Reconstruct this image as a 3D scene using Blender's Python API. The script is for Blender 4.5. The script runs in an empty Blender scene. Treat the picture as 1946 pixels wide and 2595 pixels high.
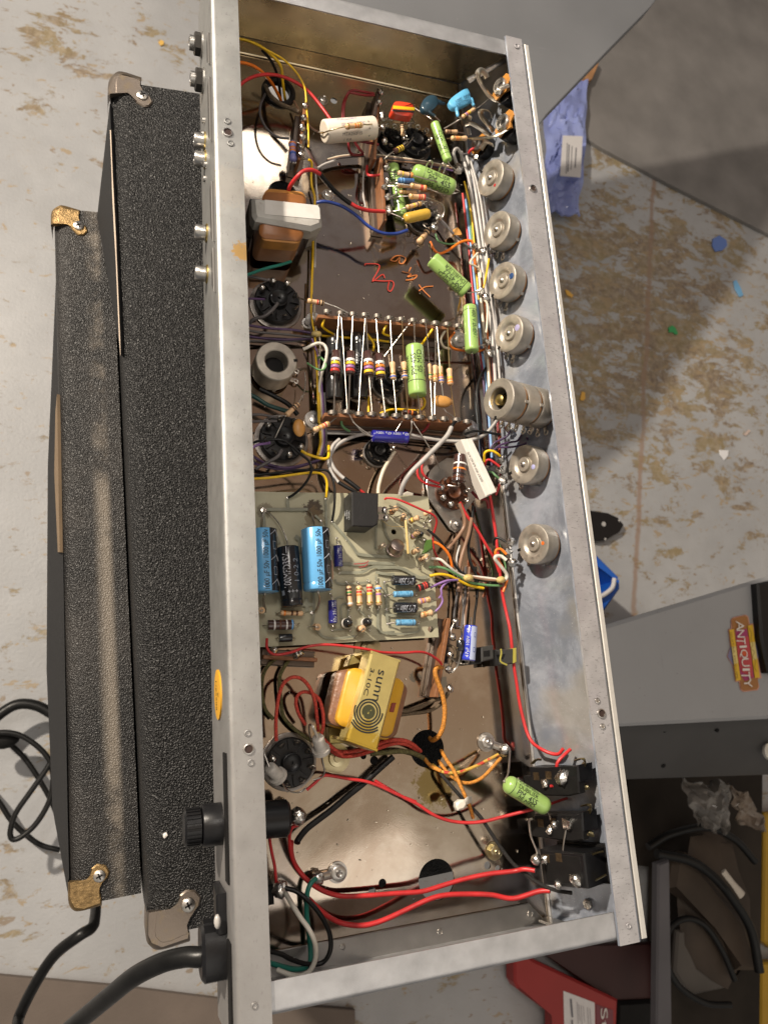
import bpy, math, random
from mathutils import Vector as V, Matrix, noise as NZ
random.seed(7)
S = bpy.context.scene
COL = S.collection
# ------------------------------------------------------------------ camera
F = 1914.89
R3 = Matrix(((0.94196207, -0.00761083, -0.33563304), (-0.06987066, 0.9734071, -0.2181667), (0.32836802, 0.22895566, 0.91638079)))
CAM = V((-0.0521535, 0.1447345, 0.3823986))
cam = bpy.data.cameras.new('camera'); co = bpy.data.objects.new('camera', cam); COL.objects.link(co)
M4 = R3.to_4x4(); M4.translation = CAM; co.matrix_world = M4
cam.sensor_fit = 'VERTICAL'; cam.sensor_height = 36; cam.lens = F / 2595 * 36
cam.clip_start = 0.01; cam.clip_end = 50
cam.dof.use_dof = True; cam.dof.focus_distance = 0.435; cam.dof.aperture_fstop = 18
S.camera = co
S.view_settings.view_transform = 'Standard'; S.view_settings.look = 'None'
S.view_settings.exposure = 0.12; S.view_settings.gamma = 1.0; S.view_settings.use_curve_mapping = False
S.cycles.max_bounces = 6; S.cycles.glossy_bounces = 4; S.cycles.diffuse_bounces = 3; S.cycles.transmission_bounces = 6
S.cycles.caustics_reflective = False; S.cycles.caustics_refractive = False; S.cycles.sample_clamp_indirect = 4
# ------------------------------------------------------------------ room light
w = bpy.data.worlds.new('World'); S.world = w; w.use_nodes = True
nt = w.node_tree; bg = nt.nodes['Background']
tc = nt.nodes.new('ShaderNodeTexCoord'); sep = nt.nodes.new('ShaderNodeSeparateXYZ'); nt.links.new(tc.outputs['Generated'], sep.inputs[0])
def wramp(sock, stops):
    r = nt.nodes.new('ShaderNodeValToRGB'); e = r.color_ramp.elements
    while len(e) < len(stops): e.new(.5)
    for k, (p_, c_) in enumerate(stops): e[k].position = p_; e[k].color = (*c_, 1)
    nt.links.new(sock, r.inputs[0]); return r.outputs[0]
ma = nt.nodes.new('ShaderNodeMath'); ma.operation = 'MULTIPLY_ADD'; ma.inputs[1].default_value = .5; ma.inputs[2].default_value = .5
nt.links.new(sep.outputs['Y'], ma.inputs[0])
ceil_ = wramp(ma.outputs[0], [(.36, (1.25, 1.14, .98)), (.45, (1.2, 1.0, .78)), (.55, (.98, .66, .44)), (.68, (.50, .35, .27)), (.78, (.44, .40, .42)), (.92, (.55, .54, .53))])
zf = wramp(sep.outputs['Z'], [(.30, (0, 0, 0)), (.62, (1, 1, 1))])
mx = nt.nodes.new('ShaderNodeMix'); mx.data_type = 'RGBA'; mx.inputs[6].default_value = (.33, .325, .325, 1)
nt.links.new(zf, mx.inputs[0]); nt.links.new(ceil_, mx.inputs[7]); nt.links.new(mx.outputs[2], bg.inputs[0]); bg.inputs[1].default_value = 0.38
def area(name, pos, target, size, sy, power, col):
    l = bpy.data.lights.new(name, 'AREA'); l.shape = 'RECTANGLE' if sy else 'DISK'; l.size = size
    if sy: l.size_y = sy
    l.energy = power; l.color = col
    o = bpy.data.objects.new(name, l); COL.objects.link(o); o.location = pos
    o.rotation_euler = (V(target) - V(pos)).to_track_quat('-Z', 'Y').to_euler(); return o
CEN = V((0.11, 0.3, -0.05))
area('key_lamp', CEN + V((-.66, .52, .56)) * 1.8, CEN, 0.08, 0, 58, (1, .885, .74))
area('room_lamp', CEN + V((-.35, .45, 1.7)), CEN, 0.4, 0, 7, (1, .93, .84))
area('ceiling_panel', V((.26, 1.82, 1.42)), CEN, 0.38, .36, 1.7, (1, .93, .84))
area('rear_fill', CEN + V((.35, -1.2, 1.75)), CEN, 1.1, 1.1, 3, (1, .94, .88))  # added soft fill, brightens the near end of the pan
# ------------------------------------------------------------------ pixel -> place
L, W, H, WL, WR, WT, WB, DR, DT, DB = .58, .218886, .060809, .0168, .0147, .0139, .0144, .0197991, -.0136363, -.0047523
def ray(u, v): return R3 @ V(((u - 973) / F, (1297.5 - v) / F, -1))
def Z(u, v, z):
    d = ray(u, v); return CAM + d * ((z - CAM.z) / d.z)
def P(u, v, h): return Z(u, v, -H + h / 1000)
WN = V((-H, 0, DR)).normalized()
def Q(u, v, o):
    d = ray(u, v); return CAM + d * ((o / 1000 + WN.dot(V((W, 0, 0)) - CAM)) / WN.dot(d))
def dist(p): return -(R3.transposed() @ (p - CAM)).z
def px(p, n): return n * dist(p) / F          # n source pixels -> metres at p
CR = dict(A1=(480, 0, 500/1659), A2=(900, 0, 500/1659), A3=(580, 350, 420/1659), A4=(950, 150, 420/1659), A5=(900, 400, 500/1659),
 A6=(600, 650, 300/1659), A7=(780, 740, 460/1659), A8=(1150, 600, 270/1659), A9=(870, 400, 260/1659), AA=(800, 200, 200/1659), B1=(600, 1000, 400/1659), B2=(900, 1050, 550/1659),
 B3=(620, 1230, 380/1659), B4=(850, 1230, 450/1659), B5=(640, 1600, 420/1659), B6=(1000, 1550, 400/1659), B7=(620, 1850, 480/1659),
 B8=(1020, 1850, 540/1659), B9=(1180, 940, 260/1438), BA=(1060, 1090, 200/1659), BB=(1060, 1500, 260/1659), C1=(0, 0, 620/1659), C2=(0, 800, 620/1524), C3=(0, 1650, 700/1639), C4=(1250, 0, 696/1659),
 C5=(1350, 600, 596/1465), C6=(1350, 1400, 596/1659), C7=(1200, 1900, 746/1659), C8=(560, 2150, 740/1659), C9=(0, 1700, 200/885),
 D1=(1820, 1540, 126/1212), D2=(1600, 1850, 346/1659), D3=(1600, 2150, 346/1659), D4=(1400, 2390, 220/1659), D5=(530, 1680, 70/968),
 E1=(470, 60, 150/1659), E2=(480, 300, 150/1659), E3=(480, 540, 150/1659), PX=(0, 0, 1))
def uv(c, x, y):
    a = CR[c]; return a[0] + x * a[2], a[1] + y * a[2]
def pt(c, q): return P(*uv(c, q[0], q[1]), q[2])
# ------------------------------------------------------------------ materials
MATS = {}
def lin(c): return tuple(((x / 12.92) if x <= .04045 else ((x + .055) / 1.055) ** 2.4) for x in c)
def mat(name, col, rough=.45, metal=0, var=0, vs=120, bump=0, bs=400, coat=0, col2=None, thr=None, trans=0, spec=None, rv=0, stretch=None, alpha=1, voro=0):
    if name in MATS: return MATS[name]
    m = bpy.data.materials.new(name); m.use_nodes = True; n = m.node_tree; b = n.nodes['Principled BSDF']
    MATS[name] = m
    b.inputs['Base Color'].default_value = (*col, 1); b.inputs['Roughness'].default_value = rough; b.inputs['Metallic'].default_value = metal
    b.inputs['Coat Weight'].default_value = coat; b.inputs['Coat Roughness'].default_value = .12
    if trans: b.inputs['Transmission Weight'].default_value = trans
    if spec is not None: b.inputs['Specular IOR Level'].default_value = spec
    if alpha < 1: b.inputs['Alpha'].default_value = alpha
    tc = n.nodes.new('ShaderNodeTexCoord'); src = tc.outputs['Object']
    if stretch:
        mp = n.nodes.new('ShaderNodeMapping'); mp.inputs['Scale'].default_value = stretch; n.links.new(src, mp.inputs[0]); src = mp.outputs[0]
    def nz(s, d=5, dis=0):
        t = n.nodes.new('ShaderNodeTexNoise'); t.inputs['Scale'].default_value = s; t.inputs['Detail'].default_value = d; t.inputs['Distortion'].default_value = dis
        n.links.new(src, t.inputs['Vector']); return t.outputs['Fac']
    if var or col2:
        r = n.nodes.new('ShaderNodeValToRGB'); e = r.color_ramp.elements
        e[0].color = (*[max(0, c * (1 - var)) for c in col], 1); e[1].color = (*(col2 or [min(1, c * (1 + var)) for c in col]), 1)
        if thr: e[0].position, e[1].position = thr
        else: e[0].position, e[1].position = .3, .7
        n.links.new(nz(vs), r.inputs[0]); n.links.new(r.outputs[0], b.inputs['Base Color'])
    if rv:
        mr = n.nodes.new('ShaderNodeMapRange'); mr.inputs[3].default_value = max(.03, rough - rv); mr.inputs[4].default_value = rough + rv
        n.links.new(nz(vs * 2.3), mr.inputs[0]); n.links.new(mr.outputs[0], b.inputs['Roughness'])
    if bump:
        bp = n.nodes.new('ShaderNodeBump'); bp.inputs['Strength'].default_value = bump; bp.inputs['Distance'].default_value = .001
        if voro:
            v = n.nodes.new('ShaderNodeTexVoronoi'); v.inputs['Scale'].default_value = bs; v.feature = 'SMOOTH_F1'
            if 'Smoothness' in v.inputs: v.inputs['Smoothness'].default_value = .4
            nn = n.nodes.new('ShaderNodeTexNoise'); nn.inputs['Scale'].default_value = bs * .7; n.links.new(src, nn.inputs['Vector'])
            mx = n.nodes.new('ShaderNodeVectorMath'); mx.operation = 'MULTIPLY_ADD'; mx.inputs[1].default_value = (voro,) * 3
            n.links.new(nn.outputs['Color'], mx.inputs[0]); n.links.new(src, mx.inputs[2]); n.links.new(mx.outputs[0], v.inputs['Vector'])
            n.links.new(v.outputs['Distance'], bp.inputs['Height'])
        else: n.links.new(nz(bs, 3), bp.inputs['Height'])
        n.links.new(bp.outputs[0], b.inputs['Normal'])
    return m
def plastic(name, col, rough=.38): return mat(name, col, rough, 0, .22, 90, .05, 900, rv=.1, spec=.3 if max(col) < .03 else .45)
ZINC = mat('zinc_plate', (.60, .59, .575), .46, .85, .16, 90, .12, 1500, rv=.1)
ZW = mat('zinc_wall', (.60, .60, .60), .30, 1, .14, 45, .05, 1200, rv=.08)
TIN = mat('tinned_wire', (.55, .51, .46), .3, 1, .1, 400)
GOLDW = mat('brassy_wire', (.66, .52, .28), .3, 1, .1, 400)
SOLDER = mat('solder', (.58, .56, .53), .27, 1, .12, 700, .3, 900)
STEEL = mat('bright_steel', (.56, .54, .51), .32, 1, .08, 300, .05, 900)
CAN = mat('nickel_can', (.42, .38, .325), .40, .62, .22, 130, .06, 1500, rv=.1)
BRASS = mat('brass', (.62, .47, .18), .3, 1, .15, 200)
PHEN = mat('brown_phenolic', (.22, .09, .035), .5, 0, .25, 300, .1, 900)
WAFER = mat('orange_phenolic', (.42, .19, .06), .45, 0, .2, 300)
BLK = mat('black_plastic', (.008, .008, .009), .34, 0, .2, 200, .05, 900, spec=.35)
BLKM = mat('black_matte', (.008, .0075, .0075), .6, 0, .25, 200, .1, 900, spec=.2)
RUB = mat('black_rubber', (.009, .008, .008), .45, 0, .2, 150, .08, 700, spec=.3)
INK = mat('black_ink', (.012, .014, .012), .6)
WINK = mat('white_ink', (.78, .80, .82), .6)
CREAM = mat('cream_plastic', (.66, .58, .46), .42, 0, .08, 200)
TAN = mat('tan_resistor', (.66, .43, .24), .38, 0, .12, 300, .05, 900)
DKR = mat('dark_brown_resistor', (.055, .026, .022), .2, 0, .2, 300, coat=.5)
GREEN = mat('green_capacitor', (.30, .47, .13), .28, 0, .06, 200, .05, 500, coat=.3)
BANDC = dict(k=(.012, .010, .010), n=(.10, .035, .015), r=(.55, .04, .03), o=(.75, .22, .03), y=(.80, .55, .03), g=(.06, .26, .06), b=(.05, .12, .45), v=(.34, .15, .36), w=(.72, .70, .68), s=(.62, .60, .58), d=(.55, .36, .12), c=(.16, .40, .75))
def band(c): return mat('band_' + c, BANDC[c], .35, .8 if c in 'sd' else 0)
WC = dict(red=(.50, .026, .028), darkred=(.21, .016, .02), black=(.007, .007, .007), white=(.70, .66, .58), grey=(.42, .40, .38), dgrey=(.10, .09, .09), yellow=(.75, .47, .012), orange=(.72, .17, .012), green=(.12, .26, .11), teal=(.015, .17, .13), dteal=(.012, .05, .045), blue=(.012, .035, .20), lblue=(.20, .36, .60), violet=(.24, .13, .34), purple=(.07, .035, .10), brown=(.26, .15, .095), cream=(.66, .58, .45), pink=(.55, .12, .2))
def wm(c):
    if c == 'cred': return mat('red_cloth_sleeve', (.50, .055, .035), .7, 0, .35, 900, .8, 1400)
    if c == 'corange': return mat('orange_cloth_sleeve', (.55, .22, .03), .6, 0, .45, 700, .8, 1400)
    if c == 'cgreen': return mat('olive_cloth_sleeve', (.10, .09, .03), .75, 0, .5, 700, .8, 1400)
    if c == 'cblack': return mat('black_cloth_sleeve', (.012, .011, .010), .7, 0, .3, 700, .9, 1400)
    if c == 'cbrown': return mat('brown_cloth_sleeve', (.12, .085, .05), .7, 0, .4, 700, .8, 1400)
    if c == 'cyellow': return mat('spotted_yellow_cloth', (.58, .36, .06), .65, 0, 0, 260, .8, 1400, col2=(.50, .05, .03), thr=(.53, .57))
    if c == 'bare': return TIN
    if c == 'sleeve': return mat('clear_sleeve', (.62, .45, .18), .25, 0, .1, 300, coat=.4)
    return plastic('wire_' + c, WC[c])
# ------------------------------------------------------------------ geometry
LOC = {}
def put(name, vf, m, parent=None, smooth=40, kind=None, label=None):
    vs, fs = vf
    off = LOC.get(parent.name, V()) if parent else V()
    me = bpy.data.meshes.new(name); me.from_pydata([tuple(V(v) - off) for v in vs], [], fs); me.materials.append(m)
    if smooth:
        me.shade_smooth() if hasattr(me, 'shade_smooth') else None
        me.set_sharp_from_angle(angle=math.radians(smooth))
    o = bpy.data.objects.new(name, me); COL.objects.link(o)
    if parent: o.parent = parent; LOC[o.name] = off
    else: LOC[o.name] = V()
    if kind: o['kind'] = kind
    if label: o['label'] = label
    return o
def tag(o, label, cat, group=None):
    o['label'] = label; o['category'] = cat
    if group: o['group'] = group
    return o
def thing(name, label, cat, loc, group=None):
    o = bpy.data.objects.new(name, None); COL.objects.link(o); o.location = loc; o.empty_display_size = .005
    LOC[o.name] = V(loc); return tag(o, label, cat, group)
def merge(*L):
    vs, fs = [], []
    for a, b in L:
        k = len(vs); vs += list(a); fs += [tuple(i + k for i in f) for f in b]
    return vs, fs
def crom(p, k=6):
    p = [V(a) for a in p]
    if len(p) < 3: return p
    q = [p[0] * 2 - p[1]] + p + [p[-1] * 2 - p[-2]]; r = []
    for i in range(1, len(q) - 2):
        a, b, c, d = q[i-1:i+3]
        for j in range(k):
            t = j / k
            r.append(.5 * ((2*b) + (c - a)*t + (2*a - 5*b + 4*c - d)*t*t + (3*b - a - 3*c + d)*t**3))
    r.append(p[-1]); return r
def tube(p, r, n=8, flat=1, up=None, cap=True):
    vs, fs = [], []; m = len(p); prev = None
    for i in range(m):
        t = (p[min(i+1, m-1)] - p[max(i-1, 0)])
        t = t.normalized() if t.length > 1e-9 else V((1, 0, 0))
        if prev is None:
            u = V(up) if up else (V((0, 0, 1)) if abs(t.z) < .9 else V((1, 0, 0)))
        else: u = prev
        u = (u - t * u.dot(t))
        u = u.normalized() if u.length > 1e-6 else t.orthogonal().normalized()
        prev = u; b = t.cross(u); rr = r[i] if isinstance(r, (list, tuple)) else r
        for j in range(n):
            a = 2 * math.pi * j / n; vs.append(p[i] + u * (math.sin(a) * rr * flat) + b * (math.cos(a) * rr))
    for i in range(m - 1):
        for j in range(n):
            fs.append((i*n + j, i*n + (j+1) % n, (i+1)*n + (j+1) % n, (i+1)*n + j))
    if cap: fs += [tuple(range(n))[::-1], tuple(range((m-1)*n, m*n))]
    return vs, fs
def lathe(A, ax, prof, n=24, cap0=True, cap1=True, ref=None):
    ax = ax.normalized(); u = (V(ref) - ax * V(ref).dot(ax)).normalized() if ref else ax.orthogonal().normalized(); b = ax.cross(u); vs, fs = [], []
    for t, r in prof:
        for j in range(n):
            a = 2 * math.pi * j / n; vs.append(A + ax * t + (u * math.cos(a) + b * math.sin(a)) * max(r, 1e-5))
    for i in range(len(prof) - 1):
        for j in range(n): fs.append((i*n + j, i*n + (j+1) % n, (i+1)*n + (j+1) % n, (i+1)*n + j))
    if cap0: fs.append(tuple(range(n))[::-1])
    if cap1: fs.append(tuple(range((len(prof)-1)*n, len(prof)*n)))
    return vs, fs
def ball(c, r, sc=(1, 1, 1), n=10, m=7, wob=0):
    vs, fs = [V(c) + V((0, 0, r * sc[2]))], []
    for i in range(1, m):
        for j in range(n):
            th, ph = math.pi * i / m, 2 * math.pi * j / n; k = 1 + wob * (random.random() - .5)
            vs.append(V(c) + V((math.sin(th)*math.cos(ph)*sc[0], math.sin(th)*math.sin(ph)*sc[1], math.cos(th)*sc[2])) * r * k)
    vs.append(V(c) - V((0, 0, r * sc[2])))
    for j in range(n): fs.append((0, 1 + j, 1 + (j+1) % n))
    for i in range(m - 2):
        for j in range(n): fs.append((1 + i*n + j, 1 + (i+1)*n + j, 1 + (i+1)*n + (j+1) % n, 1 + i*n + (j+1) % n))
    for j in range(n): fs.append((len(vs) - 1, 1 + (m-2)*n + (j+1) % n, 1 + (m-2)*n + j))
    return vs, fs
def prism(top, dv, bev=0):
    """polygon 'top' (world points) extruded by vector dv, optional top-edge bevel"""
    top = [V(p) for p in top]; n = len(top); nrm = V()
    for i in range(n): nrm += (top[i] - top[0]).cross(top[(i+1) % n] - top[0])
    if nrm.dot(V(dv)) > 0: top = top[::-1]
    if bev:
        c = sum(top, V()) / n; dn = V(dv).normalized(); ring = [p + dn * bev for p in top]; ins = []
        for i in range(n):
            e1 = (top[i] - top[i-1]).normalized(); e2 = (top[(i+1) % n] - top[i]).normalized()
            k = (e2 - e1); k = k.normalized() if k.length > 1e-4 else dn.cross(e1)
            if k.dot(c - top[i]) < 0 and abs(e1.dot(e2)) > .98: k = -k
            ins.append(top[i] + k * bev * 1.2)
        rings = [ins, ring, [p + V(dv) for p in top]]
    else: rings = [top, [p + V(dv) for p in top]]
    vs = [p for r in rings for p in r]; fs = [tuple(range(n))]
    for k in range(len(rings) - 1):
        for i in range(n): fs.append((k*n + i, (k+1)*n + i, (k+1)*n + (i+1) % n, k*n + (i+1) % n))
    fs.append(tuple(range((len(rings)-1)*n, len(rings)*n))[::-1]); return vs, fs
def box(c, x, y, z, a, b, d):
    """box centred c with half sizes a,b,d along unit axes x,y,z"""
    top = [c + x*(s*a) + y*(t*b) + z*d for s, t in ((-1, -1), (1, -1), (1, 1), (-1, 1))]
    return prism(top, -z * 2 * d, min(a, b, d) * .12)
def filled(outline, holes, thick, to3):
    """2D outline with holes, filled through a curve, mapped by to3(x, y, z)"""
    cu = bpy.data.curves.new('tmp', 'CURVE'); cu.dimensions = '2D'; cu.fill_mode = 'BOTH'; cu.extrude = thick / 2 * 100
    for poly in [outline] + holes:
        sp = cu.splines.new('POLY'); sp.points.add(len(poly) - 1); sp.use_cyclic_u = True
        for q, p in zip(sp.points, poly): q.co = (p[0]*100, p[1]*100, 0, 1)
    o = bpy.data.objects.new('tmp', cu); COL.objects.link(o); dg = bpy.context.evaluated_depsgraph_get()
    me = bpy.data.meshes.new_from_object(o.evaluated_get(dg))
    r = ([to3(v.co.x/100, v.co.y/100, v.co.z/100 - thick / 2) for v in me.vertices], [tuple(p.vertices) for p in me.polygons])
    bpy.data.objects.remove(o); bpy.data.curves.remove(cu); bpy.data.meshes.remove(me); return r
TXT = {}
def textmesh(s):
    if s in TXT: return TXT[s]
    cu = bpy.data.curves.new('tmp', 'FONT'); cu.body = s; cu.size = 1; cu.resolution_u = 3; cu.offset = 0
    o = bpy.data.objects.new('tmp', cu); COL.objects.link(o); dg = bpy.context.evaluated_depsgraph_get()
    me = bpy.data.meshes.new_from_object(o.evaluated_get(dg))
    xs = [v.co.x for v in me.vertices]; ys = [v.co.y for v in me.vertices]
    x0, x1, y0, y1 = min(xs), max(xs), min(ys), max(ys)
    TXT[s] = ([((v.co.x - x0) / (x1 - x0), (v.co.y - y0) / (y1 - y0)) for v in me.vertices], [tuple(p.vertices) for p in me.polygons], (y1 - y0) / (x1 - x0))
    bpy.data.objects.remove(o); bpy.data.curves.remove(cu); bpy.data.meshes.remove(me); return TXT[s]
def textflat(par, s, p0, p1, nrm, m, hgt=None, name='printed_text'):
    vs, fs, asp = textmesh(s); u = (p1 - p0); wd = u.length; u.normalize(); v = V(nrm).cross(u).normalized(); hh = hgt or wd * asp
    return put(name, ([p0 + u*(x*wd) + v*(y*hh) for x, y in vs], fs), m, par, 0)
def textcyl(par, s, A, B, R, t0, t1, ang, m, hgt=None):
    vs, fs, asp = textmesh(s); d = B - A; a0 = A + d*t0; u = (d*t1 - d*t0); wd = u.length; u.normalize()
    c = (A + B) / 2; e = (CAM - c); e = (e - u * e.dot(u)).normalized(); v = e.cross(u); hh = hgt or wd * asp; R2 = R + .00018; out = []
    for x, y in vs:
        f = math.radians(ang) + (y - .5) * hh / R; out.append(a0 + u*(x*wd) + (e*math.cos(f) + v*math.sin(f))*R2)
    return put('printed_text', (out, fs), m, par, 0)
def stripcyl(par, name, A, B, R, t0, t1, a0, a1, m, off=.0001, n=8):
    d = B - A; u = d.normalized(); c = (A + B)/2; e = CAM - c; e = (e - u*e.dot(u)).normalized(); v = e.cross(u); vs, fs = [], []
    for i in range(n + 1):
        f = math.radians(a0 + (a1 - a0)*i/n); k = (e*math.cos(f) + v*math.sin(f))*(R + off); vs += [A + d*t0 + k, A + d*t1 + k]
    for i in range(n): fs.append((2*i, 2*i+1, 2*i+3, 2*i+2))
    return put(name, (vs, fs), m, par)
UP = V((0, 0, 1))
# ------------------------------------------------------------------ node helpers for stained surfaces
class NG:
    def __init__(s, m): s.n = m.node_tree; s.b = s.n.nodes['Principled BSDF']; s.pos = s.n.nodes.new('ShaderNodeNewGeometry').outputs['Position']
    def math(s, op, a, b=0.0, clamp=False):
        t = s.n.nodes.new('ShaderNodeMath'); t.operation = op; t.use_clamp = clamp
        for i, v in enumerate((a, b)):
            if isinstance(v, (int, float)): t.inputs[i].default_value = v
            else: s.n.links.new(v, t.inputs[i])
        return t.outputs[0]
    def noise(s, sc, d=6, dis=0, vec=None, stretch=None):
        v = vec or s.pos
        if stretch:
            mp = s.n.nodes.new('ShaderNodeMapping'); mp.inputs['Rotation'].default_value = (0, 0, stretch[1]); mp.inputs['Scale'].default_value = stretch[0]
            s.n.links.new(v, mp.inputs[0]); v = mp.outputs[0]
        t = s.n.nodes.new('ShaderNodeTexNoise'); t.inputs['Scale'].default_value = sc; t.inputs['Detail'].default_value = d; t.inputs['Distortion'].default_value = dis; t.inputs['Roughness'].default_value = .7
        s.n.links.new(v, t.inputs['Vector']); return t.outputs['Fac']
    def step(s, v, a, b):
        t = s.n.nodes.new('ShaderNodeMapRange'); t.interpolation_type = 'SMOOTHSTEP'; t.inputs[1].default_value = a; t.inputs[2].default_value = b
        s.n.links.new(v, t.inputs[0]); return t.outputs[0]
    def dist(s, c):
        t = s.n.nodes.new('ShaderNodeVectorMath'); t.operation = 'DISTANCE'; s.n.links.new(s.pos, t.inputs[0]); t.inputs[1].default_value = c; return t.outputs['Value']
    def dot(s, c):
        t = s.n.nodes.new('ShaderNodeVectorMath'); t.operation = 'DOT_PRODUCT'; s.n.links.new(s.pos, t.inputs[0]); t.inputs[1].default_value = c; return t.outputs['Value']
    def mix(s, fac, a, b):
        t = s.n.nodes.new('ShaderNodeMix'); t.data_type = 'RGBA'
        for i, v in ((0, fac), (6, a), (7, b)):
            if isinstance(v, (int, float)): t.inputs[i].default_value = v
            elif isinstance(v, tuple): t.inputs[i].default_value = (*v, 1)
            else: s.n.links.new(v, t.inputs[i])
        return t.outputs[2]
    def base(s):
        l = s.b.inputs['Base Color'].links
        return l[0].from_socket if l else tuple(s.b.inputs['Base Color'].default_value)[:3]
    def over(s, fac, col): s.n.links.new(s.mix(fac, s.base(), col), s.b.inputs['Base Color'])
    def blot(s, c, r, col, ns=160, amt=1.0, metal0=True):
        f = s.math('SUBTRACT', s.math('ADD', s.noise(ns, 6, .6), .22), s.math('DIVIDE', s.dist(c), r * 2.2))
        f = s.math('MULTIPLY', s.step(f, .26, .36), amt); s.over(f, col); return f
# ------------------------------------------------------------------ concrete floor
FZ = -1.0
fm = mat('worn_painted_concrete', (.50, .49, .47), .5); g = NG(fm)
paint = g.mix(g.step(g.noise(3, 4), .3, .7), (.35, .355, .365), (.44, .445, .455))
ctr = tuple(Z(1610, 800, FZ)); dd = g.dist(ctr)
heavy = g.math('MULTIPLY', g.step(dd, .74, .06), .145)
mid = g.noise(15, 12, .35, None, ((.62, 1.15, 1), .5))
big = g.math('ADD', g.math('ADD', g.math('ADD', mid, g.math('MULTIPLY', g.math('SUBTRACT', g.noise(46, 8, .6, None, ((.7, 1.2, 1), .5)), .5), .24)), g.math('MULTIPLY', g.math('SUBTRACT', g.noise(3.2, 3), .5), .28)), heavy)
wear = g.step(big, .575, .632)
fine = g.step(g.math('ADD', g.noise(42, 8, .5, None, ((.6, 1.2, 1), .5)), g.math('MULTIPLY', heavy, .45)), .61, .63)
brown = g.mix(g.step(g.noise(9, 6), .4, .6), (.20, .15, .11), (.27, .215, .115))
brown = g.mix(g.step(g.noise(60, 5), .35, .75), brown, (.40, .335, .25))
wear = g.math('MULTIPLY', wear, g.math('SUBTRACT', 1.0, g.math('MULTIPLY', g.step(g.noise(30, 9, .7), .555, .62), .6)))
c = g.mix(wear, paint, brown); c = g.mix(g.math('MULTIPLY', fine, .8), c, (.36, .27, .16))
c = g.mix(g.math('MULTIPLY', g.step(g.noise(120, 3), .70, .74), .55), c, (.16, .13, .10))
ca, cb = Z(1655, 480, FZ), Z(1605, 1560, FZ); cd = (cb - ca).normalized(); cn = V((-cd.y, cd.x, 0))
cr = g.math('ABSOLUTE', g.math('ADD', g.math('SUBTRACT', g.dot(tuple(cn)), cn.dot(ca)), g.math('MULTIPLY', g.math('SUBTRACT', g.noise(6), .5), .03)))
c = g.mix(g.math('MULTIPLY', g.step(cr, .010, .002), .75), c, (.30, .20, .14))
g.n.links.new(c, g.b.inputs['Base Color'])
c = g.mix(g.math('MULTIPLY', g.step(g.math('ADD', g.noise(70, 9, .8, None, ((.55, 1.3, 1), .55)), g.math('MULTIPLY', g.math('SUBTRACT', g.noise(5, 3), .5), .5)), .63, .67), .75), c, (.24, .17, .10))
c = g.mix(g.math('MULTIPLY', g.step(g.noise(4, 5), .48, .75), .3), c, (.30, .285, .265)); g.n.links.new(c, g.b.inputs['Base Color'])
bp = g.n.nodes.new('ShaderNodeBump'); bp.inputs['Strength'].default_value = .35; bp.inputs['Distance'].default_value = .003
g.n.links.new(g.math('SUBTRACT', g.noise(160, 4), g.math('MULTIPLY', wear, .5)), bp.inputs['Height']); g.n.links.new(bp.outputs[0], g.b.inputs['Normal'])
put('floor', ([V((-3, -3, FZ)), V((5, -3, FZ)), V((5, 5, FZ)), V((-3, 5, FZ))], [(0, 1, 2, 3)]), fm, None, 0, 'structure')
def flat_poly(name, pxs, z, th, m, parent=None, bev=.001, **k):
    return put(name, prism([Z(u, v, z) for u, v in pxs], V((0, 0, -th)), bev), m, parent, 30, **k)
# mats lying on the floor, grey table, box with sticker
MATG = mat('grey_rubber_mat', (.205, .195, .188), .8, 0, .22, 7, .4, 300)
o = flat_poly('floor_mat', [(1665, -120), (2300, -200), (2300, 770), (1946, 592), (1700, 468), (1520, 372), (1380, 280)], FZ + .012, .0115, MATG); tag(o, 'dark grey rubber floor mat in the corner behind the blue bag', 'mat')
o = flat_poly('floor_mat', [(-350, 2440), (0, 2473), (300, 2500), (560, 2533), (900, 2560), (900, 2800), (-350, 2800)], FZ + .012, .0115, mat('brown_mat', (.15, .12, .10), .8, 0, .2, 9, .4, 300)); tag(o, 'brown grey floor mat under the thick power cord', 'mat')
TG = mat('grey_laminate', (.165, .17, .18), .42, 0, .10, 6, .04, 800, rv=.1); g = NG(TG)
g.over(g.math('MULTIPLY', g.step(g.noise(60, 4, 0, None, ((.08, 2.2, 1), .8)), .66, .70), .35), (.30, .30, .31)); g.over(g.math('MULTIPLY', g.step(g.noise(300, 2), .70, .73), .5), (.4, .39, .38))
t = thing('table', 'smooth dark grey table top behind the far end of the chassis', 'table', Z(1100, 150, -.45))
flat_poly('table_top', [(760, -260), (1850, -260), (1648, 18), (1536, 132), (1385, 290), (1290, 420), (1100, 520), (700, 420)], -.42, .022, TG, t)
for u, v in ((900, 100), (1250, 330)): put('leg', lathe(Z(u, v, -.442), V((0, 0, -1)), [(0, .02), (FZ * -1 - .442, .018)], 12), TG, t)
BAGM = mat('blue_plastic_film', (.36, .43, .92), .10, 0, .25, 12, .3, 30, trans=.22)
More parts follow.
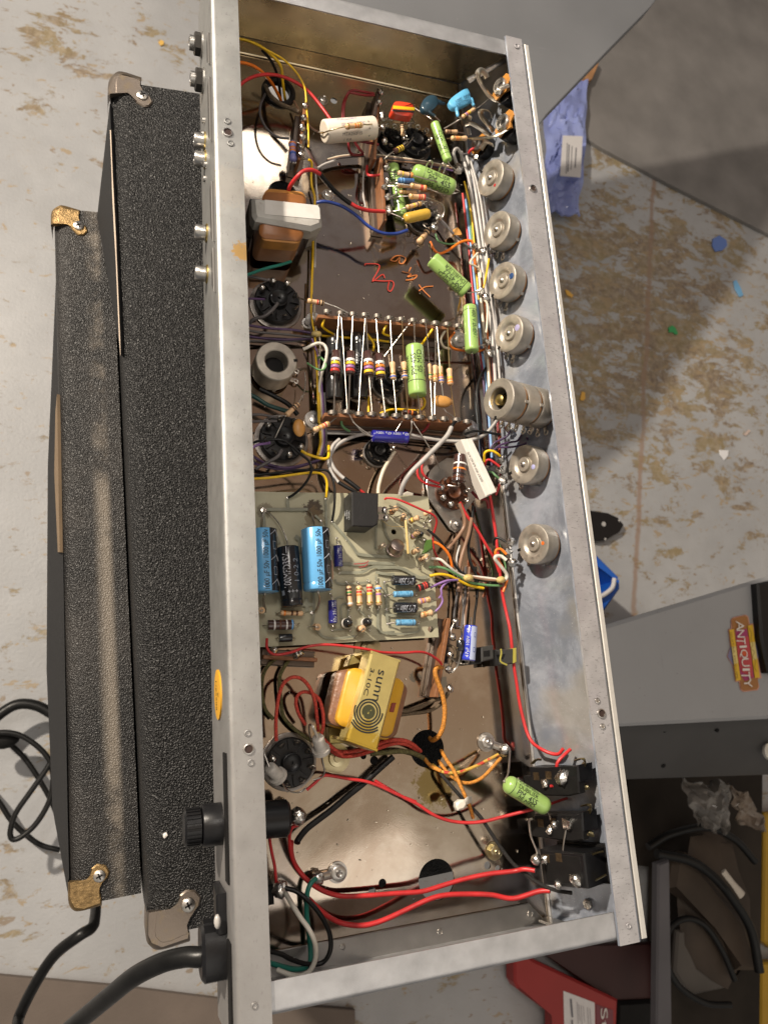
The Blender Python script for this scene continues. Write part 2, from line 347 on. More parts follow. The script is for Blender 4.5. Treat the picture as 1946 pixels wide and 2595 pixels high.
def crumple(pxs, z, amp, m, name, label, cat, nx=20, ny=40, seed=3, parent=None, th=.006):
    a, b, c_, d = [Z(u, v, z) for u, v in pxs]; vs, fs = [], []
    for lay in (0, 1):
        for i in range(ny + 1):
            for j in range(nx + 1):
                s, t_ = j / nx, i / ny; p = (a*(1-s) + b*s)*(1-t_) + (d*(1-s) + c_*s)*t_
                e = min(1, 6*min(s, 1-s) + .15) ; q = NZ.noise(p*26 + V((seed, 0, 0)))*amp + abs(NZ.noise(p*60 + V((0, seed, 0))))*amp*.8
                sh = V((NZ.noise(V((seed, t_*5, 0))), NZ.noise(V((s*5, seed, 3))), 0))*.012
                vs.append(p + sh + V((0, 0, q*e - lay*th*e - lay*.0005)))
    k = (nx+1)*(ny+1)
    for lay in (0, 1):
        for i in range(ny):
            for j in range(nx):
                f = (lay*k + i*(nx+1)+j, lay*k + i*(nx+1)+j+1, lay*k + (i+1)*(nx+1)+j+1, lay*k + (i+1)*(nx+1)+j); fs.append(f if lay else f[::-1])
    bd = [j for j in range(nx+1)] + [i*(nx+1)+nx for i in range(1, ny+1)] + [ny*(nx+1)+j for j in range(nx-1, -1, -1)] + [i*(nx+1) for i in range(ny-1, 0, -1)]
    for i in range(len(bd)): fs.append((bd[i], bd[(i+1) % len(bd)], k + bd[(i+1) % len(bd)], k + bd[i]))
    return put(name, (vs, fs), m, parent, 25)
t = thing('plastic_bag', 'crumpled blue plastic bag with white label lying on the floor beside the table edge', 'bag', Z(1440, 420, -.98))
crumple([(1375, 215), (1490, 200), (1470, 548), (1385, 535)], -.965, .02, BAGM, 'film', '', '', parent=t)
flat_poly('label', [(1426, 343), (1476, 345), (1471, 449), (1419, 445)], -.935, .0015, mat('label_paper', (.72, .70, .70), .6, 0, .04, 200), t, .0002)
for k, x in enumerate((1440, 1444, 1452, 1462)):
    lb = flat_poly('printed_line', [(x-4, 362 + 4*k), (x - 2 + k % 2, 362 + 4*k), (x-5 + k % 2, 440 - 5*k), (x-7, 440 - 5*k)], -.9348, .0003, mat('print_grey', (.16, .16, .18), .7), t, 0)
o = flat_poly('cardboard_scrap', [(1479, 190), (1512, 150), (1517, 160), (1500, 200), (1490, 205)], -.965, .02, mat('cardboard', (.42, .22, .10), .7, 0, .15, 30)); tag(o, 'brown cardboard scrap sticking out under the grey table edge', 'cardboard')
LID = mat('light_grey_case', (.33, .335, .345), .5, 0, .04, 10, .06, 500); g = NG(LID); g.over(g.math('MULTIPLY', g.step(g.noise(70, 4, 0, None, ((2.0, .08, 1), .3)), .66, .70), .3), (.20, .20, .20)); g.over(g.math('MULTIPLY', g.step(g.noise(9, 6), .5, .8), .25), (.24, .235, .225)); g.over(g.math('MULTIPLY', g.step(g.noise(200, 2), .71, .74), .6), (.12, .11, .10)); LID_SHADE = mat('shaded_grey_case', (.075, .073, .072), .55, 0, .1, 12, .05, 500)  # darker copy of the lid grey, with shade painted in for the ledge
t = thing('storage_case', 'light grey case lid with a colourful sticker right of the chassis', 'case', Z(1780, 1650, -.55))
LZ = -.5
flat_poly('lid', [(1480, 1597), (1536, 1584), (1935, 1464), (2200, 1400), (2200, 1805), (1946, 1822), (1640, 1838), (1500, 1845)], LZ, .012, LID, t, .004)
flat_poly('case_body', [(1650, 1605), (2150, 1480), (2150, 1785), (1650, 1812)], LZ - .0125, .486, LID_SHADE, t, .002)
bt = [Z(1500, 1845, LZ - .03), Z(2200, 1806, LZ - .03), Z(2200, 1955, LZ - .12), Z(1500, 1978, LZ - .12)]
put('front_ledge', prism(bt, V((0, 0, -.03)), .002), LID_SHADE, t, 30)
for u, v, r in ((1680, 1851, 6), (1813, 1851, 5), (1677, 1940, 6)):
    p = Z(u, v, LZ - .035 - .085*(v - 1835)/130); put('screw_hole', lathe(p + V((0, 0, .003)), V((0, -.5, 1)), [(-.004, px(p, r)), (.0006, px(p, r))], 12), BLKM, t)
# sticker, built flat on the lid
def st(q): return [uv('D1', *p) for p in q]
ST = thing('sticker', 'red and yellow sticker with white lettering on the grey case lid', 'sticker', Z(1880, 1655, LZ))
def lay(name, q, k, col, par=None): return flat_poly(name, st(q), LZ + .0012 + k * .0005, .0004, mat('print_' + name, col, .45), par or ST, 0)
lay('border', [(300, 300), (340, 240), (650, 170), (720, 210), (755, 390), (840, 385), (915, 860), (1035, 1040), (960, 1250), (1045, 1715), (950, 1740), (990, 1930), (950, 2010), (600, 2050), (530, 2000), (490, 1800), (410, 1810), (345, 1420), (205, 1190), (285, 960), (235, 530), (300, 505)], 0, (.62, .30, .22))
lay('diamond', [(640, 480), (900, 870), (1020, 1035), (950, 1240), (640, 1800), (350, 1400), (220, 1190), (290, 960)], 1, (.20, .19, .32))
lay('brown_plate', [(315, 310), (350, 260), (640, 190), (705, 230), (960, 1760), (970, 1920), (930, 1990), (620, 2025), (550, 1980)], 2, (.36, .16, .05))
lay('maroon_field', [(410, 560), (690, 510), (860, 1700), (640, 1790), (520, 1600)], 3, (.36, .04, .14))
lay('red_field', [(430, 760), (730, 690), (810, 1300), (830, 1700), (560, 1560), (480, 1280)], 4, (.50, .06, .07))
lay('yellow_bar', [(262, 545), (365, 525), (540, 1765), (430, 1785)], 5, (.72, .45, .03))
lay('yellow_bar', [(708, 440), (828, 415), (1005, 1700), (888, 1715)], 5, (.72, .45, .03))
lay('yellow_bar_light', [(318, 960), (420, 940), (475, 1350), (375, 1370)], 6, (.72, .58, .22))
lay('yellow_bar_light', [(768, 850), (885, 830), (940, 1250), (838, 1280)], 6, (.72, .58, .22))
lay('orange_dot', [(640+75*math.cos(a*.6283), 1110+65*math.sin(a*.6283)) for a in range(10)], 7, (.62, .10, .03))
for s, a, b, hp in (('A', (420, 320), (440, 545), 240), ('N', (432, 535), (455, 725), 235), ('T', (420, 735), (435, 880), 285), ('I', (505, 930), (515, 985), 225), ('Q', (500, 1010), (520, 1225), 250), ('U', (545, 1240), (580, 1445), 230), ('I', (578, 1480), (586, 1540), 225), ('T', (540, 1560), (562, 1745), 275), ('Y', (605, 1740), (635, 1950), 235)):
    p0, p1 = [Z(*uv('D1', *q), LZ + .0052) for q in (a, b)]; textflat(ST, s, p0, p1, UP, mat('sticker_white', (.75, .70, .64), .5), px(p0, hp * 126/1212), 'letter')
p0, p1 = Z(*uv('D1', 290, 590), LZ+.0047), Z(*uv('D1', 435, 1730), LZ+.0047); textflat(ST, 'GUITAR PICKUPS', p0, p1, UP, mat('print_olive', (.33, .22, .03), .6), px(p0, 5.5))
sg = crom([Z(*uv('D1', *q), LZ+.0045) for q in ((730, 480), (800, 620), (790, 760), (830, 900), (800, 1000), (870, 1080), (830, 1200), (900, 1300), (880, 1450), (930, 1560))], 5); put('signature', tube(sg, .0004, 5, .3), mat('print_olive', (.33, .22, .03)), ST)
# dark bin with cords on the right
DARK = mat('dark_shaded_bin', (.034, .027, .021), .7, 0, .5, 6, .1, 300, spec=.2)  # dark plastic made near-black, shade beside the case painted in
t = thing('open_bin', 'dark open bin full of black cords at the lower right', 'bin', Z(1780, 2300, -.9))
BZ = -.955
flat_poly('bin_floor', [(1590, 1960), (1932, 1945), (1922, 2750), (1664, 2750), (1668, 2200), (1590, 2190)], BZ, .03, DARK, t)
flat_poly('side_wall', [(1667, 2190), (1697, 2180), (1706, 2750), (1662, 2750)], -.72, .015, mat('bin_wall', (.10, .095, .105), .5, 0, .15, 10), t, .003)
def cable(name, label, pts, r, col, cat='cable', group=None, n=10, k=8, m=None, parts=None):
    o = put(name, tube(crom(pts, k), r, n), m or plastic('wire_' + col, WC[col]), None, 60); tag(o, label, cat, group); return o
def dz(c, z, q): return [Z(*uv(c, x, y), z) for x, y in q]
cable('mains_cable', 'black cord loop in the dark bin at lower right', dz('D3', -.86, [(1200, 1900), (900, 1880), (600, 1700), (440, 1450), (400, 1200), (480, 950), (680, 850), (900, 950), (1100, 1250), (1250, 1600)]), .0055, 'black', group='cords in the dark bin')
cable('mains_cable', 'thick black cord running diagonally above the white tie in the bin', dz('D3', -.84, [(300, 60), (700, 150), (1000, 350), (1250, 650), (1450, 1000), (1550, 1500)]), .0085, 'black', group='cords in the dark bin')
cable('mains_cable', 'black cord arching just below the clear plastic bag', dz('D2', -.84, [(200, 1420), (480, 1260), (900, 1180), (1250, 1330), (1500, 1600)]), .007, 'black', group='cords in the dark bin')
put('clutter', ball(Z(*uv('D3', 1000, 700), -.88), .10, (.8, 1.3, .12), 16, 9, .25), mat('dark_brown_case', (.055, .040, .029), .55, 0, .4, 8, .1, 200, spec=.3), t, 60)
put('clutter', prism([Z(*uv('D3', *q), -.86) for q in ((540, 120), (700, 60), (1400, 900), (1560, 1500), (1300, 1500), (1050, 900), (480, 500))], V((0, 0, -.03)), .01), MATS['dark_brown_case'], t, 40)
put('clutter', prism([Z(*uv('D3', *q), -.88) for q in ((560, 1000), (900, 980), (1150, 1700), (700, 1800), (520, 1500))], V((0, 0, -.01)), .004), mat('grey_brown_panel', (.085, .074, .064), .5, 0, .2, 8), t, 40)
o = put('cable_tie', tube(dz('D3', -.81, [(1110, 275), (1230, 430), (1340, 570)]), [.006, .0055, .008], 8, .5), mat('tie_white', (.55, .50, .43), .5)); tag(o, 'off white tie wrapped on the diagonal black cord', 'cable tie')
o = crumple([(1725, 1985), (1850, 1980), (1848, 2110), (1770, 2095)], -.78, .03, mat('clear_film', (.15, .14, .13), .14, 0, .5, 14, .6, 60), 'plastic_bag', '', '', 16, 16, 8); tag(o, 'clear crumpled plastic bag at the top of the dark bin', 'bag')
o = crumple([(1848, 1985), (1900, 2020), (1940, 2110), (1872, 2085)], -.79, .025, mat('brown_film', (.20, .16, .125), .3, 0, .3, 20, .6, 60), 'plastic_bag', '', '', 12, 14, 15); tag(o, 'smoky brown plastic film beside the clear bag in the bin', 'bag')
YB = mat('yellow_plastic', (.46, .27, .012), .45, 0, .12, 12)
o = flat_poly('yellow_bin', [(1938, 2060), (2150, 2060), (2150, 2420), (1965, 2410), (1931, 2385)], -.965, .025, YB, None, .004); tag(o, 'yellow plastic bin at the right edge, the upper one', 'bin', 'yellow bins at the right edge')
o = flat_poly('yellow_bin', [(1928, 2440), (2150, 2440), (2150, 2750), (1926, 2750)], -.965, .025, YB, None, .004); tag(o, 'yellow plastic bin at the right edge, the lower one', 'bin', 'yellow bins at the right edge')
o = flat_poly('black_holder', [(1919, 1478), (2100, 1440), (2100, 1720), (1946, 1705), (1928, 1618)], -.486, .0135, BLK, None, .003); tag(o, 'black plastic holder at the right edge above the sticker case', 'holder')
o = put('white_cup', lathe(Z(1953, 1905, -.565), V((.1, .1, 1)), [(-.006, .012), (0, .0135), (.001, .012), (-.002, .011)], 20), mat('cup_white', (.70, .67, .60), .4)); tag(o, 'small white cup rim at the right edge on the dark ledge', 'cup')
# red box
t = thing('red_box', 'red box with a white label under the near end of the chassis', 'box', Z(1450, 2520, -.98))
RED = mat('red_plastic', (.32, .022, .020), .42, 0, .08, 10); RZ = -.95
flat_poly('front_panel', [(1303, 2400), (1352, 2432), (1566, 2534), (1558, 2720), (1406, 2720), (1402, 2568), (1312, 2508), (1303, 2490)], RZ, .03, RED, t, .004)
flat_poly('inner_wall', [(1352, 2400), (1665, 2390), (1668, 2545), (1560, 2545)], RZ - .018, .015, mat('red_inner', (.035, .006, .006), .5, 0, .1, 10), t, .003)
flat_poly('tool_handle', [(1566, 2540), (1680, 2534), (1690, 2750), (1560, 2750)], RZ - .008, .03, BLKM, t, .006)
flat_poly('label', [(1427, 2511), (1506, 2541), (1510, 2740), (1433, 2740)], RZ + .0012, .001, mat('label_paper', (.72, .70, .70), .6), t, 0)
flat_poly('label_band', [(1509, 2545), (1553, 2560), (1556, 2740), (1513, 2740)], RZ + .0012, .001, mat('label_maroon', (.20, .05, .065), .5), t, 0)
p0, p1 = Z(1521, 2556, RZ + .0026), Z(1525, 2640, RZ + .0026); textflat(t, 'Str', p0, p1, UP, mat('label_white', (.7, .66, .62), .5), px(p0, 20))
p0, p1 = Z(1446, 2532, RZ + .0026), Z(1450, 2578, RZ + .0026)
for k_, (x_, a_, b_) in enumerate(((1462, 2540, 2600), (1466, 2545, 2588), (1472, 2548, 2610), (1478, 2550, 2590), (1488, 2553, 2605), (1494, 2556, 2600))): put('printed_line', tube([Z(x_, a_, RZ + .0026), Z(x_ + 3, b_, RZ + .0026)], px(p0, .9), 5, .1), mat('print_light_grey', (.42, .40, .41), .6), t)
put('printed_line', tube([p0, p1], px(p0, 2.5), 6, .1), mat('print_grey', (.16, .16, .18)), t); put('printed_line', tube([Z(1449, 2585, RZ+.0026), Z(1451, 2640, RZ+.0026)], px(p0, 2.2), 6, .1), MATS['print_grey'], t)
# small things on the floor
t = thing('guitar_pickguard', 'black plastic plate with holes on the floor beside the chassis', 'plate', Z(1540, 1330, FZ))
flat_poly('plate', [(1440, 1290), (1500, 1294), (1540, 1300), (1566, 1312), (1580, 1330), (1570, 1348), (1548, 1360), (1535, 1369), (1512, 1370), (1440, 1360)], FZ + .02, .012, BLK, t)
for u, v, r in ((1529, 1328, 6), (1568, 1319, 3), (1533, 1366, 3)): put('hole', lathe(Z(u, v, FZ + .0203), UP, [(-.004, px(Z(u, v, FZ), r)), (.0004, px(Z(u, v, FZ), r))], 14), mat('paint_grey', (.45, .44, .43), .5), t)
t = thing('blue_bin', 'bright blue plastic bin peeking out beside the chassis', 'bin', Z(1530, 1480, -.9))
BLU = mat('blue_plastic', (.012, .11, .52), .35, 0, .1, 10)
flat_poly('bin_wall', [(1480, 1385), (1514, 1408), (1568, 1462), (1564, 1478), (1530, 1442), (1500, 1420), (1480, 1440)], -.80, .12, BLU, t, .003)
flat_poly('bin_wall', [(1570, 1468), (1571, 1492), (1533, 1545), (1500, 1560), (1528, 1508), (1556, 1474)], -.80, .12, BLU, t, .003)
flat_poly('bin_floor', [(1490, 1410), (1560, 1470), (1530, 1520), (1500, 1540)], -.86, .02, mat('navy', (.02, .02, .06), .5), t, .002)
put('cord', tube(crom([Z(1556, 1466, -.79), Z(1550, 1490, -.79), Z(1525, 1510, -.79), Z(1500, 1520, -.79)]), .0042, 8), mat('cord_white', (.6, .58, .58), .4), t)
for nm, lab, pts, col, cat in (('guitar_pick', 'white guitar pick lying on the worn floor', [(1822, 1140), (1845, 1141), (1844, 1155), (1835, 1166), (1824, 1152)], (.8, .8, .82), 'pick'),
    ('guitar_pick', 'orange yellow guitar pick on the floor beside the middle of the chassis', [(1474, 992), (1482, 994), (1483, 1010), (1478, 1015), (1469, 1013)], (.75, .42, .08), 'pick'),
    ('paint_chip', 'yellow chip on the floor close to the front edge, upper one', [(1432, 733), (1440, 736), (1453, 748), (1449, 754), (1436, 746)], (.75, .42, .08), 'paint chip'),
    ('paper_scrap', 'bright green scrap of paper on the worn floor', [(1693, 830), (1703, 824), (1711, 830), (1718, 846), (1712, 848), (1704, 841), (1695, 842)], (.05, .36, .12), 'scrap'),
    ('paint_chip', 'round blue chip on the floor below the dark mat', [(1806, 605), (1822, 596), (1840, 608), (1842, 622), (1830, 634), (1812, 637), (1804, 622)], (.13, .22, .55), 'paint chip'),
    ('paint_chip', 'long sky blue chip on the floor near the right edge', [(1858, 712), (1865, 709), (1876, 728), (1883, 748), (1874, 752), (1862, 732)], (.16, .38, .62), 'paint chip'),
    ('paint_chip', 'tiny pinkish chip on the floor above the white pick', [(1884, 1102), (1896, 1088), (1902, 1092), (1890, 1104)], (.62, .5, .44), 'paint chip'),
    ('paint_chip', 'round orange chip on the floor above the tall cabinet', [(402, 106), (409, 100), (416, 104), (416, 112), (408, 115)], (.75, .47, .12), 'paint chip')):
    o = flat_poly(nm, pts, FZ + .004, .0025, mat(lab[:22].replace(' ', '_'), col, .45), None, .0005); tag(o, lab, cat)
# ------------------------------------------------------------------ speaker cabinets
def tolex(name, s=.9):
    m = mat(name, (.0095, .0092, .0092), .43, 0, .3, 300, s, 1020, spec=.46, voro=.0011); return m
TA = tolex('black_tolex', 1.0); TB = tolex('dusty_black_tolex', .7)
ZA, ZB = -.115, -.20
a0, a1 = Z(280, 203, ZA), Z(380, 2378, ZA); b0, b1 = Z(136, 527, ZB), Z(176, 2300, ZB)
da = (a1 - a0).normalized(); na = V((-da.y, da.x, 0)); na = na if na.x > 0 else -na
g = NG(TB); e1 = g.math('SUBTRACT', g.dot(tuple(na)), na.dot(a0) - .015)
s1 = g.math('MULTIPLY', g.step(e1, -.010, -.001), g.step(e1, .006, .0005)); yy = g.dot((0, 1, 0))
s1 = g.math('MULTIPLY', s1, g.step(g.math('ADD', g.noise(40, 5), g.math('MULTIPLY', g.step(g.math('ABSOLUTE', g.math('SUBTRACT', yy, .19)), .16, .02), .35)), .38, .75))
g.over(g.math('MULTIPLY', s1, .7), (.24, .205, .165)); g.over(g.math('MULTIPLY', g.step(g.noise(14, 6), .35, .7), .14), (.15, .13, .115))
def cab(name, label, c0, c1, wd, zt, m):
    d = (c1 - c0); w2 = wd if isinstance(wd, tuple) else (wd, wd); wd = w2[0]; t = thing(name, label, 'speaker cabinet', (c0 + c1)/2 + V((0, 0, FZ - zt)))
    r = .012; dn = V((0, 0, -1)); u = d.normalized(); vs = []; prof = [(0, -r)] + [(r*(1 - math.cos(a*math.pi/12)), -r + r*math.sin(a*math.pi/12)) for a in range(1, 7)] + [(wd, 0)]
    pts = [(x, z) for x, z in prof] + [(wd, FZ - zt), (0, FZ - zt)]; k = len(pts)
    for e, w_ in zip((c0, c1), w2): vs += [e + na.normalized()*(x if x < wd else w_) + V((0, 0, z)) for x, z in pts]
    fs = [(i, (i+1) % k, k + (i+1) % k, k + i) for i in range(k)] + [tuple(range(k))[::-1], tuple(range(k, 2*k))]
    put('covered_box', (vs, fs), m, t, 25); return t
CA = cab('speaker_cabinet', 'taller black textured speaker cabinet right beside the chassis', a0, a1, .20, ZA, TA)
CB = cab('speaker_cabinet', 'lower dusty black speaker cabinet at the left, brassy corners', b0, b1, (na.dot(a0 - b0) - .0015, na.dot(a1 - b1) - .0015), ZB, TB)
# leaning grille panel beside the tall cabinet, and the bulging side of the low one
GR = mat('black_grille_cloth', (.008, .008, .009), .85, 0, .3, 500, .3, 900)
p = [Z(279, 262, ZA - .004), Z(307, 900, ZA - .004), Z(300, 640, ZB + .004), Z(247, 548, ZB + .004)]
put('grille_panel', prism(p, V((.006, 0, -.01)), 0), GR, CA, 20)
put('frayed_edge', tube(crom([Z(281, 330, ZA - .0035), Z(287, 480, ZA - .0035), Z(295, 640, ZA - .0035), Z(306, 900, ZA - .0035)]), [px(a0, q) for q in ([1.5]*6 + [2.2]*6 + [1.6]*6 + [.4])], 6), mat('frayed_cream', (.55, .45, .36), .8), CA)
lo = [(143, 700), (122, 1180), (119, 1700), (134, 2050), (174, 2270)]; hi = [(150, 640), (157, 1180), (166, 1700), (172, 2050), (177, 2270)]
vs = [Z(*q, ZB - .006) for q in hi] + [Z(*q, ZB - .07) for q in lo] + [Z(*q, ZB - .006) + V((.004, 0, -.10)) for q in hi]
fs = [(i, i+1, 6+i, 5+i) for i in range(4)] + [(5+i, 6+i, 11+i, 10+i) for i in range(4)] + [(0, 5, 10), (4, 14, 9)] + [(i+1, i, 10+i, 11+i) for i in range(4)]
put('grille_panel', (vs, fs), GR, CB, 20)
vs = [Z(*q, ZB - .0065) for q in ((150, 1000), (153, 1180), (157, 1400))] + [Z(*q, ZB - .022) for q in ((146, 1040), (143, 1200), (152, 1400))]
vs = vs + [v + V((.004, 0, -.002)) for v in vs]; vs = [v + V((-.0012, 0, .001)) if i < 6 else v for i, v in enumerate(vs)]
put('wood_edge', (vs, [(0, 1, 4, 3), (1, 2, 5, 4), (6, 9, 10, 7), (7, 10, 11, 8), (0, 3, 9, 6), (2, 8, 11, 5), (0, 6, 7, 1), (1, 7, 8, 2), (3, 4, 10, 9), (4, 5, 11, 10)]), mat('bare_plywood', (.20, .14, .085), .7, 0, .15, 40), CB, 20)
def corner(par, c, outl, edge, scr, z, m, wid):
    pts = [Z(*uv(c, x, y), z + .0014) for x, y in outl]; o = put('corner_protector', prism(pts, V((0, 0, -.0035)), .0008), m, par, 40)
    e = [Z(*uv(c, x, y), z - .003) for x, y in edge]; out = crom(e, 5); vs = []
    cen = Z(*uv(c, *scr), z); 
    for q in out:
        d = (cen - q); d.z = 0; d.normalize(); vs += [q + d*.006 + V((0, 0, .0045)), q + d*.0018 + V((0, 0, .0032)), q, q + V((0, 0, -.022))]
    fs = []
    for i in range(len(out) - 1):
        for j in range(3): fs.append((4*i+j, 4*i+j+1, 4*i+4+j+1, 4*i+4+j))
    put('corner_cap', (vs, fs), m, o, 60)
    s = cen + V((0, 0, .0012)); put('screw', lathe(s, UP, [(0, .0042), (.0012, .0038), (.002, .0022), (.0021, .0001)], 16), STEEL, o)
    for a in (0, 1): put('screw_slot', box(s + V((0, 0, .0021)), V((math.cos(.4 + a*1.571), math.sin(.4 + a*1.571), 0)), V((-math.sin(.4 + a*1.571), math.cos(.4 + a*1.571), 0)), UP, .0022, .0005, .0003), BLKM, o)
NK = mat('worn_nickel', (.36, .30, .25), .36, .9, .2, 120, .1, 900, col2=(.36, .27, .15), thr=(.5, .8)); RB = mat('tarnished_brass', (.32, .215, .10), .45, .9, .35, 260, .4, 900)
corner(CA, 'C1', [(738, 600), (762, 520), (810, 497), (960, 535), (942, 575), (968, 622), (1020, 648), (1040, 688), (1015, 718), (972, 720), (925, 690), (895, 640), (868, 620), (745, 640)], [(732, 650), (738, 560), (768, 508), (820, 494), (960, 533)], (967, 658), ZA, NK, 1)
corner(CA, 'C3', [(878, 1545), (1015, 1540), (1065, 1500), (1068, 1450), (1105, 1418), (1160, 1420), (1195, 1460), (1185, 1515), (1120, 1580), (1100, 1630), (1128, 1670), (1125, 1710), (960, 1768), (895, 1740), (872, 1690)], [(868, 1545), (866, 1690), (890, 1748), (955, 1773), (1128, 1722)], (1117, 1503), ZA, NK, 1)
corner(CB, 'C1', [(352, 1480), (370, 1420), (420, 1402), (545, 1430), (525, 1465), (535, 1510), (585, 1530), (598, 1565), (570, 1592), (525, 1590), (480, 1540), (455, 1512), (360, 1520)], [(347, 1525), (352, 1440), (390, 1402), (430, 1398), (545, 1427)], (536, 1538), ZB, RB, 1)
corner(CB, 'C3', [(412, 1368), (520, 1362), (545, 1335), (545, 1290), (580, 1263), (630, 1272), (654, 1310), (640, 1350), (600, 1372), (582, 1410), (600, 1440), (604, 1500), (500, 1538), (440, 1530), (412, 1480)], [(405, 1370), (407, 1480), (430, 1532), (480, 1543), (606, 1508)], (592, 1332), ZB, RB, 1)
put('white_chip', ball(Z(*uv('C3', 980, 1095), ZA + .0005), .0011, (1.3, 1.6, .5), 7, 5, .6), mat('label_white', (.7, .66, .62)), CA)
cable('speaker_cable', 'black cable leaving the low cabinet towards the lower left corner', [Z(*uv('C3', *q), z) for q, z in (((572, 1500), -.60), ((566, 1580), -.57), ((548, 1640), -.55), ((470, 1690), -.54), ((330, 1800), -.56), ((220, 1960), -.58), ((120, 2160), -.6), ((60, 2350), -.6), ((-150, 2600), -.97))], .0058, 'black')
CG = 'black cables tangled at the left edge'
cable('black_cable', 'doubled black cable arching over the left cable tangle', dz('C9', -.93, [(-150, 640), (0, 490), (160, 390), (300, 370), (450, 405), (600, 490)]), .008, 'black', group=CG)
cable('black_cable', 'black cable curling from the plug lump down to the floor loop', dz('C9', -.9, [(-100, 690), (150, 700), (300, 760), (450, 870), (560, 1010), (600, 1200), (560, 1450), (420, 1700), (260, 1850), (150, 1890), (120, 1800), (180, 1600), (330, 1380), (480, 1170), (590, 1000)]), .0040, 'black', group=CG)
cable('black_cable', 'black cable crossing diagonally under the tangle at left', dz('C9', -.96, [(100, 800), (280, 980), (420, 1180), (560, 1420), (640, 1600)]), .0040, 'black', group=CG)
cable('black_cable', 'shiny black cable running to the low cabinet foot', dz('C9', -.97, [(-150, 1300), (0, 1480), (140, 1690), (320, 1860), (480, 1960), (680, 2010)]), .0040, 'black', group=CG)
o = put('power_plug', ball(Z(*uv('C9', 20, 770), -.92), .018, (1.4, .8, .6), 18, 11, .08), BLKM); tag(o, 'black plug lump among the cables at the left edge', 'plug')
# ------------------------------------------------------------------ chassis
CH = thing('amplifier_chassis', 'open plated steel amplifier chassis seen from its wiring side', 'chassis', V((W/2, L/2, -H)))
def Lw(u, v, o):
    d = ray(u, v); t = (-o/1000 - CAM.x) / d.x; return CAM + d * t       # on the outer left wall
def to_pan(u, v):
    p = P(u, v, 0); return p.x, p.y
def circ(u, v, r, n=36):
    p = P(u, v, 0); R = px(p, r); return [(p.x + R*math.cos(2*math.pi*i/n), p.y + R*math.sin(2*math.pi*i/n)) for i in range(n)]
PANM = mat('pan_plate', (.56, .475, .405), .2, 1, 0, 60, .012, 1600); g = NG(PANM)
c = g.mix(g.step(g.noise(16, 5, .5), .38, .62), (.48, .385, .30), (.60, .52, .43)); c = g.mix(g.math('MULTIPLY', g.step(g.noise(34, 4), .58, .72), .35), c, (.50, .42, .24))
c = g.mix(g.math('MULTIPLY', g.step(g.noise(9, 3), .55, .66), .4), c, (.44, .42, .50)); c = g.mix(g.math('MULTIPLY', g.step(g.noise(900, 2), .70, .74), .5), c, (.9, .86, .78)); g.n.links.new(c, g.b.inputs['Base Color'])
g.n.links.new(g.math('ADD', .05, g.math('MULTIPLY', g.step(g.noise(22, 5), .35, .75), .13)), g.b.inputs['Roughness'])
for cc, r, col in ((P(1100, 1990, 0), .013, (.30, .22, .06)), (P(700, 1500, 0), .02, (.34, .29, .27)), (P(1120, 1730, 0), .004, (.25, .27, .26)), (P(1052, 1715, 0), .004, (.25, .27, .26))): g.blot(tuple(cc), r, col, 300, .8)
holes = [circ(706, 235, 41), circ(846, 255, 9, 16), circ(717, 492, 38), circ(1082, 1897, 46), circ(948, 1927, 11, 16), circ(921, 1916, 8, 16), circ(1106, 2229, 49), circ(969, 2238, 10.5, 16), circ(943, 2258, 9.5, 16), circ(1235, 2193, 9.5, 16), circ(1261, 2201, 7.5, 16), circ(1049, 2279, 2.5, 10)]
out = [(.0012, DB), (W - DR, DB), (W - DR, L - DT), (.0012, L - DT)]
put('pan', filled(out, holes, .0012, lambda x, y, z: V((x, y, -H + z))), PANM, CH, 30)
LM = mat('zinc_left', (.34, .34, .33), .48, .78, .12, 70, .06, 1600, rv=.12); g = NG(LM)
f1 = g.blot(tuple(Z(614, 637, 0)), .0062, (.42, .26, .09), 500, .95); f2 = g.blot(tuple(Z(592, 470, 0)), .0145, (.40, .375, .34), 260, .6)
f3 = g.math('MULTIPLY', g.step(g.noise(420, 3, 0, None, ((1.6, .7, 1), 0)), .60, .66), .6); g.over(f3, (.22, .21, .20))
g.over(g.math('MULTIPLY', g.step(g.noise(60, 6), .55, .8), .45), (.22, .20, .165))
f4 = g.math('MULTIPLY', g.step(g.dot((0, 1, 0)), .22, .05), .35); g.over(f4, (.45, .42, .415))
RM = mat('zinc_right', (.46, .45, .46), .42, .5, .14, 80, .10, 1400, rv=.12); g = NG(RM)
g.over(g.math('MULTIPLY', g.step(g.noise(420, 3, 0, None, ((.8, 2.2, 1), .1)), .585, .65), .7), (.22, .21, .215)); g.over(g.math('MULTIPLY', g.step(g.noise(35, 5), .45, .7), .35), (.40, .36, .39))
WM = mat('zinc_inner_wall', (.50, .52, .56), .17, .42, .1, 40, .04, 1500); g = NG(WM)
c = g.mix(g.step(g.noise(26, 7, .4), .36, .62), (.47, .51, .59), (.27, .30, .36)); c = g.mix(g.math('MULTIPLY', g.step(g.noise(11, 3), .5, .65), .45), c, (.52, .46, .34)); c = g.mix(g.math('MULTIPLY', g.step(g.noise(1000, 2), .69, .73), .6), c, (.9, .9, .9)); g.n.links.new(c, g.b.inputs['Base Color'])
EM = mat('zinc_end', (.62, .52, .35), .26, .9, .2, 40, .05, 1400, rv=.06)
EF = mat('zinc_end_flange', (.50, .50, .51), .45, .8, .14, 90, .08, 1500, rv=.1)
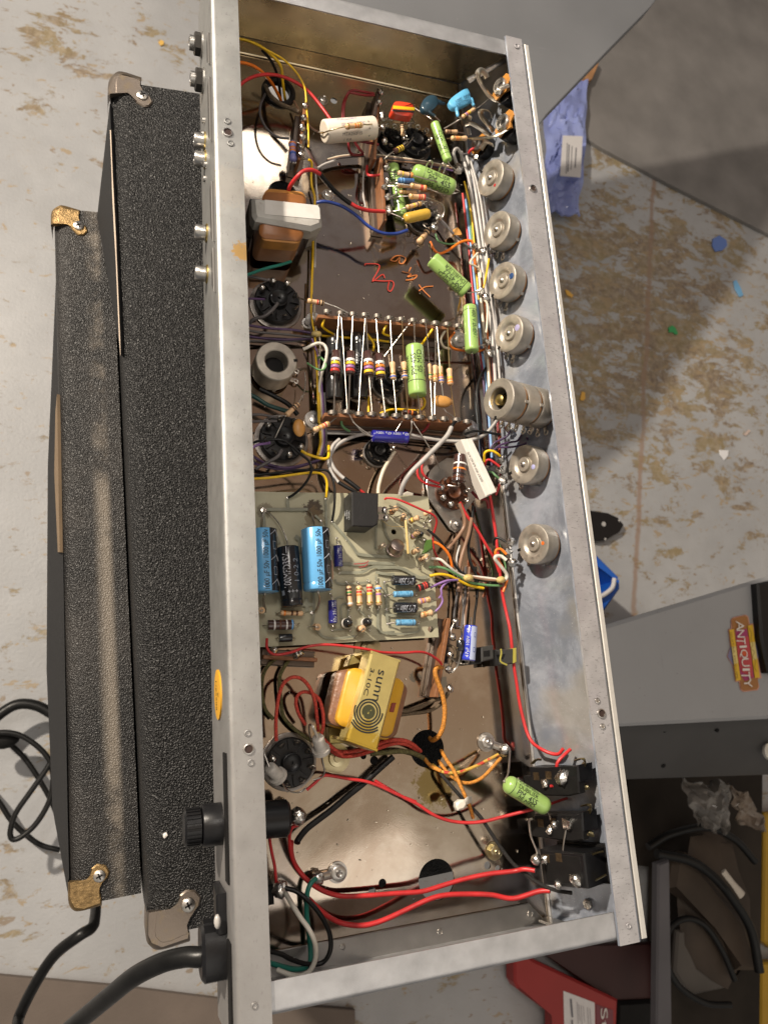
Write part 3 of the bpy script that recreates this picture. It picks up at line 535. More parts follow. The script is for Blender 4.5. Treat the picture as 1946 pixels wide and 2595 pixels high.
def sweep(name, prof, e0, e1, m, par=CH):
    """prof: list of (inward, z); swept between two frames (origin, inward dir, slant fn)"""
    k = len(prof); vs = [e(x, z) for e in (e0, e1) for x, z in prof]
    fs = [(i, k + i, k + (i+1) % k, (i+1) % k) for i in range(k)] + [tuple(range(k)), tuple(range(k, 2*k))[::-1]]
    o = put(name, (vs, fs), m, par, 28); o.data.validate(); bm_fix(o); return o
import bmesh
def bm_fix(o):
    b = bmesh.new(); b.from_mesh(o.data); bmesh.ops.recalc_face_normals(b, faces=b.faces); b.to_mesh(o.data); b.free()
def bend(wd, hh, t=.0012, r=.003):
    a = [(r*(1 - math.sin(k*math.pi/12)), -r*(1 - math.cos(k*math.pi/12))) for k in range(7)]       # from top of bend to side
    return [(wd, 0)] + a + [(0, -hh), (t, -hh)] + [(t + (r-t)*(1 - math.sin(k*math.pi/8)), -t - (r-t)*(1 - math.cos(k*math.pi/8))) for k in range(4, -1, -1)] + [(wd, -t)]
pl = bend(WL, H + .0006)
LWALL = sweep('rear_wall', pl, lambda x, z: V((x, -.012 + DB*(z/-H), z)), lambda x, z: V((x, L + .012 - DT*(z/-H), z)), LM)
RWALL = sweep('front_wall', bend(WR, H + .0006, .0012, .0022), lambda x, z: V((W - DR*(-z/H) - x, -.002 + DB*(z/-H), z)), lambda x, z: V((W - DR*(-z/H) - x, L + .001 - DT*(z/-H), z)), WM)
# the flange of the front wall carries its own scuffed finish
put('flange_face', prism([V((W - WR, -.002, .0003)), V((W - .0022, -.002, .0003)), V((W - .0022, L + .001, .0003)), V((W - WR, L + .001, .0003))], V((0, 0, -.0004)), 0), RM, RWALL, 0)
EB = sweep('end_wall', [(x, z - .0016) for x, z in bend(WB, H - .001)], lambda x, z: V((.0014, DB*(-z/H) + x, z)), lambda x, z: V((W - DR*(-z/H) - .0014, DB*(-z/H) + x, z)), EF)
ET = sweep('end_wall', [(x, z - .0016) for x, z in bend(WT, H - .001)], lambda x, z: V((.0014, L - DT*(-z/H) - x, z)), lambda x, z: V((W - DR*(-z/H) - .0014, L - DT*(-z/H) - x, z)), EF)
put('inner_face', prism([V((.0014, L - .00155, -.004)), V((W - .003, L - .00155, -.004)), V((W - DR - .002, L - DT - .00155, -H + .002)), V((.0014, L - DT - .00155, -H + .002))], V((0, -.0004, 0)), 0), EM, ET, 0)
def foot(pxs, rv, m):
    o = put('foot_flange', prism([P(u, v, 1.6) for u, v in pxs], V((0, 0, -.001)), .0004), m, CH, 30)
    for u, v in rv:
        p = P(u, v, 1.6); r = px(p, 8); put('rivet', lathe(p, UP, [(0, r), (.0005, r*.95), (.0006, r*.7), (.0002, r*.6)], 18), m, o)
foot([(560, 78), (600, 88), (980, 170), (1160, 214), (1150, 250), (980, 212), (618, 134), (560, 122)], [(762, 145), (949, 190)], EM)
FM2 = mat('zinc_foot', (.47, .45, .42), .3, 1, .12, 60, .05, 1400)
foot([(600, 2432), (707, 2409), (1000, 2352), (1340, 2289), (1388, 2340), (1300, 2360), (810, 2459), (600, 2505)], [(868, 2400), (1115, 2361), (1343, 2316)], FM2)
put('corner_flange', prism([V((W - DR - .003, DB + .003, -H + .002)), V((W - .012, DB + .003, -.012)), V((W - .012, DB + .0045, -.012)), V((W - DR - .003, DB + .0045, -H + .002))], V((-.008, 0, .002)), 0), FM2, CH)
# front panel edge and groove
FP = mat('aluminium_edge', (.66, .64, .60), .4, .5, .05, 200, .05, 900)
a = V((W + .0008, -.0015, -.001)); b = V((W + .0008, L - .001, -.001)); dn = V((-DR, 0, -H)).normalized() * .045
put('front_panel', prism([a, a + V((.0032, 0, 0)), b + V((.0032, 0, 0)), b], dn, .0004), FP, CH, 30)
# rivets and threaded holes of the flanges
def dimple(z, u, v, r, par, m, up=.0004):
    p = Z(u, v, z); q = px(p, r); put('rivet', lathe(p, UP, [(0, q), (up, q*.93), (up*1.3, q*.7), (up*.2, q*.55), (0, q*.1)], 18), m, par)
for u, v in ((577, 307), (585, 363), (628, 1858), (636, 1933), (645, 2549)): dimple(.0002, u, v, 9, LWALL, LM)
for u, v in ((1309, 117), (1513, 1776), (1526, 1841), (1592, 2346)): dimple(.0006, u, v, 7.5, RWALL, STEEL if v in (1776, 1841) else RM)
for u, v, z, par, r in ((577, 336, 0, LWALL, 13), (630, 1898, 0, LWALL, 14), (1349, 478, .0004, RWALL, 10), (1522, 1808, .0004, RWALL, 12)):
    p = Z(u, v, z); q = px(p, r); put('threaded_hole', lathe(p, UP, [(0, q), (.0009, q*.95), (.0010, q*.75), (.0003, q*.72)], 22, True, False), STEEL, par)
    put('hole_bore', lathe(p, UP, [(.0001, q*.73), (.00035, q*.72)], 18), mat('bore', (.05, .03, .025), .5, .3), par)
# outer rear wall: dark strips, sticker
for v0, v1 in ((1905, 2225), (2350, 2600)):
    a, b = Lw(566, v0, 0), Lw(572, v1, 0)
    put('dark_strip', prism([V((-.0009, a.y, -.0045)), V((-.0009, b.y, -.0045)), V((-.0009, b.y, -.014)), V((-.0009, a.y, -.014))], V((.0009, 0, 0)), .0002), BLKM, LWALL)  # flat black strip below the flange bend
for v0, v1 in ((130, 205), (255, 420), (540, 690), (715, 820)):
    a, b = Lw(526, v0, 0), Lw(528, v1, 0)
    put('raised_rib', prism([V((-.0014, a.y, -.004)), V((-.0014, b.y, -.004)), V((-.0014, b.y + .008, -.012)), V((-.0014, a.y, -.012))], V((.0014, 0, 0)), .0003), mat('rib_grey', (.09, .085, .08), .5, .3), LWALL)
p = Lw(553.5, 1760, .3); t = thing('inspection_sticker', 'orange yellow oval sticker on the outer rear wall', 'sticker', p)
put('sticker', lathe(V((-.0008, p.y, p.z)), V((-1, 0, 0)), [(-.0008, .0128), (0, .0128), (.0001, .012)], 32), mat('sticker_orange', (.70, .36, .02), .5), t)
for dz_, s, y0, y1 in ((.0012, 'H85508', p.y + .0045, p.y - .0065),):
    textflat(t, s, V((-.00105, y0 + .0025, p.z - .004)), V((-.00105, y1 - .0015, p.z - .004)), V((-1, 0, 0)), INK, .0032)
textflat(t, 'v', V((-.00105, p.y + .0012, p.z + .003)), V((-.00105, p.y - .0014, p.z + .003)), V((-1, 0, 0)), INK, .003)
XN = V((-1, 0, 0))
def hexa(A, ax, r, h, ref=UP): return lathe(A, ax, [(0, r), (h*.85, r), (h, r*.88)], 6, ref=ref)
for k, (u, v) in enumerate(((513, 114), (516, 205))):
    p = Lw(u, v, 0); t = thing('jack_nut', ('upper' if k == 0 else 'lower') + ' black hex nut of a rear jack near the far end', 'nut', p, 'jack nuts on the rear wall')
    put('washer', lathe(p, XN, [(0, .0078), (.001, .0078), (.0012, .007)], 24), STEEL, t); put('nut', hexa(p + XN*.0012, XN, .0072, .0042), mat('blackened_nut', (.06, .055, .05), .4, .6), t)
    put('bushing', lathe(p + XN*.0052, XN, [(0, .0046), (.003, .0046), (.0032, .0034), (0, .0032)], 20), STEEL, t)
for k, (u, v, wv) in enumerate(((520, 358, 'upper'), (521, 405, 'lower'), (525, 591, 'upper of the middle pair'), (526, 695, 'lower of the middle pair'))):
    p = Lw(u, v, 0); r = .0046
    t = thing('phono_socket' if k < 2 else 'cap_nut', ('bright silver phono socket on the rear wall, ' if k < 2 else 'silver cap nut on the rear wall, ') + wv, 'socket' if k < 2 else 'nut', p, None)
    put('shell', lathe(p, XN, [(0, r), (.006, r), (.0068, r*.9), (.007, r*.6), (.004, r*.55)] if k < 2 else [(0, r*.6), (.0012, r*.6), (.0013, r), (.0065, r), (.0074, r*.85), (.0075, r*.3)], 24), STEEL, t)
    put('collar', lathe(p, XN, [(0, r*1.25), (.0008, r*1.2)], 20), BRASS, t)
for k, (u, v) in enumerate(((519, 305), (516, 340), (523, 417), (521, 453))):
    p = Lw(u, v, 0); o = put('screw', lathe(p, XN, [(0, .0022), (.0014, .0019), (.002, .0008)], 14), STEEL); tag(o, 'tiny screw on the rear wall, %s of the four by the phono sockets' % ('topmost', 'second from top', 'third from top', 'lowest')[k], 'screw', 'screws by the phono sockets')
# fuse holder
p = Lw(568, 2093, 0); p.z = -.030; t = thing('fuse_holder', 'black fuse holder with ribbed knob on the rear wall', 'fuse holder', p)
put('collar', lathe(p, XN, [(0, .0102), (.0090, .0102), (.0098, .0096)], 32), BLK, t)
kn = []; 
put('knob', lathe(p + XN*.0100, XN, [(0, .0082), (.0006, .0088), (.0075, .0088), (.0086, .0078), (.0089, .005)], 32), BLK, t)
for i in range(26):
    a = 2*math.pi*i/26; d = V((0, math.cos(a), math.sin(a))); put('rib', box(p + XN*.0143 + d*.0089, XN, d, XN.cross(d), .0034, .0004, .0005), BLK, t)
q0 = V((.0, P(700, 2073, 22).y, -H + .024)); A0 = pt('B7', (120, 772, 24)); A1 = pt('B7', (385, 770, 24)); A0.x = .001
put('barrel', lathe(A0, A1 - A0, [(0, .0094), ((A1-A0).length - .0015, .0094), ((A1-A0).length, .0080)], 28), BLK, t)
put('solder_tip', ball(pt('B7', (462, 755, 24)), .0046, (1.1, 1, .9), 12, 9, .3), SOLDER, t); put('lug', box(pt('B7', (400, 765, 24)), V((1, 0, 0)), V((0, 1, 0)), UP, .003, .0016, .0012), TIN, t)
# strain relief with power cord, line switch body
p = Lw(572, 2412, 0); p.z = -.031; t = thing('strain_relief', 'black square strain relief bushing on the rear wall', 'bushing', p)
put('body', prism([p + V((-.0115, s*.0125, c_*.0115)) for s, c_ in ((-1, -.4), (-.85, -.8), (-.5, -1), (.5, -1), (.85, -.8), (1, -.4), (1, .4), (.85, .8), (.5, 1), (-.5, 1), (-.85, .8), (-1, .4))], V((.0115, 0, 0)), .0015), BLK, t)
put('notch', box(p + V((-.006, .0126, .0)), V((1, 0, 0)), V((0, 1, 0)), UP, .004, .0012, .004), BLK, t)
cable('mains_cable', 'thick black power cord curving out of the strain relief', [p + V((.004, 0, 0))] + [Z(*uv('C3', *q), z) for q, z in (((1215, 1812), p.z), ((1100, 1815), -.036), ((960, 1850), -.045), ((800, 1930), -.06), ((660, 2040), -.08), ((540, 2140), -.10), ((420, 2240), -.12), ((330, 2330), -.14), ((200, 2430), -.4), ((60, 2480), -.8), ((-100, 2500), -.98), ((-400, 2520), -.985))], .0047, 'black', n=16)
p = Lw(560, 2285, 0); t = thing('line_switch', 'small black switch clip on the rear wall above the bushing', 'switch', p)
put('bezel', prism([V((-.005, p.y + .009, -.018)), V((-.005, p.y - .009, -.018)), V((-.003, p.y - .009, -.045)), V((-.003, p.y + .009, -.045))], V((.005, 0, 0)), .001), BLK, t); put('lever', ball(V((-.005, p.y - .002, -.014)), .0024, (.7, 1.4, .7)), mat('lever_white', (.42, .40, .38), .3), t)
# handwriting on the pan
RI, OI = mat('red_marker', (.42, .03, .02), .5), mat('orange_marker', (.55, .17, .04), .5)
hw = thing('pan_marking', 'red and orange handwritten marks on the pan beside the green capacitor', 'handwriting', P(990, 690, 0))
for c, ls, m in (('A5', [[(82, 905), (95, 890), (205, 905), (150, 1025), (160, 1030), (230, 980), (250, 1010)], [(160, 1030), (245, 1035), (310, 1035), (325, 1070), (300, 1120), (275, 1105), (285, 1040)]], RI),
                 ('A5', [[(295, 862), (340, 825), (395, 825), (425, 850), (400, 888), (370, 880), (375, 835), (340, 868), (295, 862)], [(395, 955), (470, 975), (440, 1000), (520, 985), (490, 1020), (425, 1028)], [(470, 920), (450, 960)], [(535, 1065), (570, 1110), (630, 1170)], [(655, 1080), (590, 1085), (535, 1118)]], OI)):
    for l in ls: q = crom([pt(c, (x, y, .75)) for x, y in l], 5); put('stroke', tube(q, .00042, 5, .25), m, hw)
# ------------------------------------------------------------------ builders for the electronics
PROF = dict(bone=[(0, .35), (.015, .7), (.06, .97), (.1, 1), (.2, 1), (.27, .86), (.73, .86), (.8, 1), (.9, 1), (.94, .97), (.985, .7), (1, .35)],
 rod=[(0, .5), (.004, .93), (.015, 1), (.985, 1), (.996, .93), (1, .5)],
 film=[(0, .2), (.01, .55), (.04, .82), (.09, .96), (.15, 1), (.85, 1), (.91, .96), (.96, .82), (.99, .55), (1, .2)],
 cut=[(0, .8), (.012, .93), (.03, .98), (.06, 1), (.94, 1), (.97, .98), (.988, .93), (1, .8)],
 can=[(0, .86), (.01, .97), (.025, 1), (.855, 1), (.868, .965), (.885, .965), (.90, 1), (.975, 1), (.99, .97), (1, .86)],
 can2=[(0, .80), (0, .86), (.012, .97), (.03, 1), (.97, 1), (.988, .97), (1, .86), (1, .8)])
def radat(prof, t):
    for (a, ra), (b, rb) in zip(prof, prof[1:]):
        if a <= t <= b: return ra + (rb - ra) * ((t - a) / (b - a) if b > a else 0)
    return prof[-1][1]
def axial(name, cat, label, c, a, b, wd, h, la=None, lb=None, m=None, pf='bone', bands='', bt=None, group=None, lead=.00042, lm=None, n=16, bw=.045, text=(), sc=None):
    ha, hb = h if isinstance(h, tuple) else (h, h); A, B = pt(c, (*a, ha)), pt(c, (*b, hb)); Lg = (B - A).length; R = px((A + B)/2, wd * CR[c][2]) / 2
    t = thing(name, label, cat, (A + B)/2, group); ax = (B - A).normalized()
    body = put('body', lathe(A, ax, [(q*Lg, r*R) for q, r in PROF[pf]], n), m, t, 50)
    bt = bt or ([.14, .31, .43, .55] if pf == 'bone' else [.14, .32, .50, .68])
    for k, ch in enumerate(bands):
        q = bt[k]; r = radat(PROF[pf], q) * R + .00010; hw = bw * Lg
        put('band', lathe(A + ax*(q*Lg - hw), ax, [(0, r - .0001), (.0001, r), (2*hw - .0001, r), (2*hw, r - .0001)], n, False, False), band(ch), t, 50)
    lm = lm or TIN
    for e, l, o in ((A, la, -1), (B, lb, 1)):
        if l:
            pts = [e - ax*(o*.0004)] + ([e + ax*(o*.0012)] if len(l) > 1 else []) + [pt(c, q) for q in l]
            put('lead', tube(crom(pts, 4), lead, 6), lm, t, 60)
    for s in text:
        st_, t0, t1, ang, mm = s[:5]; textcyl(t, st_, A, B, R, t0, t1, ang, mm, s[5] if len(s) > 5 else None)
    t_ = (t, A, B, R); return t_
WIREN = 0
def wire(label, col, c, wd, pts, group=None, cat='wire', name=None, n=8, k=5):
    q = crom([pt(c, p) for p in pts], k); r = px(q[len(q)//2], wd*CR[c][2])*.41
    nm = name or ('wire' if col not in ('bare',) else 'bare_wire')
    o = put(nm, tube(q, r, n), wm(col), None, 60); tag(o, label, cat, group); return o
def eyelet(par, p, ax, r=.0016, name='lug', tall=.004, m=None, up=UP):
    """a soldered tag: loop of flat metal plus stem"""
    ax = V(ax).normalized(); s = up.cross(ax); s = s.normalized() if s.length > .1 else V((1, 0, 0))
    lp = [p + up*(tall + r + r*math.sin(a*math.pi/5)) + s*(r*math.cos(a*math.pi/5)) for a in range(11)]
    return put(name, merge(tube(lp, .00055, 5, .7, cap=False), tube([p, p + up*tall], .0012, 5, .35, up=ax)), m or TIN, par, 60)
def blob(par, p, r, name='solder_joint', m=None, w=.25): return put(name, ball(p, r, (1, 1.1, .9), 8, 6, w), m or SOLDER, par, 60)
# ------------------------------------------------------------------ potentiometers on the front wall
E1w = V((-DR, 0, -H)).normalized(); E2w = V((0, -1, 0))
WAF = WAFER
def pot(label, C, ax, h, rot, dot=None, R=.0128, hole=False, secs=1, group=None, base=None, marks=None):
    A = C - ax*h; t = thing('potentiometer', label, 'potentiometer', A, group); e1, e2 = base or (E1w, E2w)
    put('bushing_nut', lathe(A, ax, [(0, .007), (.0022, .007), (.0024, .006)], 6), STEEL, t)
    sl = (h - .002) / secs
    for s in range(secs):
        z0 = .002 + s*sl
        put('wafer', lathe(A + ax*z0, ax, [(0, R*.93), (.0022, R*.93)], 30), WAF, t)
        z1 = sl + z0 if s == secs - 1 else sl + z0 - .0008
        if s < secs - 1: pr = [(z0 + .0021, R), (z1 - .001, R), (z1, R*.95), (z1, R*.3)]
        elif hole: pr = [(z0 + .0021, R), (z1 - .0008, R), (z1 - .0001, R*.95), (z1, R*.60), (z1 - .0005, R*.55), (z1 - .004, R*.53), (z1 - .009, R*.5)]
        else: pr = [(z0 + .0021, R), (z1 - .0010, R), (z1 - .0003, R*.975), (z1, R*.92), (z1, R*.60), (z1 - .0004, R*.55), (z1 - .0016, R*.45), (z1 - .0017, R*.39), (z1 - .0002, R*.36), (z1, R*.34), (z1, R*.14)]
        put('can', lathe(A, ax, pr, 40), CAN, t, 35)
        cd = (e1*math.cos(rot + .35) + e2*math.sin(rot + .35))
        put('can_tab', box(A + ax*(z0 + .0016) + (e2*math.cos(rot) - e1*math.sin(rot))*R*.98, ax, cd, ax.cross(cd), .0016, .001, .0005), CAN, t)
        for k in (-1, 0, 1):
            a = rot + k*.42; d = (e1*math.cos(a) + e2*math.sin(a)); p = A + ax*(z0 + .0012) + d*(R*.95); s_ = ax.cross(d)
            lp = [p + d*(.003 + .0014 + .0014*math.cos(q*math.pi/5)) + s_*(.0014*math.sin(q*math.pi/5)) for q in range(11)]
            put('terminal', merge(tube([p - d*.002, p + d*.0032], .0013, 5, .3, up=ax), tube(lp, .0006, 5, .7, up=ax, cap=False)), TIN, t, 60)
    if hole: put('hole_lining', lathe(C - ax*.009, ax, [(0, R*.5), (.0002, R*.2)], 24), BLKM, t)
    if not hole: put('shaft_end', lathe(C - ax*.002, ax, [(0, .0016), (.0028, .0016), (.0033, .0010), (.0034, .0003)], 14), STEEL, t)
    put('slot', box(C + (e1*math.cos(rot) + e2*math.sin(rot))*R*.93 + ax*.0001, e1*math.cos(rot) + e2*math.sin(rot), e2*math.cos(rot) - e1*math.sin(rot), ax, .0012, .0008, .0003), BLKM, t)
    if dot:
        p = Q(*dot[0], 0); p = C + (Q(*dot[0], h*1000) - C); r = px(p, dot[1]); put('colour_dot', lathe(p + ax*.00012, ax, [(0, r), (.0001, r*.9)], 14), mat('dot_%d_%d' % (dot[0][0], dot[0][1]), dot[2], .5), t)
    for s, ang, rr, hh in (marks or ()):
        for i, ch in enumerate(s):
            if ch == ' ': continue
            a = ang + i*hh*.8/rr; u = (e1*math.cos(a) + e2*math.sin(a)); tg = ax.cross(u)
            p0 = C + u*rr; textflat(t, ch, p0, p0 + tg*hh*.62, ax, mat('stamp', (.34, .315, .28), .4, .9), hh, 'stamped_digit')
    return t
PG = 'potentiometers on the front wall'; HP = .0138
def qp(c, x, y, h=HP): return Q(*uv(c, x, y), h*1000)
pot('round metal potentiometer with a red dot, nearest the jacks', qp('A5', 1133, 165), WN, HP, -.9, (uv('A5', 1173, 230), 4, (.42, .02, .02)), group=PG)
pot('round metal potentiometer without a dot, second from the jacks', qp('A5', 1185, 600), WN, HP, .75, group=PG, marks=[('1378047', 2.6, .0098, .0016)])
pot('round metal potentiometer with a dark blue dot', qp('A5', 1232, 1030), WN, HP, .6, (uv('A5', 1312, 993), 8, (.012, .05, .16)), group=PG)
pot('round metal potentiometer with a pale violet dot, above the stacked one', qp('A8', 848, 1500), WN, HP, .6, (uv('A8', 985, 1415), 8.5, (.36, .33, .52)), group=PG)
PT = pot('long stacked potentiometer of three cans with a brass centre', qp('B9', 450, 388, .043), WN, .043, 1.25, hole=True, secs=3, R=.0130, group=PG)
c_ = qp('B9', 455, 400, .040); put('shaft_end', lathe(c_ - WN*.004, WN, [(0, .0034), (.0035, .0034), (.0042, .002), (.0043, .0005)], 16), BRASS, PT)
pot('round metal potentiometer with a pale blue dot, below the stacked one', qp('B9', 803, 1308), WN, HP, .25, (uv('B9', 945, 1345), 6.5, (.36, .36, .60)), group=PG, marks=[('6421', .55, .0098, .0017), ('7', 3.6, .0098, .0017)])
pot('round metal potentiometer with an orange dot, last of the row', qp('B2', 1356, 990), WN, HP, .15, (uv('B2', 1433, 985), 4.8, (.72, .14, .015)), group=PG, marks=[('8079', -1.25, .0098, .0018), ('304 TEIB 151', .5, .0098, .0016)])
pot('tan metal potentiometer with a big open centre, standing on the pan', pt('A6', (560, 1462, 20)), UP, .020, -.1, R=.0128, hole=True, base=(V((1, 0, 0)), V((0, -1, 0))))
# ------------------------------------------------------------------ tube sockets
def socket(label, c, x, y, rp_, h=9, rot=0, n=8, m=None, ringk=1.18, lugs=True, post=True, sold=()):
    B = pt(c, (x, y, h)); B.z = -H; p = B; r = px(pt(c, (x, y, h)), rp_); t = thing('tube_socket', label, 'tube socket', p)
    put('retaining_ring', lathe(p, UP, [(.0002, r*ringk), (.0012, r*ringk), (.0014, r*(ringk - .06)), (.0012, r*.95)], 36), mat('dark_steel', (.22, .20, .185), .4, 1, .2, 200), t)
    hh = h/1000; m = m or BLK
    put('body', lathe(p, UP, [(0, r), (hh*.55, r), (hh*.6, r*.96), (hh*.62, r*.5), (hh*.62, r*.42), (hh, r*.40), (hh*1.02, r*.36), (hh*.9, r*.22), (hh*.9, r*.06), (hh*.8, r*.04)], 36), m, t, 35)
    for k in range(n):
        a = rot + 2*math.pi*k/n; d = V((math.cos(a), math.sin(a), 0)); q = p + d*r*.68 + UP*hh*.5
        put('rib', box(p + (V((math.cos(a + math.pi/n), math.sin(a + math.pi/n), 0)))*r*.72 + UP*hh*.62, V((math.cos(a + math.pi/n), math.sin(a + math.pi/n), 0)), V((-math.sin(a + math.pi/n), math.cos(a + math.pi/n), 0)), UP, r*.2, r*.03, hh*.12), m, t)
        if lugs:
            o = eyelet(t, q, d, .0015, 'lug', .0032 + .001*(k % 2), None, (UP + d*.45).normalized())
            if k in sold: blob(o, q + UP*.0055 + d*.002, .0021)
    return t
socket('black octal tube socket beside the grey choke', 'A6', 595, 570, 58, 11, .3, sold=(2, 3, 1))
socket('black octal tube socket above the far corner of the circuit board', 'B1', 505, 430, 60, 11, .2, sold=(3, 7, 6))
socket('black octal tube socket near the fuse holder with two white diodes', 'B7', 420, 290, 62, 11, .5, sold=(3,))
socket('black small tube socket behind the white capacitor by the far wall', 'A4', 195, 770, 34, 9, .1, 9, BLKM, 1.3)
socket('black small tube socket under the thin green capacitor', 'A4', 430, 790, 40, 9, .1, 9, None, 1.15)
socket('black small tube socket half hidden under the yellow capacitor', 'A9', 1330, 900, 34, 9, .4, 9, None, 1.15)
socket('black small tube socket between the lug strips behind the resistors', 'A7', 760, 790, 38, 9, .1, 9, None, 1.15)
socket('black small tube socket under the dark blue capacitor', 'B2', 195, 270, 34, 8, .1, 9, BLKM, 1.1)
S4 = socket('brown phenolic tube socket carrying the large brown resistor', 'B2', 760, 590, 44, 9, .1, 9, mat('brown_bakelite', (.10, .035, .015), .4, 0, .3, 200), 1.1, sold=(4, 5, 6))
br = thing('socket_bracket', 'flat steel bracket under the brown tube socket', 'bracket', pt('B2', (690, 700, 3)))
put('plate', prism([pt('B2', (x, y, 3)) for x, y in ((540, 520), (570, 430), (640, 370), (700, 330), (870, 350), (920, 470), (930, 620), (860, 720), (800, 790), (805, 880), (770, 900), (730, 880), (560, 640))], V((0, 0, -.0012)), .0003), STEEL, br, 30)
put('rivet', lathe(pt('B2', (770, 840, 3)), UP, [(0, .0045), (.001, .0042), (.0012, .002), (.003, .0018), (.0034, .0008)], 18), STEEL, br)
o = put('mounting_tab', prism([pt('B2', (x, y, 5)) for x, y in ((350, 610), (400, 585), (450, 600), (455, 650), (400, 665), (355, 650))], V((0, 0, -.004)), .001), mat('clear_nylon', (.45, .42, .36), .3), br)
# ------------------------------------------------------------------ lug strips
def strip(label, c, ends, hgt, th, lugs, m=None, toward=None, lugm=None, big=True, lh=None, feet=()):
    a, b = pt(c, (*ends[0], hgt)), pt(c, (*ends[1], hgt)); d = (b - a).normalized(); s = UP.cross(d)
    t = thing('lug_strip', label, 'terminal strip', V(((a + b)/2)[:2] + (-H,)))
    dp = hgt/1000 - .003
    put('board', prism([a - s*th, b - s*th, b + s*th, a + s*th], V((0, 0, -dp)), .0003), m or PHEN, t, 30)
    put('mounting_rail', prism([a - s*.004 - UP*(dp*.75), b - s*.004 - UP*(dp*.75), b + s*.005 - UP*(dp*.75), a + s*.005 - UP*(dp*.75)], V((0, 0, -(hgt/1000 - dp*.75 - .0006))), .0005), mat('dark_plated', (.16, .13, .11), .35, .9), t, 30)
    for f in feet:
        p = pt(c, (*f, 1.8)); o = put('foot', lathe(V((p.x, p.y, -H + .0002)), UP, [(0, .006), (.0015, .0058), (.0016, .003), (.0030, .0028), (.0034, .0014)], 18), STEEL, t)
    for k, q in enumerate(lugs):
        p = pt(c, (q[0], q[1], lh or hgt)); r = .0031 if big else .0016
        if big:
            vs = []; nn = 8
            for i in range(nn + 1):
                f = math.pi*(i/nn) ; x = math.cos(f)*r; y = .0013*math.sin(f) - .0016*abs(math.cos(f))**2.5 - .0004
                for yy_ in (-.0011, .0011): vs += [p + d*x + s*yy_ + UP*y, p + d*x + s*yy_ + UP*(y - .0006)]
            fs = []
            for i in range(nn):
                o_ = 4*i; fs += [(o_, o_+4, o_+6, o_+2), (o_+1, o_+3, o_+7, o_+5), (o_, o_+1, o_+5, o_+4), (o_+2, o_+6, o_+7, o_+3)]
            fs += [(0, 2, 3, 1), (4*nn, 4*nn+1, 4*nn+3, 4*nn+2)]
            o = put('lug', merge((vs, fs), tube([p, p - UP*.006], .0013, 5, .4, up=s)), lugm or mat('lug_metal', (.17, .15, .13), .5, .9, .25, 400), t, 40)
            blob(o, p - UP*.0012, .0017, m=mat('dull_solder', (.50, .47, .43), .35, 1))
        else:
            o = eyelet(t, p - UP*.002, s, .0016, 'lug', .0022, lugm); blob(o, p + UP*.001, .0022, w=.5)
    return t
strip('long brown lug strip with twelve lugs, the one nearer the choke', 'A7', ((95, 218), (1345, 335)), 22, .0012, [(185, 175), (310, 190), (422, 198), (530, 205), (645, 215), (755, 235), (862, 245), (970, 255), (1075, 265), (1175, 280), (1282, 290), (1382, 305)], feet=((60, 260), (1385, 430)), lh=24)
strip('long brown lug strip with twelve lugs, the one nearer the circuit board', 'A7', ((155, 1118), (1500, 1195)), 22, .0012, [(235, 1098), (365, 1092), (480, 1110), (595, 1112), (705, 1122), (815, 1125), (920, 1138), (1035, 1140), (1145, 1150), (1255, 1155), (1368, 1165), (1465, 1180)], feet=((55, 1165), (1485, 1240)), lh=24)
strip('brown lug strip crowded with resistors and green capacitors', 'A9', ((610, -20), (680, 1010)), 20, .0011, [(690, 175), (705, 395), (660, 480), (710, 640), (725, 830), (735, 880)], big=False)
strip('brown lug strip right of the white capacitor', 'A4', ((40, 340), (0, 1000)), 20, .001, [(70, 560), (75, 690), (95, 830), (70, 600)], big=False)
strip('dark lug strip standing close to the far wall', 'AA', ((1330, 200), (1250, 760)), 22, .001, [(1360, 300), (1340, 520)], m=mat('dark_phenolic', (.03, .018, .012), .5), big=False, lugm=mat('dark_tin', (.2, .17, .14), .4, 1))
strip('lug strip full of solder between the grommet and the violet resistor', 'A1', ((975, 870), (925, 1340)), 20, .001, [(975, 900), (960, 1000), (945, 1080), (950, 1160), (935, 1250), (940, 1310)], big=False)
strip('brown lug strip beside the lower corner of the circuit board', 'B6', ((575, 70), (440, 900)), 14, .0012, [(632, 105), (600, 270), (578, 455), (560, 610), (572, 810)], big=False)
strip('short dark strip under the red wire at the board edge', 'B5', ((110, 255), (650, 285)), 12, .0011, [(215, 190), (440, 235), (470, 215)], big=False)
# ------------------------------------------------------------------ transformers
t = thing('choke', 'grey painted choke with brown taped coil at the rear wall', 'transformer', pt('A3', (560, 900, 0)))
GP = mat('grey_paint_worn', (.50, .49, .46), .5, .3, .1, 60, .1, 500, col2=(.34, .32, .29), thr=(.42, .75)); g = NG(GP)
g.over(g.math('MULTIPLY', g.step(g.noise(200, 5), .55, .75), .6), (.22, .18, .14))
fr = put('frame', prism([pt('A3', (x, y, 35)) for x, y in ((232, 585), (905, 660), (925, 690), (940, 868), (830, 915), (270, 815), (238, 762))], V((0, 0, -.011)), .0022), GP, t, 30)
put('lit_patch', prism([pt('A3', (x, y, 35.25)) for x, y in ((362, 615), (890, 672), (908, 700), (915, 812), (360, 762))], V((0, 0, -.0002)), 0), mat('lit_paint_worn', (.62, .60, .57), .55, 0, .06, 60, .05, 600, col2=(.45, .42, .38), thr=(.5, .75)), fr, 0)  # lighter patch paints in the lit part of the frame top
put('frame_leg', prism([pt('A3', (x, y, 24)) for x, y in ((838, 690), (905, 680), (935, 868), (850, 900))], V((0, 0, -.0236)), .001), GP, t, 30)
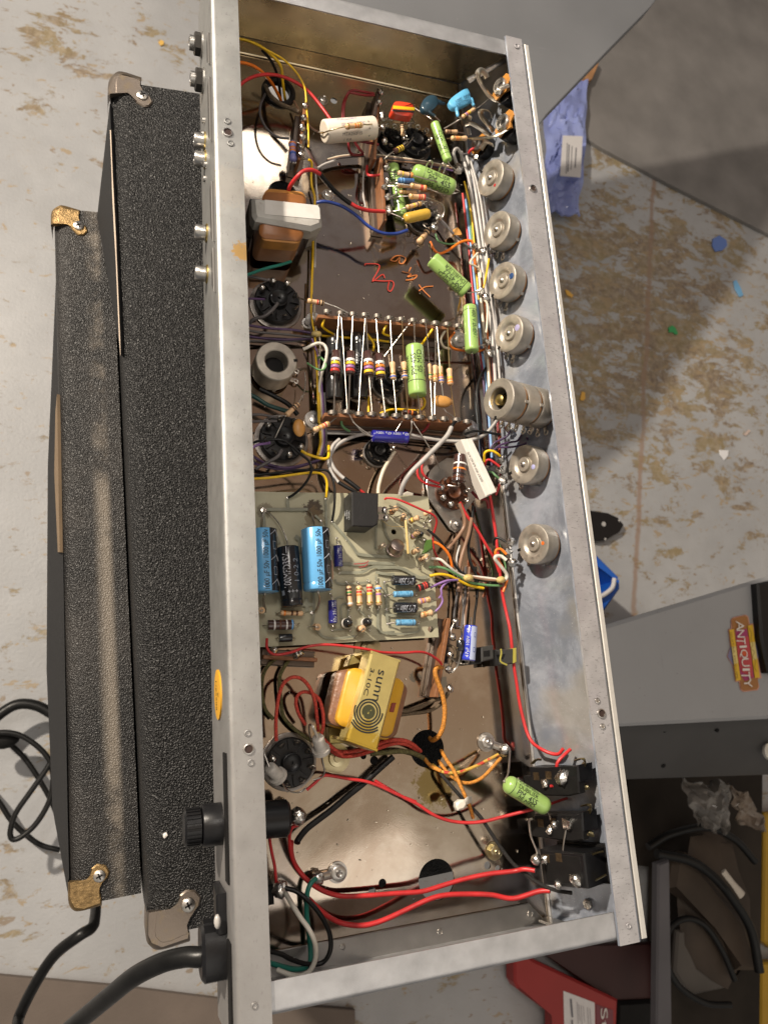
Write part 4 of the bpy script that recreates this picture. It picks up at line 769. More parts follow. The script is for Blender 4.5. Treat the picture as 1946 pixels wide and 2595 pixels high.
put('frame_leg', prism([pt('A3', (x, y, 24)) for x, y in ((215, 600), (262, 600), (290, 800), (240, 770))], V((0, 0, -.0236)), .001), mat('dark_lamination', (.06, .055, .05), .5, .5), t, 30)
def rounded(c, cx, cy, ux, uy, hx, hy, r, h, n=5):
    """rounded rectangle in crop pixels, u axis (ux, uy)"""
    pts = []
    for sx, sy, a0_ in ((1, 1, 0), (-1, 1, 90), (-1, -1, 180), (1, -1, 270)):
        for i in range(n + 1):
            a = math.radians(a0_ + 90*i/n); x, y = sx*(hx - r) + r*math.cos(a), sy*(hy - r) + r*math.sin(a); pts.append(pt(c, (cx + ux*x - uy*y, cy + uy*x + ux*y, h)))
    return pts
put('coil', prism(rounded('A3', 545, 770, .995, .09, 222, 235, 70, 32), V((0, 0, -.027)), .0015), mat('brown_coil_tape', (.26, .10, .03), .4, 0, .25, 70, .1, 300), t, 45)
put('coil_former', prism(rounded('A3', 545, 770, .995, .09, 205, 262, 60, 30.5), V((0, 0, -.010)), .0012), mat('amber_paper', (.50, .22, .05), .45, 0, .25, 90, .2, 300), t, 45)
put('coil_tape_end', prism(rounded('A3', 545, 800, .995, .09, 190, 248, 50, 26), V((0, 0, -.004)), .001), mat('amber_paper_light', (.62, .30, .08), .45, 0, .2, 90), t, 45)
# gold output transformer
t = thing('gold_transformer', 'gold bracketed transformer printed with a dark maker logo', 'transformer', pt('B5', (1100, 800, 0)))
GOLD = mat('gold_chromate', (.60, .49, .19), .32, .6, .14, 60, .06, 900, rv=.08); g = NG(GOLD); g.blot(tuple(pt('B5', (1080, 1110, 38))), .012, (.45, .28, .01), 120, .8)
top = [(1193, 190), (1487, 287), (1250, 1208), (943, 1097)]
fr = put('frame', prism([pt('B5', (x, y, 38)) for x, y in top], V((0, 0, -.016)), .0014), GOLD, t, 30)
lt = [pt('B5', (x, y, 38)) for x, y in top]; ex = (lt[1] - lt[0]).normalized(); ey = (lt[3] - lt[0]).normalized()
put('frame_leg', prism([lt[0], lt[1], lt[1] + ey*.0016, lt[0] + ey*.0016], V((0, 0, -.036)), .0004), GOLD, t, 30)
put('frame_leg', prism([lt[3] - ey*.0016, lt[2] - ey*.0016, lt[2], lt[3]], V((0, 0, -.036)), .0004), GOLD, t, 30)
YT = mat('yellow_tape', (.62, .33, .02), .35, 0, .1, 60, .08, 300)
ux, uy = .24, -.97
k_ = math.hypot(ux, uy); ux, uy = ux/k_, uy/k_
put('coil_end', prism(rounded('B5', 1185, 710, ux, uy, 300, 290, 80, 30), V((0, 0, -.021)), .0012), YT, t, 45)
put('coil', prism(rounded('B5', 1160, 725, ux, uy, 288, 355, 90, 25), V((0, 0, -.016)), .0012), mat('brown_winding', (.22, .10, .05), .4, 0, .25, 150, .3, 500), t, 45)
put('coil_lining', prism(rounded('B5', 1130, 735, ux, uy, 296, 345, 95, 15), V((0, 0, -.007)), .0008), YT, t, 45)
put('lead_patch', prism([pt('B5', (x, y, 30.6)) for x, y in ((1395, 715), (1440, 715), (1415, 810), (1370, 805))], V((0, 0, -.003)), .0003), mat('maroon_tape', (.25, .04, .02), .5), t)
for q in ([(760, 960), (940, 955), (940, 1120), (770, 1125)], [(1000, 240), (1130, 215), (1185, 190), (1160, 300), (960, 345)]): put('mounting_foot', prism([pt('B5', (x, y, 6)) for x, y in q], V((0, 0, -.0055)), .0006), GOLD, t)
for x, y in ((835, 1270), (1150, 165)): put('foot_screw', lathe(pt('B5', (x, y, 1)), UP, [(-.0008, .0085), (.0006, .0083), (.0008, .0048), (.003, .0045), (.0034, .0022), (.0042, .002)], 24), mat('yellow_zinc', (.55, .48, .30), .3, 1, .1, 200), t)
o_ = lt[0]; cxp = pt('B5', (1160, 805, 38)) + UP*.0002
sdir0, sdir1 = pt('B5', (1262, 378, 38.25)), pt('B5', (1192, 690, 38.25))
textflat(t, 'sunn', sdir0, sdir1, UP, INK, px(sdir0, 62*CR['B5'][2]), 'logo_text')
textflat(t, '3-10C', pt('B5', (1183, 365, 38.25)), pt('B5', (1110, 635, 38.25)), UP, INK, px(sdir0, 42*CR['B5'][2]))
lu = (lt[3] - lt[0]).normalized(); lv = UP.cross(lu)
put('logo_disc', lathe(cxp, UP, [(-.0001, .0038), (.00012, .0038)], 28), mat('worn_ink', (.04, .04, .012), .6, 0, 0, 500, col2=(.35, .28, .06), thr=(.62, .7)), t)
for k, R_ in enumerate((.0051, .0066, .0081, .0096, .0109)):
    full = k < 2; a0_, a1_ = (0, 360) if full else ((-100, 100) if k == 2 else (-62 + 4*k, 62 - 4*k))
    n_ = 40; ri, ro = R_ - .00042, R_ + .00042; vs = []
    for i in range(n_ + 1):
        a = math.radians(a0_ + (a1_ - a0_)*i/n_); d = lu*math.cos(a) + lv*math.sin(a); vs += [cxp + d*ri, cxp + d*ro]
    put('logo_ring', (vs, [(2*i, 2*i+1, 2*i+3, 2*i+2) for i in range(n_)]), INK, t, 0)
# ------------------------------------------------------------------ components outside the board
TXI = INK; GT = mat('green_cap_print', (.03, .06, .02), .5)
def R_(label, c, a, b, w_, h, la, lb, bands, pf='bone', m=None, group=None, **k): return axial('resistor', 'resistor', label, c, a, b, w_, h, la, lb, m or TAN, pf, bands, group=group, **k)
def C_(label, c, a, b, w_, h, la, lb, m, pf='film', **k): return axial('capacitor', 'capacitor', label, c, a, b, w_, h, la, lb, m, pf, **k)
# between the two long lug strips
G1 = 'resistors between the long lug strips'
DK = dict(pf='rod', m=DKR, group=G1, bt=[.16, .31, .46, .61], bw=.055, lead=.0005)
R_('dark brown resistor with red, violet, yellow and white bands, leftmost', 'A7', (248, 755), (262, 540), 84, 23, [(238, 1085, 23)], [(288, 205, 24)], 'rvyw', **DK)
R_('dark brown resistor with red, violet, yellow and white bands, second from left', 'A7', (385, 755), (397, 548), 84, 23, [(372, 1080, 23)], [(412, 225, 24)], 'rvyw', **DK)
R_('dark brown resistor with yellow, violet, orange and white bands, third from left', 'A7', (560, 768), (550, 548), 88, 24, [(588, 1100, 23)], [(530, 235, 24)], 'yvow', **DK)
R_('dark brown resistor with yellow, violet, orange and white bands, fourth from left', 'A7', (668, 785), (652, 568), 86, 24, [(706, 1110, 23)], [(625, 250, 24)], 'yvow', **DK)
for i, (lab, a, b, w_, la, lb, bd, lm) in enumerate((
  ('tan resistor with a blue end band, fifth from left', (782, 800), (772, 638), 55, [(810, 1112, 23)], [(755, 262, 24)], 'bt', None),
  ('tan resistor with black and blue bands touching the green capacitor', (888, 795), (877, 638), 55, [(915, 1125, 23)], [(860, 268, 24)], 'bnkt', GOLDW),
  ('thin tan resistor just right of the upright green capacitor', (1120, 808), (1108, 655), 40, [(1136, 1130, 23)], [(1078, 295, 24)], 'dgd', None),
  ('tan resistor, left of the pair sharing one lug', (1163, 825), (1163, 670), 52, [(1160, 1120, 23)], [(1168, 318, 24)], 'tot', None),
  ('tan resistor, right of the pair sharing one lug', (1221, 835), (1206, 678), 50, [(1236, 965, 20), (1245, 1005, 20)], [(1180, 318, 24)], 'bvot', None),
  ('tan resistor with orange bands, rightmost between the strips', (1303, 852), (1292, 698), 56, [(1342, 1138, 23)], [(1275, 328, 24)], 'ooy', GOLDW))):
    R_(lab, 'A7', a, b, w_, 23, la, lb, bd.replace('t', 'd'), lm=lm, group=G1)
C_('large green capacitor standing between the strips, printed .05 MFD', 'A7', (1003, 950), (974, 492), 168, 23, [(1032, 1140, 23)], [(970, 268, 24)], GREEN, 'cut', n=28, bands='k', bt=[.26], bw=.008, lead=.00055,
   text=[('DUBILIER', .30, .76, 58, INK), ('PM 4S5', .36, .78, 12, INK), ('.05 MFD', .38, .85, -26, INK), ('400 V.D.C.', .33, .80, -66, INK)])
for k, (lab, a, b) in enumerate((('left', (245, 990), (250, 435)), ('right', (470, 985), (470, 425)))):
    C_('black shiny electrolytic capacitor on the pan under the resistors, %s one' % lab, 'A7', a, b, 165, 11, [((a[0]), 1060, 12)], [(b[0] - 5, 380, 12)], mat('black_film_sleeve', (.013, .013, .014), .2, 0, .2, 60, .35, 160, coat=.4), 'can', n=28,
       text=[('100 MFD', .35, .7, 10, mat('grey_ink', (.10, .10, .11), .5))], group='black capacitors under the resistors')
wire('bare lead running from a top lug to a bottom lug, second from left', 'bare', 'A7', 14, [(306, 228, 24), (335, 660, 24), (361, 1080, 24)], G1 + ' leads')
wire('bare lead crossing beside the third dark resistor', 'bare', 'A7', 13, [(524, 240, 24), (490, 700, 24), (464, 1092, 24)], G1 + ' leads')
wire('braided silver lead slanting between the strips', 'bare', 'A7', 17, [(932, 285, 22), (820, 430, 18), (700, 590, 13)])
d = thing('disc_capacitor', 'small orange disc capacitor hanging by the lower long strip', 'capacitor', pt('A7', (1225, 1000, 18)))
put('disc', ball(pt('A7', (1225, 1000, 19)), .0075, (1, .55, .35), 18, 9), mat('orange_disc', (.55, .27, .07), .4, 0, .1, 300), d); put('lead', tube(crom([pt('A7', q) for q in ((1180, 1020, 18), (1130, 1050, 18), (1132, 1120, 23))], 4), .0003, 6), TIN, d); put('lead', tube(crom([pt('A7', q) for q in ((1215, 1040, 18), (1270, 1100, 20), (1340, 1145, 23))], 4), .0003, 6), TIN, d)
# top left
C_('white paper electrolytic capacitor near the far end, printed 250 MFD', 'AA', (170, 1110), (1230, 1030), 470, 27, [(60, 1120, 24)], [(1330, 1020, 22)], mat('white_card', (.74, .66, .55), .5, 0, .04, 200, .05, 300), 'can2', n=32,
   text=[('MALLORY', .24, .62, 62, mat('violet_ink', (.22, .20, .42), .6)), ('250 MFD 15VDC', .27, .74, 30, mat('grey_violet_ink', (.33, .30, .36), .6)), ('MTA250F15', .28, .66, -18, mat('grey_print', (.16, .14, .13), .6)), ('1 KA', .32, .47, -48, MATS['grey_print']), ('+', .79, .83, 34, MATS['grey_print']), ('+', .79, .83, 0, MATS['grey_print']), ('+', .79, .83, -36, MATS['grey_print'])])
R_('small tan resistor lying across the white capacitor', 'AA', (625, 1005), (985, 965), 120, 38, [(330, 1075, 36), (130, 1140, 27), (60, 1120, 22)], [(1130, 960, 36), (1250, 930, 30), (1330, 960, 22)], 'dood', lm=GOLDW, bt=[.14, .55, .70, .82])
R_('violet blue resistor by the solder filled lug strip', 'A3', (635, 35), (645, 235), 78, 16, [(680, 40, 18), (745, 75, 18)], [(665, 250, 15), (770, 205, 18)], 'ooob', 'bone', mat('violet_resistor', (.23, .23, .50), .35, 0, .06, 300), bt=[.14, .36, .50, .64], lead=.0005)
# grommet
p = P(706, 235, 0); r = px(p, 41); o = put('rubber_grommet', lathe(p, UP, [(-.003, r*.72), (.0015, r*.70), (.0028, r*.80), (.0022, r*1.02), (.0003, r*1.06)], 36, False, False), RUB); tag(o, 'black rubber grommet in the pan near the far rear corner', 'grommet')
# far right corner
K = thing('dipped_capacitor', 'red capacitor with yellow and black stripes', 'capacitor', pt('A4', (290, 470, 30)))
def slabcap(par, name, c, quad, h, th, m, bev=.0012):
    q = [pt(c, (x, y, h)) for x, y in quad]
    if len(q) > 5:
        for _ in range(2): q = [x for k in range(len(q)) for x in (q[k-1]*.25 + q[k]*.75, q[k]*.75 + q[(k+1) % len(q)]*.25)]
    return put(name, prism(q, V((0, 0, -th)), bev), m, par, 50)
RC = mat('red_dip', (.62, .05, .02), .22, coat=.4)
slabcap(K, 'body', 'A4', [(205, 410), (235, 400), (385, 425), (400, 450), (395, 540), (370, 562), (190, 530), (170, 505), (175, 470)], 34, .007, RC, .0016)
slabcap(K, 'stripe', 'A4', [(183, 462), (398, 482), (398, 512), (180, 494)], 34.15, .0003, mat('yellow_paint', (.72, .50, .02), .3), .0001); slabcap(K, 'stripe', 'A4', [(178, 500), (397, 517), (394, 534), (176, 518)], 34.15, .0003, mat('black_paint', (.02, .015, .015), .3), .0001)
for q in ([(180, 520, 30), (150, 580, 26), (90, 600, 20)], [(370, 560, 30), (365, 590, 26), (395, 630, 20)]): put('lead', tube(crom([pt('A4', x) for x in q], 4), .0004, 6), TIN, K)
R_('tan resistor below the striped capacitor with dark bands', 'A4', (320, 635), (180, 615), 42, 24, [(395, 640, 20)], [(60, 600, 20)], 'nkk')
R_('tan resistor standing below the striped one', 'A4', (270, 660), (280, 770), 40, 16, [(275, 640, 16)], [(275, 795, 16), (340, 800, 16)], 'kn')
R_('dark resistor with yellow bands slanting to the strip', 'A4', (285, 880), (190, 925), 52, 22, [(330, 850, 18), (385, 780, 16)], [(130, 965, 22), (95, 1000, 20)], 'yyyn', 'rod', DKR, bt=[.15, .35, .58, .8])
K = thing('disc_capacitor', 'dark blue disc capacitor in the shade of the far wall', 'capacitor', pt('A4', (550, 440, 30)))
DBD = mat('dark_blue_disc', (.02, .05, .075), .3, coat=.3)
slabcap(K, 'disc', 'A4', [(465, 480), (475, 410), (535, 352), (605, 345), (648, 400), (630, 450), (565, 515), (500, 520)], 32, .004, DBD, .0009)
for q_ in ([(625, 425, 30), (665, 440, 29), (700, 448, 28)], [(520, 505, 30), (560, 545, 30), (605, 575, 29)]): put('coated_leg', tube(crom([pt('A4', x_) for x_ in q_], 4), [.0016]*4 + [.0011]*4 + [.0007], 8), DBD, K, 60)
put('lead', tube(crom([pt('A4', q) for q in ((600, 570, 30), (650, 620, 26))], 3), .0004, 6), TIN, K)
K = thing('disc_capacitor', 'bright blue disc capacitor by the jacks with upside down print', 'capacitor', pt('A4', (860, 390, 34)))
SBD = mat('sky_blue_disc', (.12, .42, .68), .28, coat=.3)
slabcap(K, 'disc', 'A4', [(745, 430), (750, 390), (900, 285), (940, 280), (972, 400), (960, 425), (815, 490), (770, 475)], 38, .004, SBD, .0008)
for q_ in ([(955, 400, 36), (975, 440, 36), (990, 470, 36)], [(800, 475, 36), (818, 520, 36), (830, 575, 36)]): put('coated_leg', tube(crom([pt('A4', x_) for x_ in q_], 4), [.0018]*4 + [.0012]*4 + [.0007], 8), SBD, K, 60)
a_, b_ = pt('A4', (945, 340, 38.2)), pt('A4', (800, 410, 38.2)); textflat(K, '600 .001', a_, b_, UP, mat('blue_print', (.02, .07, .14), .5), .0024); a_, b_ = pt('A4', (950, 385, 38.2)), pt('A4', (800, 450, 38.2)); textflat(K, 'MALLORY', a_, b_, UP, MATS['blue_print'], .0026)
for q in ([(825, 560, 36), (850, 590, 34)], [(985, 460, 36), (1015, 485, 34)]): put('lead', tube(crom([pt('A4', x) for x in q], 3), .0004, 6), TIN, K)
R_('tan resistor with gold band below the blue disc', 'A4', (870, 582), (1000, 492), 40, 34, [(850, 600, 33), (690, 695, 26)], [(1035, 480, 36), (1150, 390, 38), (1260, 290, 36)], 'dvoy')
R_('tan resistor next to the thin green capacitor', 'A4', (760, 792), (920, 792), 48, 30, [(720, 795, 26)], [(1100, 775, 30), (1240, 760, 30), (1325, 735, 30)], 'dood', lm=GOLDW)
R_('shaded tan resistor behind the thin green capacitor', 'A4', (700, 725), (825, 730), 46, 20, [(660, 720, 18)], [(930, 745, 20)], 'nnn')
C_('slim green capacitor printed .01 MFD beside the jacks', 'A4', (595, 640), (730, 1020), 92, 34, [(560, 600, 30), (400, 490, 26)], [(760, 1070, 28), (810, 1110, 20)], GREEN, 'cut', n=24, bands='k', bt=[.84], bw=.007,
   text=[('PM  4S1', .74, .30, 18, INK), ('.01 MFD', .78, .28, -26, INK)])
# strip cluster
C_('green capacitor lying under the tan resistors', 'A9', (800, 120), (940, 960), 190, 11, [(690, 90, 12)], [(945, 1020, 10)], GREEN, 'cut', n=24, bands='k', bt=[.78], bw=.006, text=[('400 V.D.C.', .16, .58, 15, INK), ('.022 MFD', .20, .74, -25, INK)])
C_('large green capacitor with glossy round ends, printed .05 MFD', 'A5', (478, 108), (838, 262), 140, 24, [(440, 120, 20)], [(870, 290, 18), (740, 315, 14)], GREEN, 'film', n=28,
   text=[('DUBILIER', .28, .80, 44, INK), ('PM  4S5', .34, .84, 6, INK), ('.05 MFD', .34, .86, -36, INK)], bands='k', bt=[.24], bw=.004)
G2 = 'resistors on the crowded lug strip'
R_('tan resistor with black bands, topmost on the crowded strip', 'A9', (880, 245), (1135, 290), 88, 30, [(720, 215, 22)], [(1340, 345, 30), (1510, 385, 28), (1540, 450, 26), (1525, 540, 22)], 'ykod', group=G2, bt=[.3, .74, .83, .92])
R_('small blue capacitor shaped part among the tan resistors', 'A9', (890, 365), (1135, 375), 82, 29, [(800, 390, 26), (730, 410, 22)], [(1270, 440, 26)], 'cc', 'can', mat('blue_sleeve', (.05, .13, .32), .25, coat=.3), group=G2)
R_('tan resistor left of the pair with red bands', 'A9', (875, 455), (1090, 450), 78, 26, [(720, 455, 22)], None, 'dd', group=G2)
R_('tan resistor with two red bands, upper', 'A9', (1080, 445), (1345, 495), 90, 30, [(860, 415, 28), (740, 405, 22)], [(1500, 550, 26), (1600, 580, 22)], 'drro', group=G2, bt=[.14, .64, .74, .9])
R_('plain tan resistor under the red banded ones', 'A9', (905, 555), (1190, 555), 72, 24, [(850, 580, 24), (720, 660, 20)], None, 'dd', group=G2)
R_('tan resistor with three red bands, lower', 'A9', (1060, 620), (1330, 640), 92, 29, [(900, 630, 27), (750, 660, 20)], [(1450, 680, 27), (1590, 745, 24), (1630, 850, 22), (1600, 960, 20)], 'drrr', group=G2, bt=[.14, .6, .74, .9])
R_('tan resistor with black bands, lowest on the crowded strip', 'A9', (1015, 805), (1260, 735), 80, 27, [(900, 845, 24), (760, 870, 20)], [(1340, 705, 24)], 'dykd', group=G2, bt=[.14, .5, .74, .86])
C_('yellow tubular capacitor at the end of the crowded strip', 'A9', (985, 985), (1395, 895), 170, 30, [(960, 975, 28), (770, 895, 22)], [(1390, 910, 26), (1360, 820, 22), (1300, 740, 20)], mat('yellow_cap', (.58, .36, .05), .3, 0, .06, 200, coat=.2), 'film', n=24)
C_('green capacitor leaning over the pan, printed .022 MFD', 'A5', (645, 850), (938, 1125), 138, 22, [(635, 840, 20), (632, 720, 14)], [(985, 1130, 22), (1045, 1120, 20)], GREEN, 'cut', n=26, bands='k', bt=[.87], bw=.007, lead=.0005,
   text=[('DUBILIER', .84, .30, -36, INK), ('PM 4S22', .88, .36, 0, INK), ('.022 MFD.', .88, .26, 34, INK)])
C_('green capacitor at the end of the long lug strip by the wiring loom', 'A7', (1478, 130), (1500, 545), 128, 22, [(1440, 140, 20), (1390, 280, 22)], [(1560, 500, 18), (1620, 475, 18)], GREEN, 'cut', n=26, bands='k', bt=[.12], bw=.005,
   text=[('400 V.D.C.', .14, .64, 30, INK), ('100 V', .75, .45, -38, mat('dark_green_ink', (.05, .12, .03), .5))])
R_('glassy tan resistor on the solder blob right of the blue wire', 'A5', (530, 715), (620, 600), 52, 14, None, [(665, 560, 14), (700, 520, 16)], 'dkk', bt=[.3, .7, .85])
o = put('disc_capacitor', prism([pt('A5', (x, y, 8)) for x, y in ((830, 595), (865, 580), (885, 600), (905, 650), (880, 640), (845, 640), (828, 655))], V((0, 0, -.003)), .0008), mat('orange_disc', (.55, .27, .07))); tag(o, 'small orange disc capacitor flat near the wiring loom', 'capacitor')
# sockets' own parts
R_('tan resistor from the choke side socket to the long strip', 'A6', (990, 620), (1222, 655), 78, 22, [(865, 580, 16)], [(1400, 710, 24), (1560, 790, 24)], 'drkk', bt=[.2, .6, .72, .88], lead=.0005)
R_('tan resistor rising from the middle socket, brown tinted', 'B1', (650, 95), (520, 220), 60, 24, [(695, 5, 24)], [(500, 250, 20), (400, 460, 14)], 'nkn')
R_('tan resistor from the middle socket to the long strip', 'B1', (810, 378), (975, 300), 62, 26, [(745, 415, 18)], [(1045, 245, 22)], 'dord', bt=[.3, .55, .72, .88])
o = put('disc_capacitor', ball(pt('B1', (655, 350, 18)), .0052, (.75, 1.1, .4), 16, 9), MATS['orange_disc']); tag(o, 'orange disc capacitor tucked against the middle socket', 'capacitor')
R_('big dark brown resistor with white and orange bands on the brown socket', 'BA', (840, 1095), (890, 530), 275, 26, [(850, 1180, 22), (720, 1175, 18), (620, 1160, 16)], [(895, 330, 20)], 'nkow', 'rod', DKR, bt=[.14, .27, .46, .66], bw=.03, n=28, lead=.0006)
t = thing('cement_resistor', 'white square cement resistor printed KKA7', 'resistor', pt('BA', (1270, 780, 26)))
q = [pt('BA', (x, y, 33)) for x, y in ((895, 190), (1130, 165), (1655, 1290), (1425, 1395))]; WHT = mat('white_cement', (.72, .68, .62), .6, 0, .05, 200, .1, 500)
put('body', prism(q, V((0, 0, -.0095)), .0007), WHT, t, 30); put('raised_edge', prism([pt('BA', (x, y, 33.3)) for x, y in ((1010, 185), (1120, 172), (1645, 1290), (1530, 1340))], V((0, 0, -.0004)), .0002), WHT, t, 30)
textflat(t, 'KKA7 4W 6,0 k\u03a9 610', pt('BA', (1370, 1065, 33.3)), pt('BA', (1065, 450, 33.3)), UP, mat('grey_print', (.16, .14, .13)), .0021)
put('lead', tube([pt('BA', (1420, 1385, 30)), pt('BA', (1290, 1300, 26)), pt('BA', (1100, 1175, 16))], .0005, 6), TIN, t)
CB_ = mat('indigo_sleeve', (.02, .02, .26), .22, 0, .1, 60, coat=.3); SILV = mat('silver_print', (.48, .50, .56), .4)
C_('dark blue capacitor under the lower long strip printed 47u 100V', 'B2', (130, 165), (400, 180), 92, 20, [(100, 150, 20), (30, 100, 22), (-20, 55, 23)], [(410, 170, 20), (430, 120, 22), (432, 40, 23)], CB_, 'can', n=24, text=[('47\u00b5 100V 47\u00b5 100V', .98, .05, -40, SILV)])
C_('blue and silver capacitor beside the small brown strip', 'B6', (800, 148), (775, 515), 140, 20, [(800, 60, 18)], [(745, 550, 16), (690, 545, 14)], mat('royal_blue_sleeve', (.03, .05, .48), .22, 0, .1, 60, coat=.3), 'can', n=26)
T_ = bpy.data.objects['capacitor.%03d' % 0] if 'capacitor.000' in bpy.data.objects else None
A_, B_ = pt('B6', (800, 148, 20)), pt('B6', (775, 515, 20)); par = [o for o in bpy.data.objects if o.get('label', '').startswith('blue and silver')][0]; rr = px((A_+B_)/2, 70*CR['B6'][2])
stripcyl(par, 'silver_band', A_, B_, rr, .03, .98, 8, 72, mat('silver_blue_print', (.40, .45, .62), .35)); textcyl(par, '47\u00b5F 100V  47\u00b5', A_, B_, rr, .92, .04, 14, SILV); 
for q0 in (.2, .62):
    vs = []; d = (B_ - A_); c_ = (A_+B_)/2
    stripcyl(par, 'printed_mark', A_, B_, rr, q0, q0 + .14, 34, 52, mat('royal_print', (.03, .05, .3), .5), .0002); stripcyl(par, 'printed_mark', A_, B_, rr, q0 + .02, q0 + .12, 37, 49, MATS['silver_blue_print'], .00025)
axial('diode', 'diode', 'black diode beside the blue and silver capacitor', 'B6', (690, 300), (690, 412), 88, 20, [(705, 240, 18), (690, 170, 14), (640, 150, 14)], [(680, 490, 18), (650, 580, 15), (600, 640, 14)], mat('black_epoxy', (.015, .015, .016), .2, coat=.4), 'can2', n=20, lead=.0006)
for lab, c, pts, a, b, f in (('upper', 'B7', [(570, -5, 24), (580, 80, 22)], (640, 60), (672, 185), (655, 192)), ('lower', 'B7', [(170, 190, 22), (220, 300, 20)], (215, 325), (300, 410), (300, 408))):
    t = thing('diode', 'white top hat diode on the socket near the fuse holder, %s one' % lab, 'diode', pt(c, (*a, 22)))
    A, B = pt(c, (*a, 26)), pt(c, (*b, 20)); ax = (B - A); l = ax.length; r = .0034
    DW = mat('dirty_white_ceramic', (.50, .47, .43), .5, 0, .15, 300)
    put('body', lathe(A, ax, [(0, r*.6), (.0004, r*.9), (.001, r), (l*.8, r*1.02), (l*.82, r*1.45), (l, r*1.5), (l*1.01, r*1.3)], 24), DW, t, 40)
    if lab == 'upper': put('stem', tube([pt(c, (598, -30, 32)), A], .0008, 8), DW, t); put('lead', tube(crom([pt(c, q) for q in ((598, -30, 32), (570, -50, 30), (565, 0, 26), (580, 85, 18))], 4), .0005, 6), TIN, t); put('lead', tube(crom([B, pt(c, (680, 250, 17)), pt(c, (695, 390, 12)), pt(c, (600, 440, 10))], 4), .0005, 6), TIN, t)
    else: put('lead', tube(crom([A, pt(c, (190, 250, 24)), pt(c, (180, 190, 22)), pt(c, (260, 60, 16))], 4), .0005, 6), TIN, t); put('lead', tube(crom([B, pt(c, (325, 450, 18)), pt(c, (380, 530, 10)), pt(c, (480, 545, 8)), pt(c, (545, 500, 8))], 4), .0005, 6), TIN, t)
C_('green capacitor hanging near the rocker switches, printed DUBILIER', 'B8', (800, 405), (1130, 610), 142, 36, [(790, 395, 34), (822, 330, 30), (835, 160, 18)], [(1120, 615, 34), (1150, 680, 30), (1150, 780, 28)], GREEN, 'film', n=28, lead=.0006, bands='k', bt=[.13], bw=.006,
   text=[('CORNELL', .20, .66, 58, INK), ('DUBILIER', .20, .64, 26, INK), ('PM  4S5', .22, .66, -8, INK), ('.05 MFD', .26, .66, -38, INK)])
# ------------------------------------------------------------------ circuit board
BH = 14
PB = thing('circuit_board', 'translucent green grey circuit board covering the middle of the pan', 'circuit board', P(860, 1440, BH))
pm = mat('fibreglass_board', (.30, .30, .205), .34, 0, 0, 60, .1, 1200, coat=.25); g = NG(pm)
c = g.mix(g.step(g.noise(30, 4), .3, .7), (.345, .325, .22), (.415, .395, .28))
wv = g.n.nodes.new('ShaderNodeTexWave'); wv.inputs['Scale'].default_value = 300; g.n.links.new(g.pos, wv.inputs[0]); wv.bands_direction = 'DIAGONAL'
c = g.mix(g.math('MULTIPLY', wv.outputs['Fac'], .12), c, (.42, .41, .30)); g.n.links.new(c, g.b.inputs['Base Color'])
g.blot(tuple(P(796, 1288, BH)), .0062, (.035, .018, .008), 260, .95); g.blot(tuple(P(800, 1310, BH)), .0075, (.14, .09, .035), 400, .6); g.blot(tuple(P(672, 1292, BH)), .005, (.12, .09, .05), 300, .7)
bo = [(598, 1243), (760, 1246), (1000, 1250), (1087, 1257), (1092, 1300), (1100, 1404), (1106, 1500), (1114, 1614), (980, 1621), (850, 1629), (598, 1643)]
def pb2(u, v): p = P(u, v, BH); return p.x, p.y
def pcirc(u, v, r): p = P(u, v, BH); R = px(p, r); return [(p.x + R*math.cos(a*.45), p.y + R*math.sin(a*.45)) for a in range(14)]
put('board', filled([pb2(*q) for q in bo], [pcirc(*uv('B4', 900, 1343), 8), pcirc(*uv('B4', 553, 430), 7)], .0016, lambda x, y, z: V((x, y, -H + BH/1000 - .0016 + z))), pm, PB, 0)
TRM = mat('buried_trace', (.215, .218, .165), .35, 0, .25, 120, .1, 1200, coat=.25)
def trace(c, pts, wd):
    q = [pt(c, (x, y, BH + .06)) for x, y in pts]; r = px(q[0], wd*CR[c][2])/2; put('trace', tube(crom(q, 3), r, 4, .03), TRM, PB, 0)
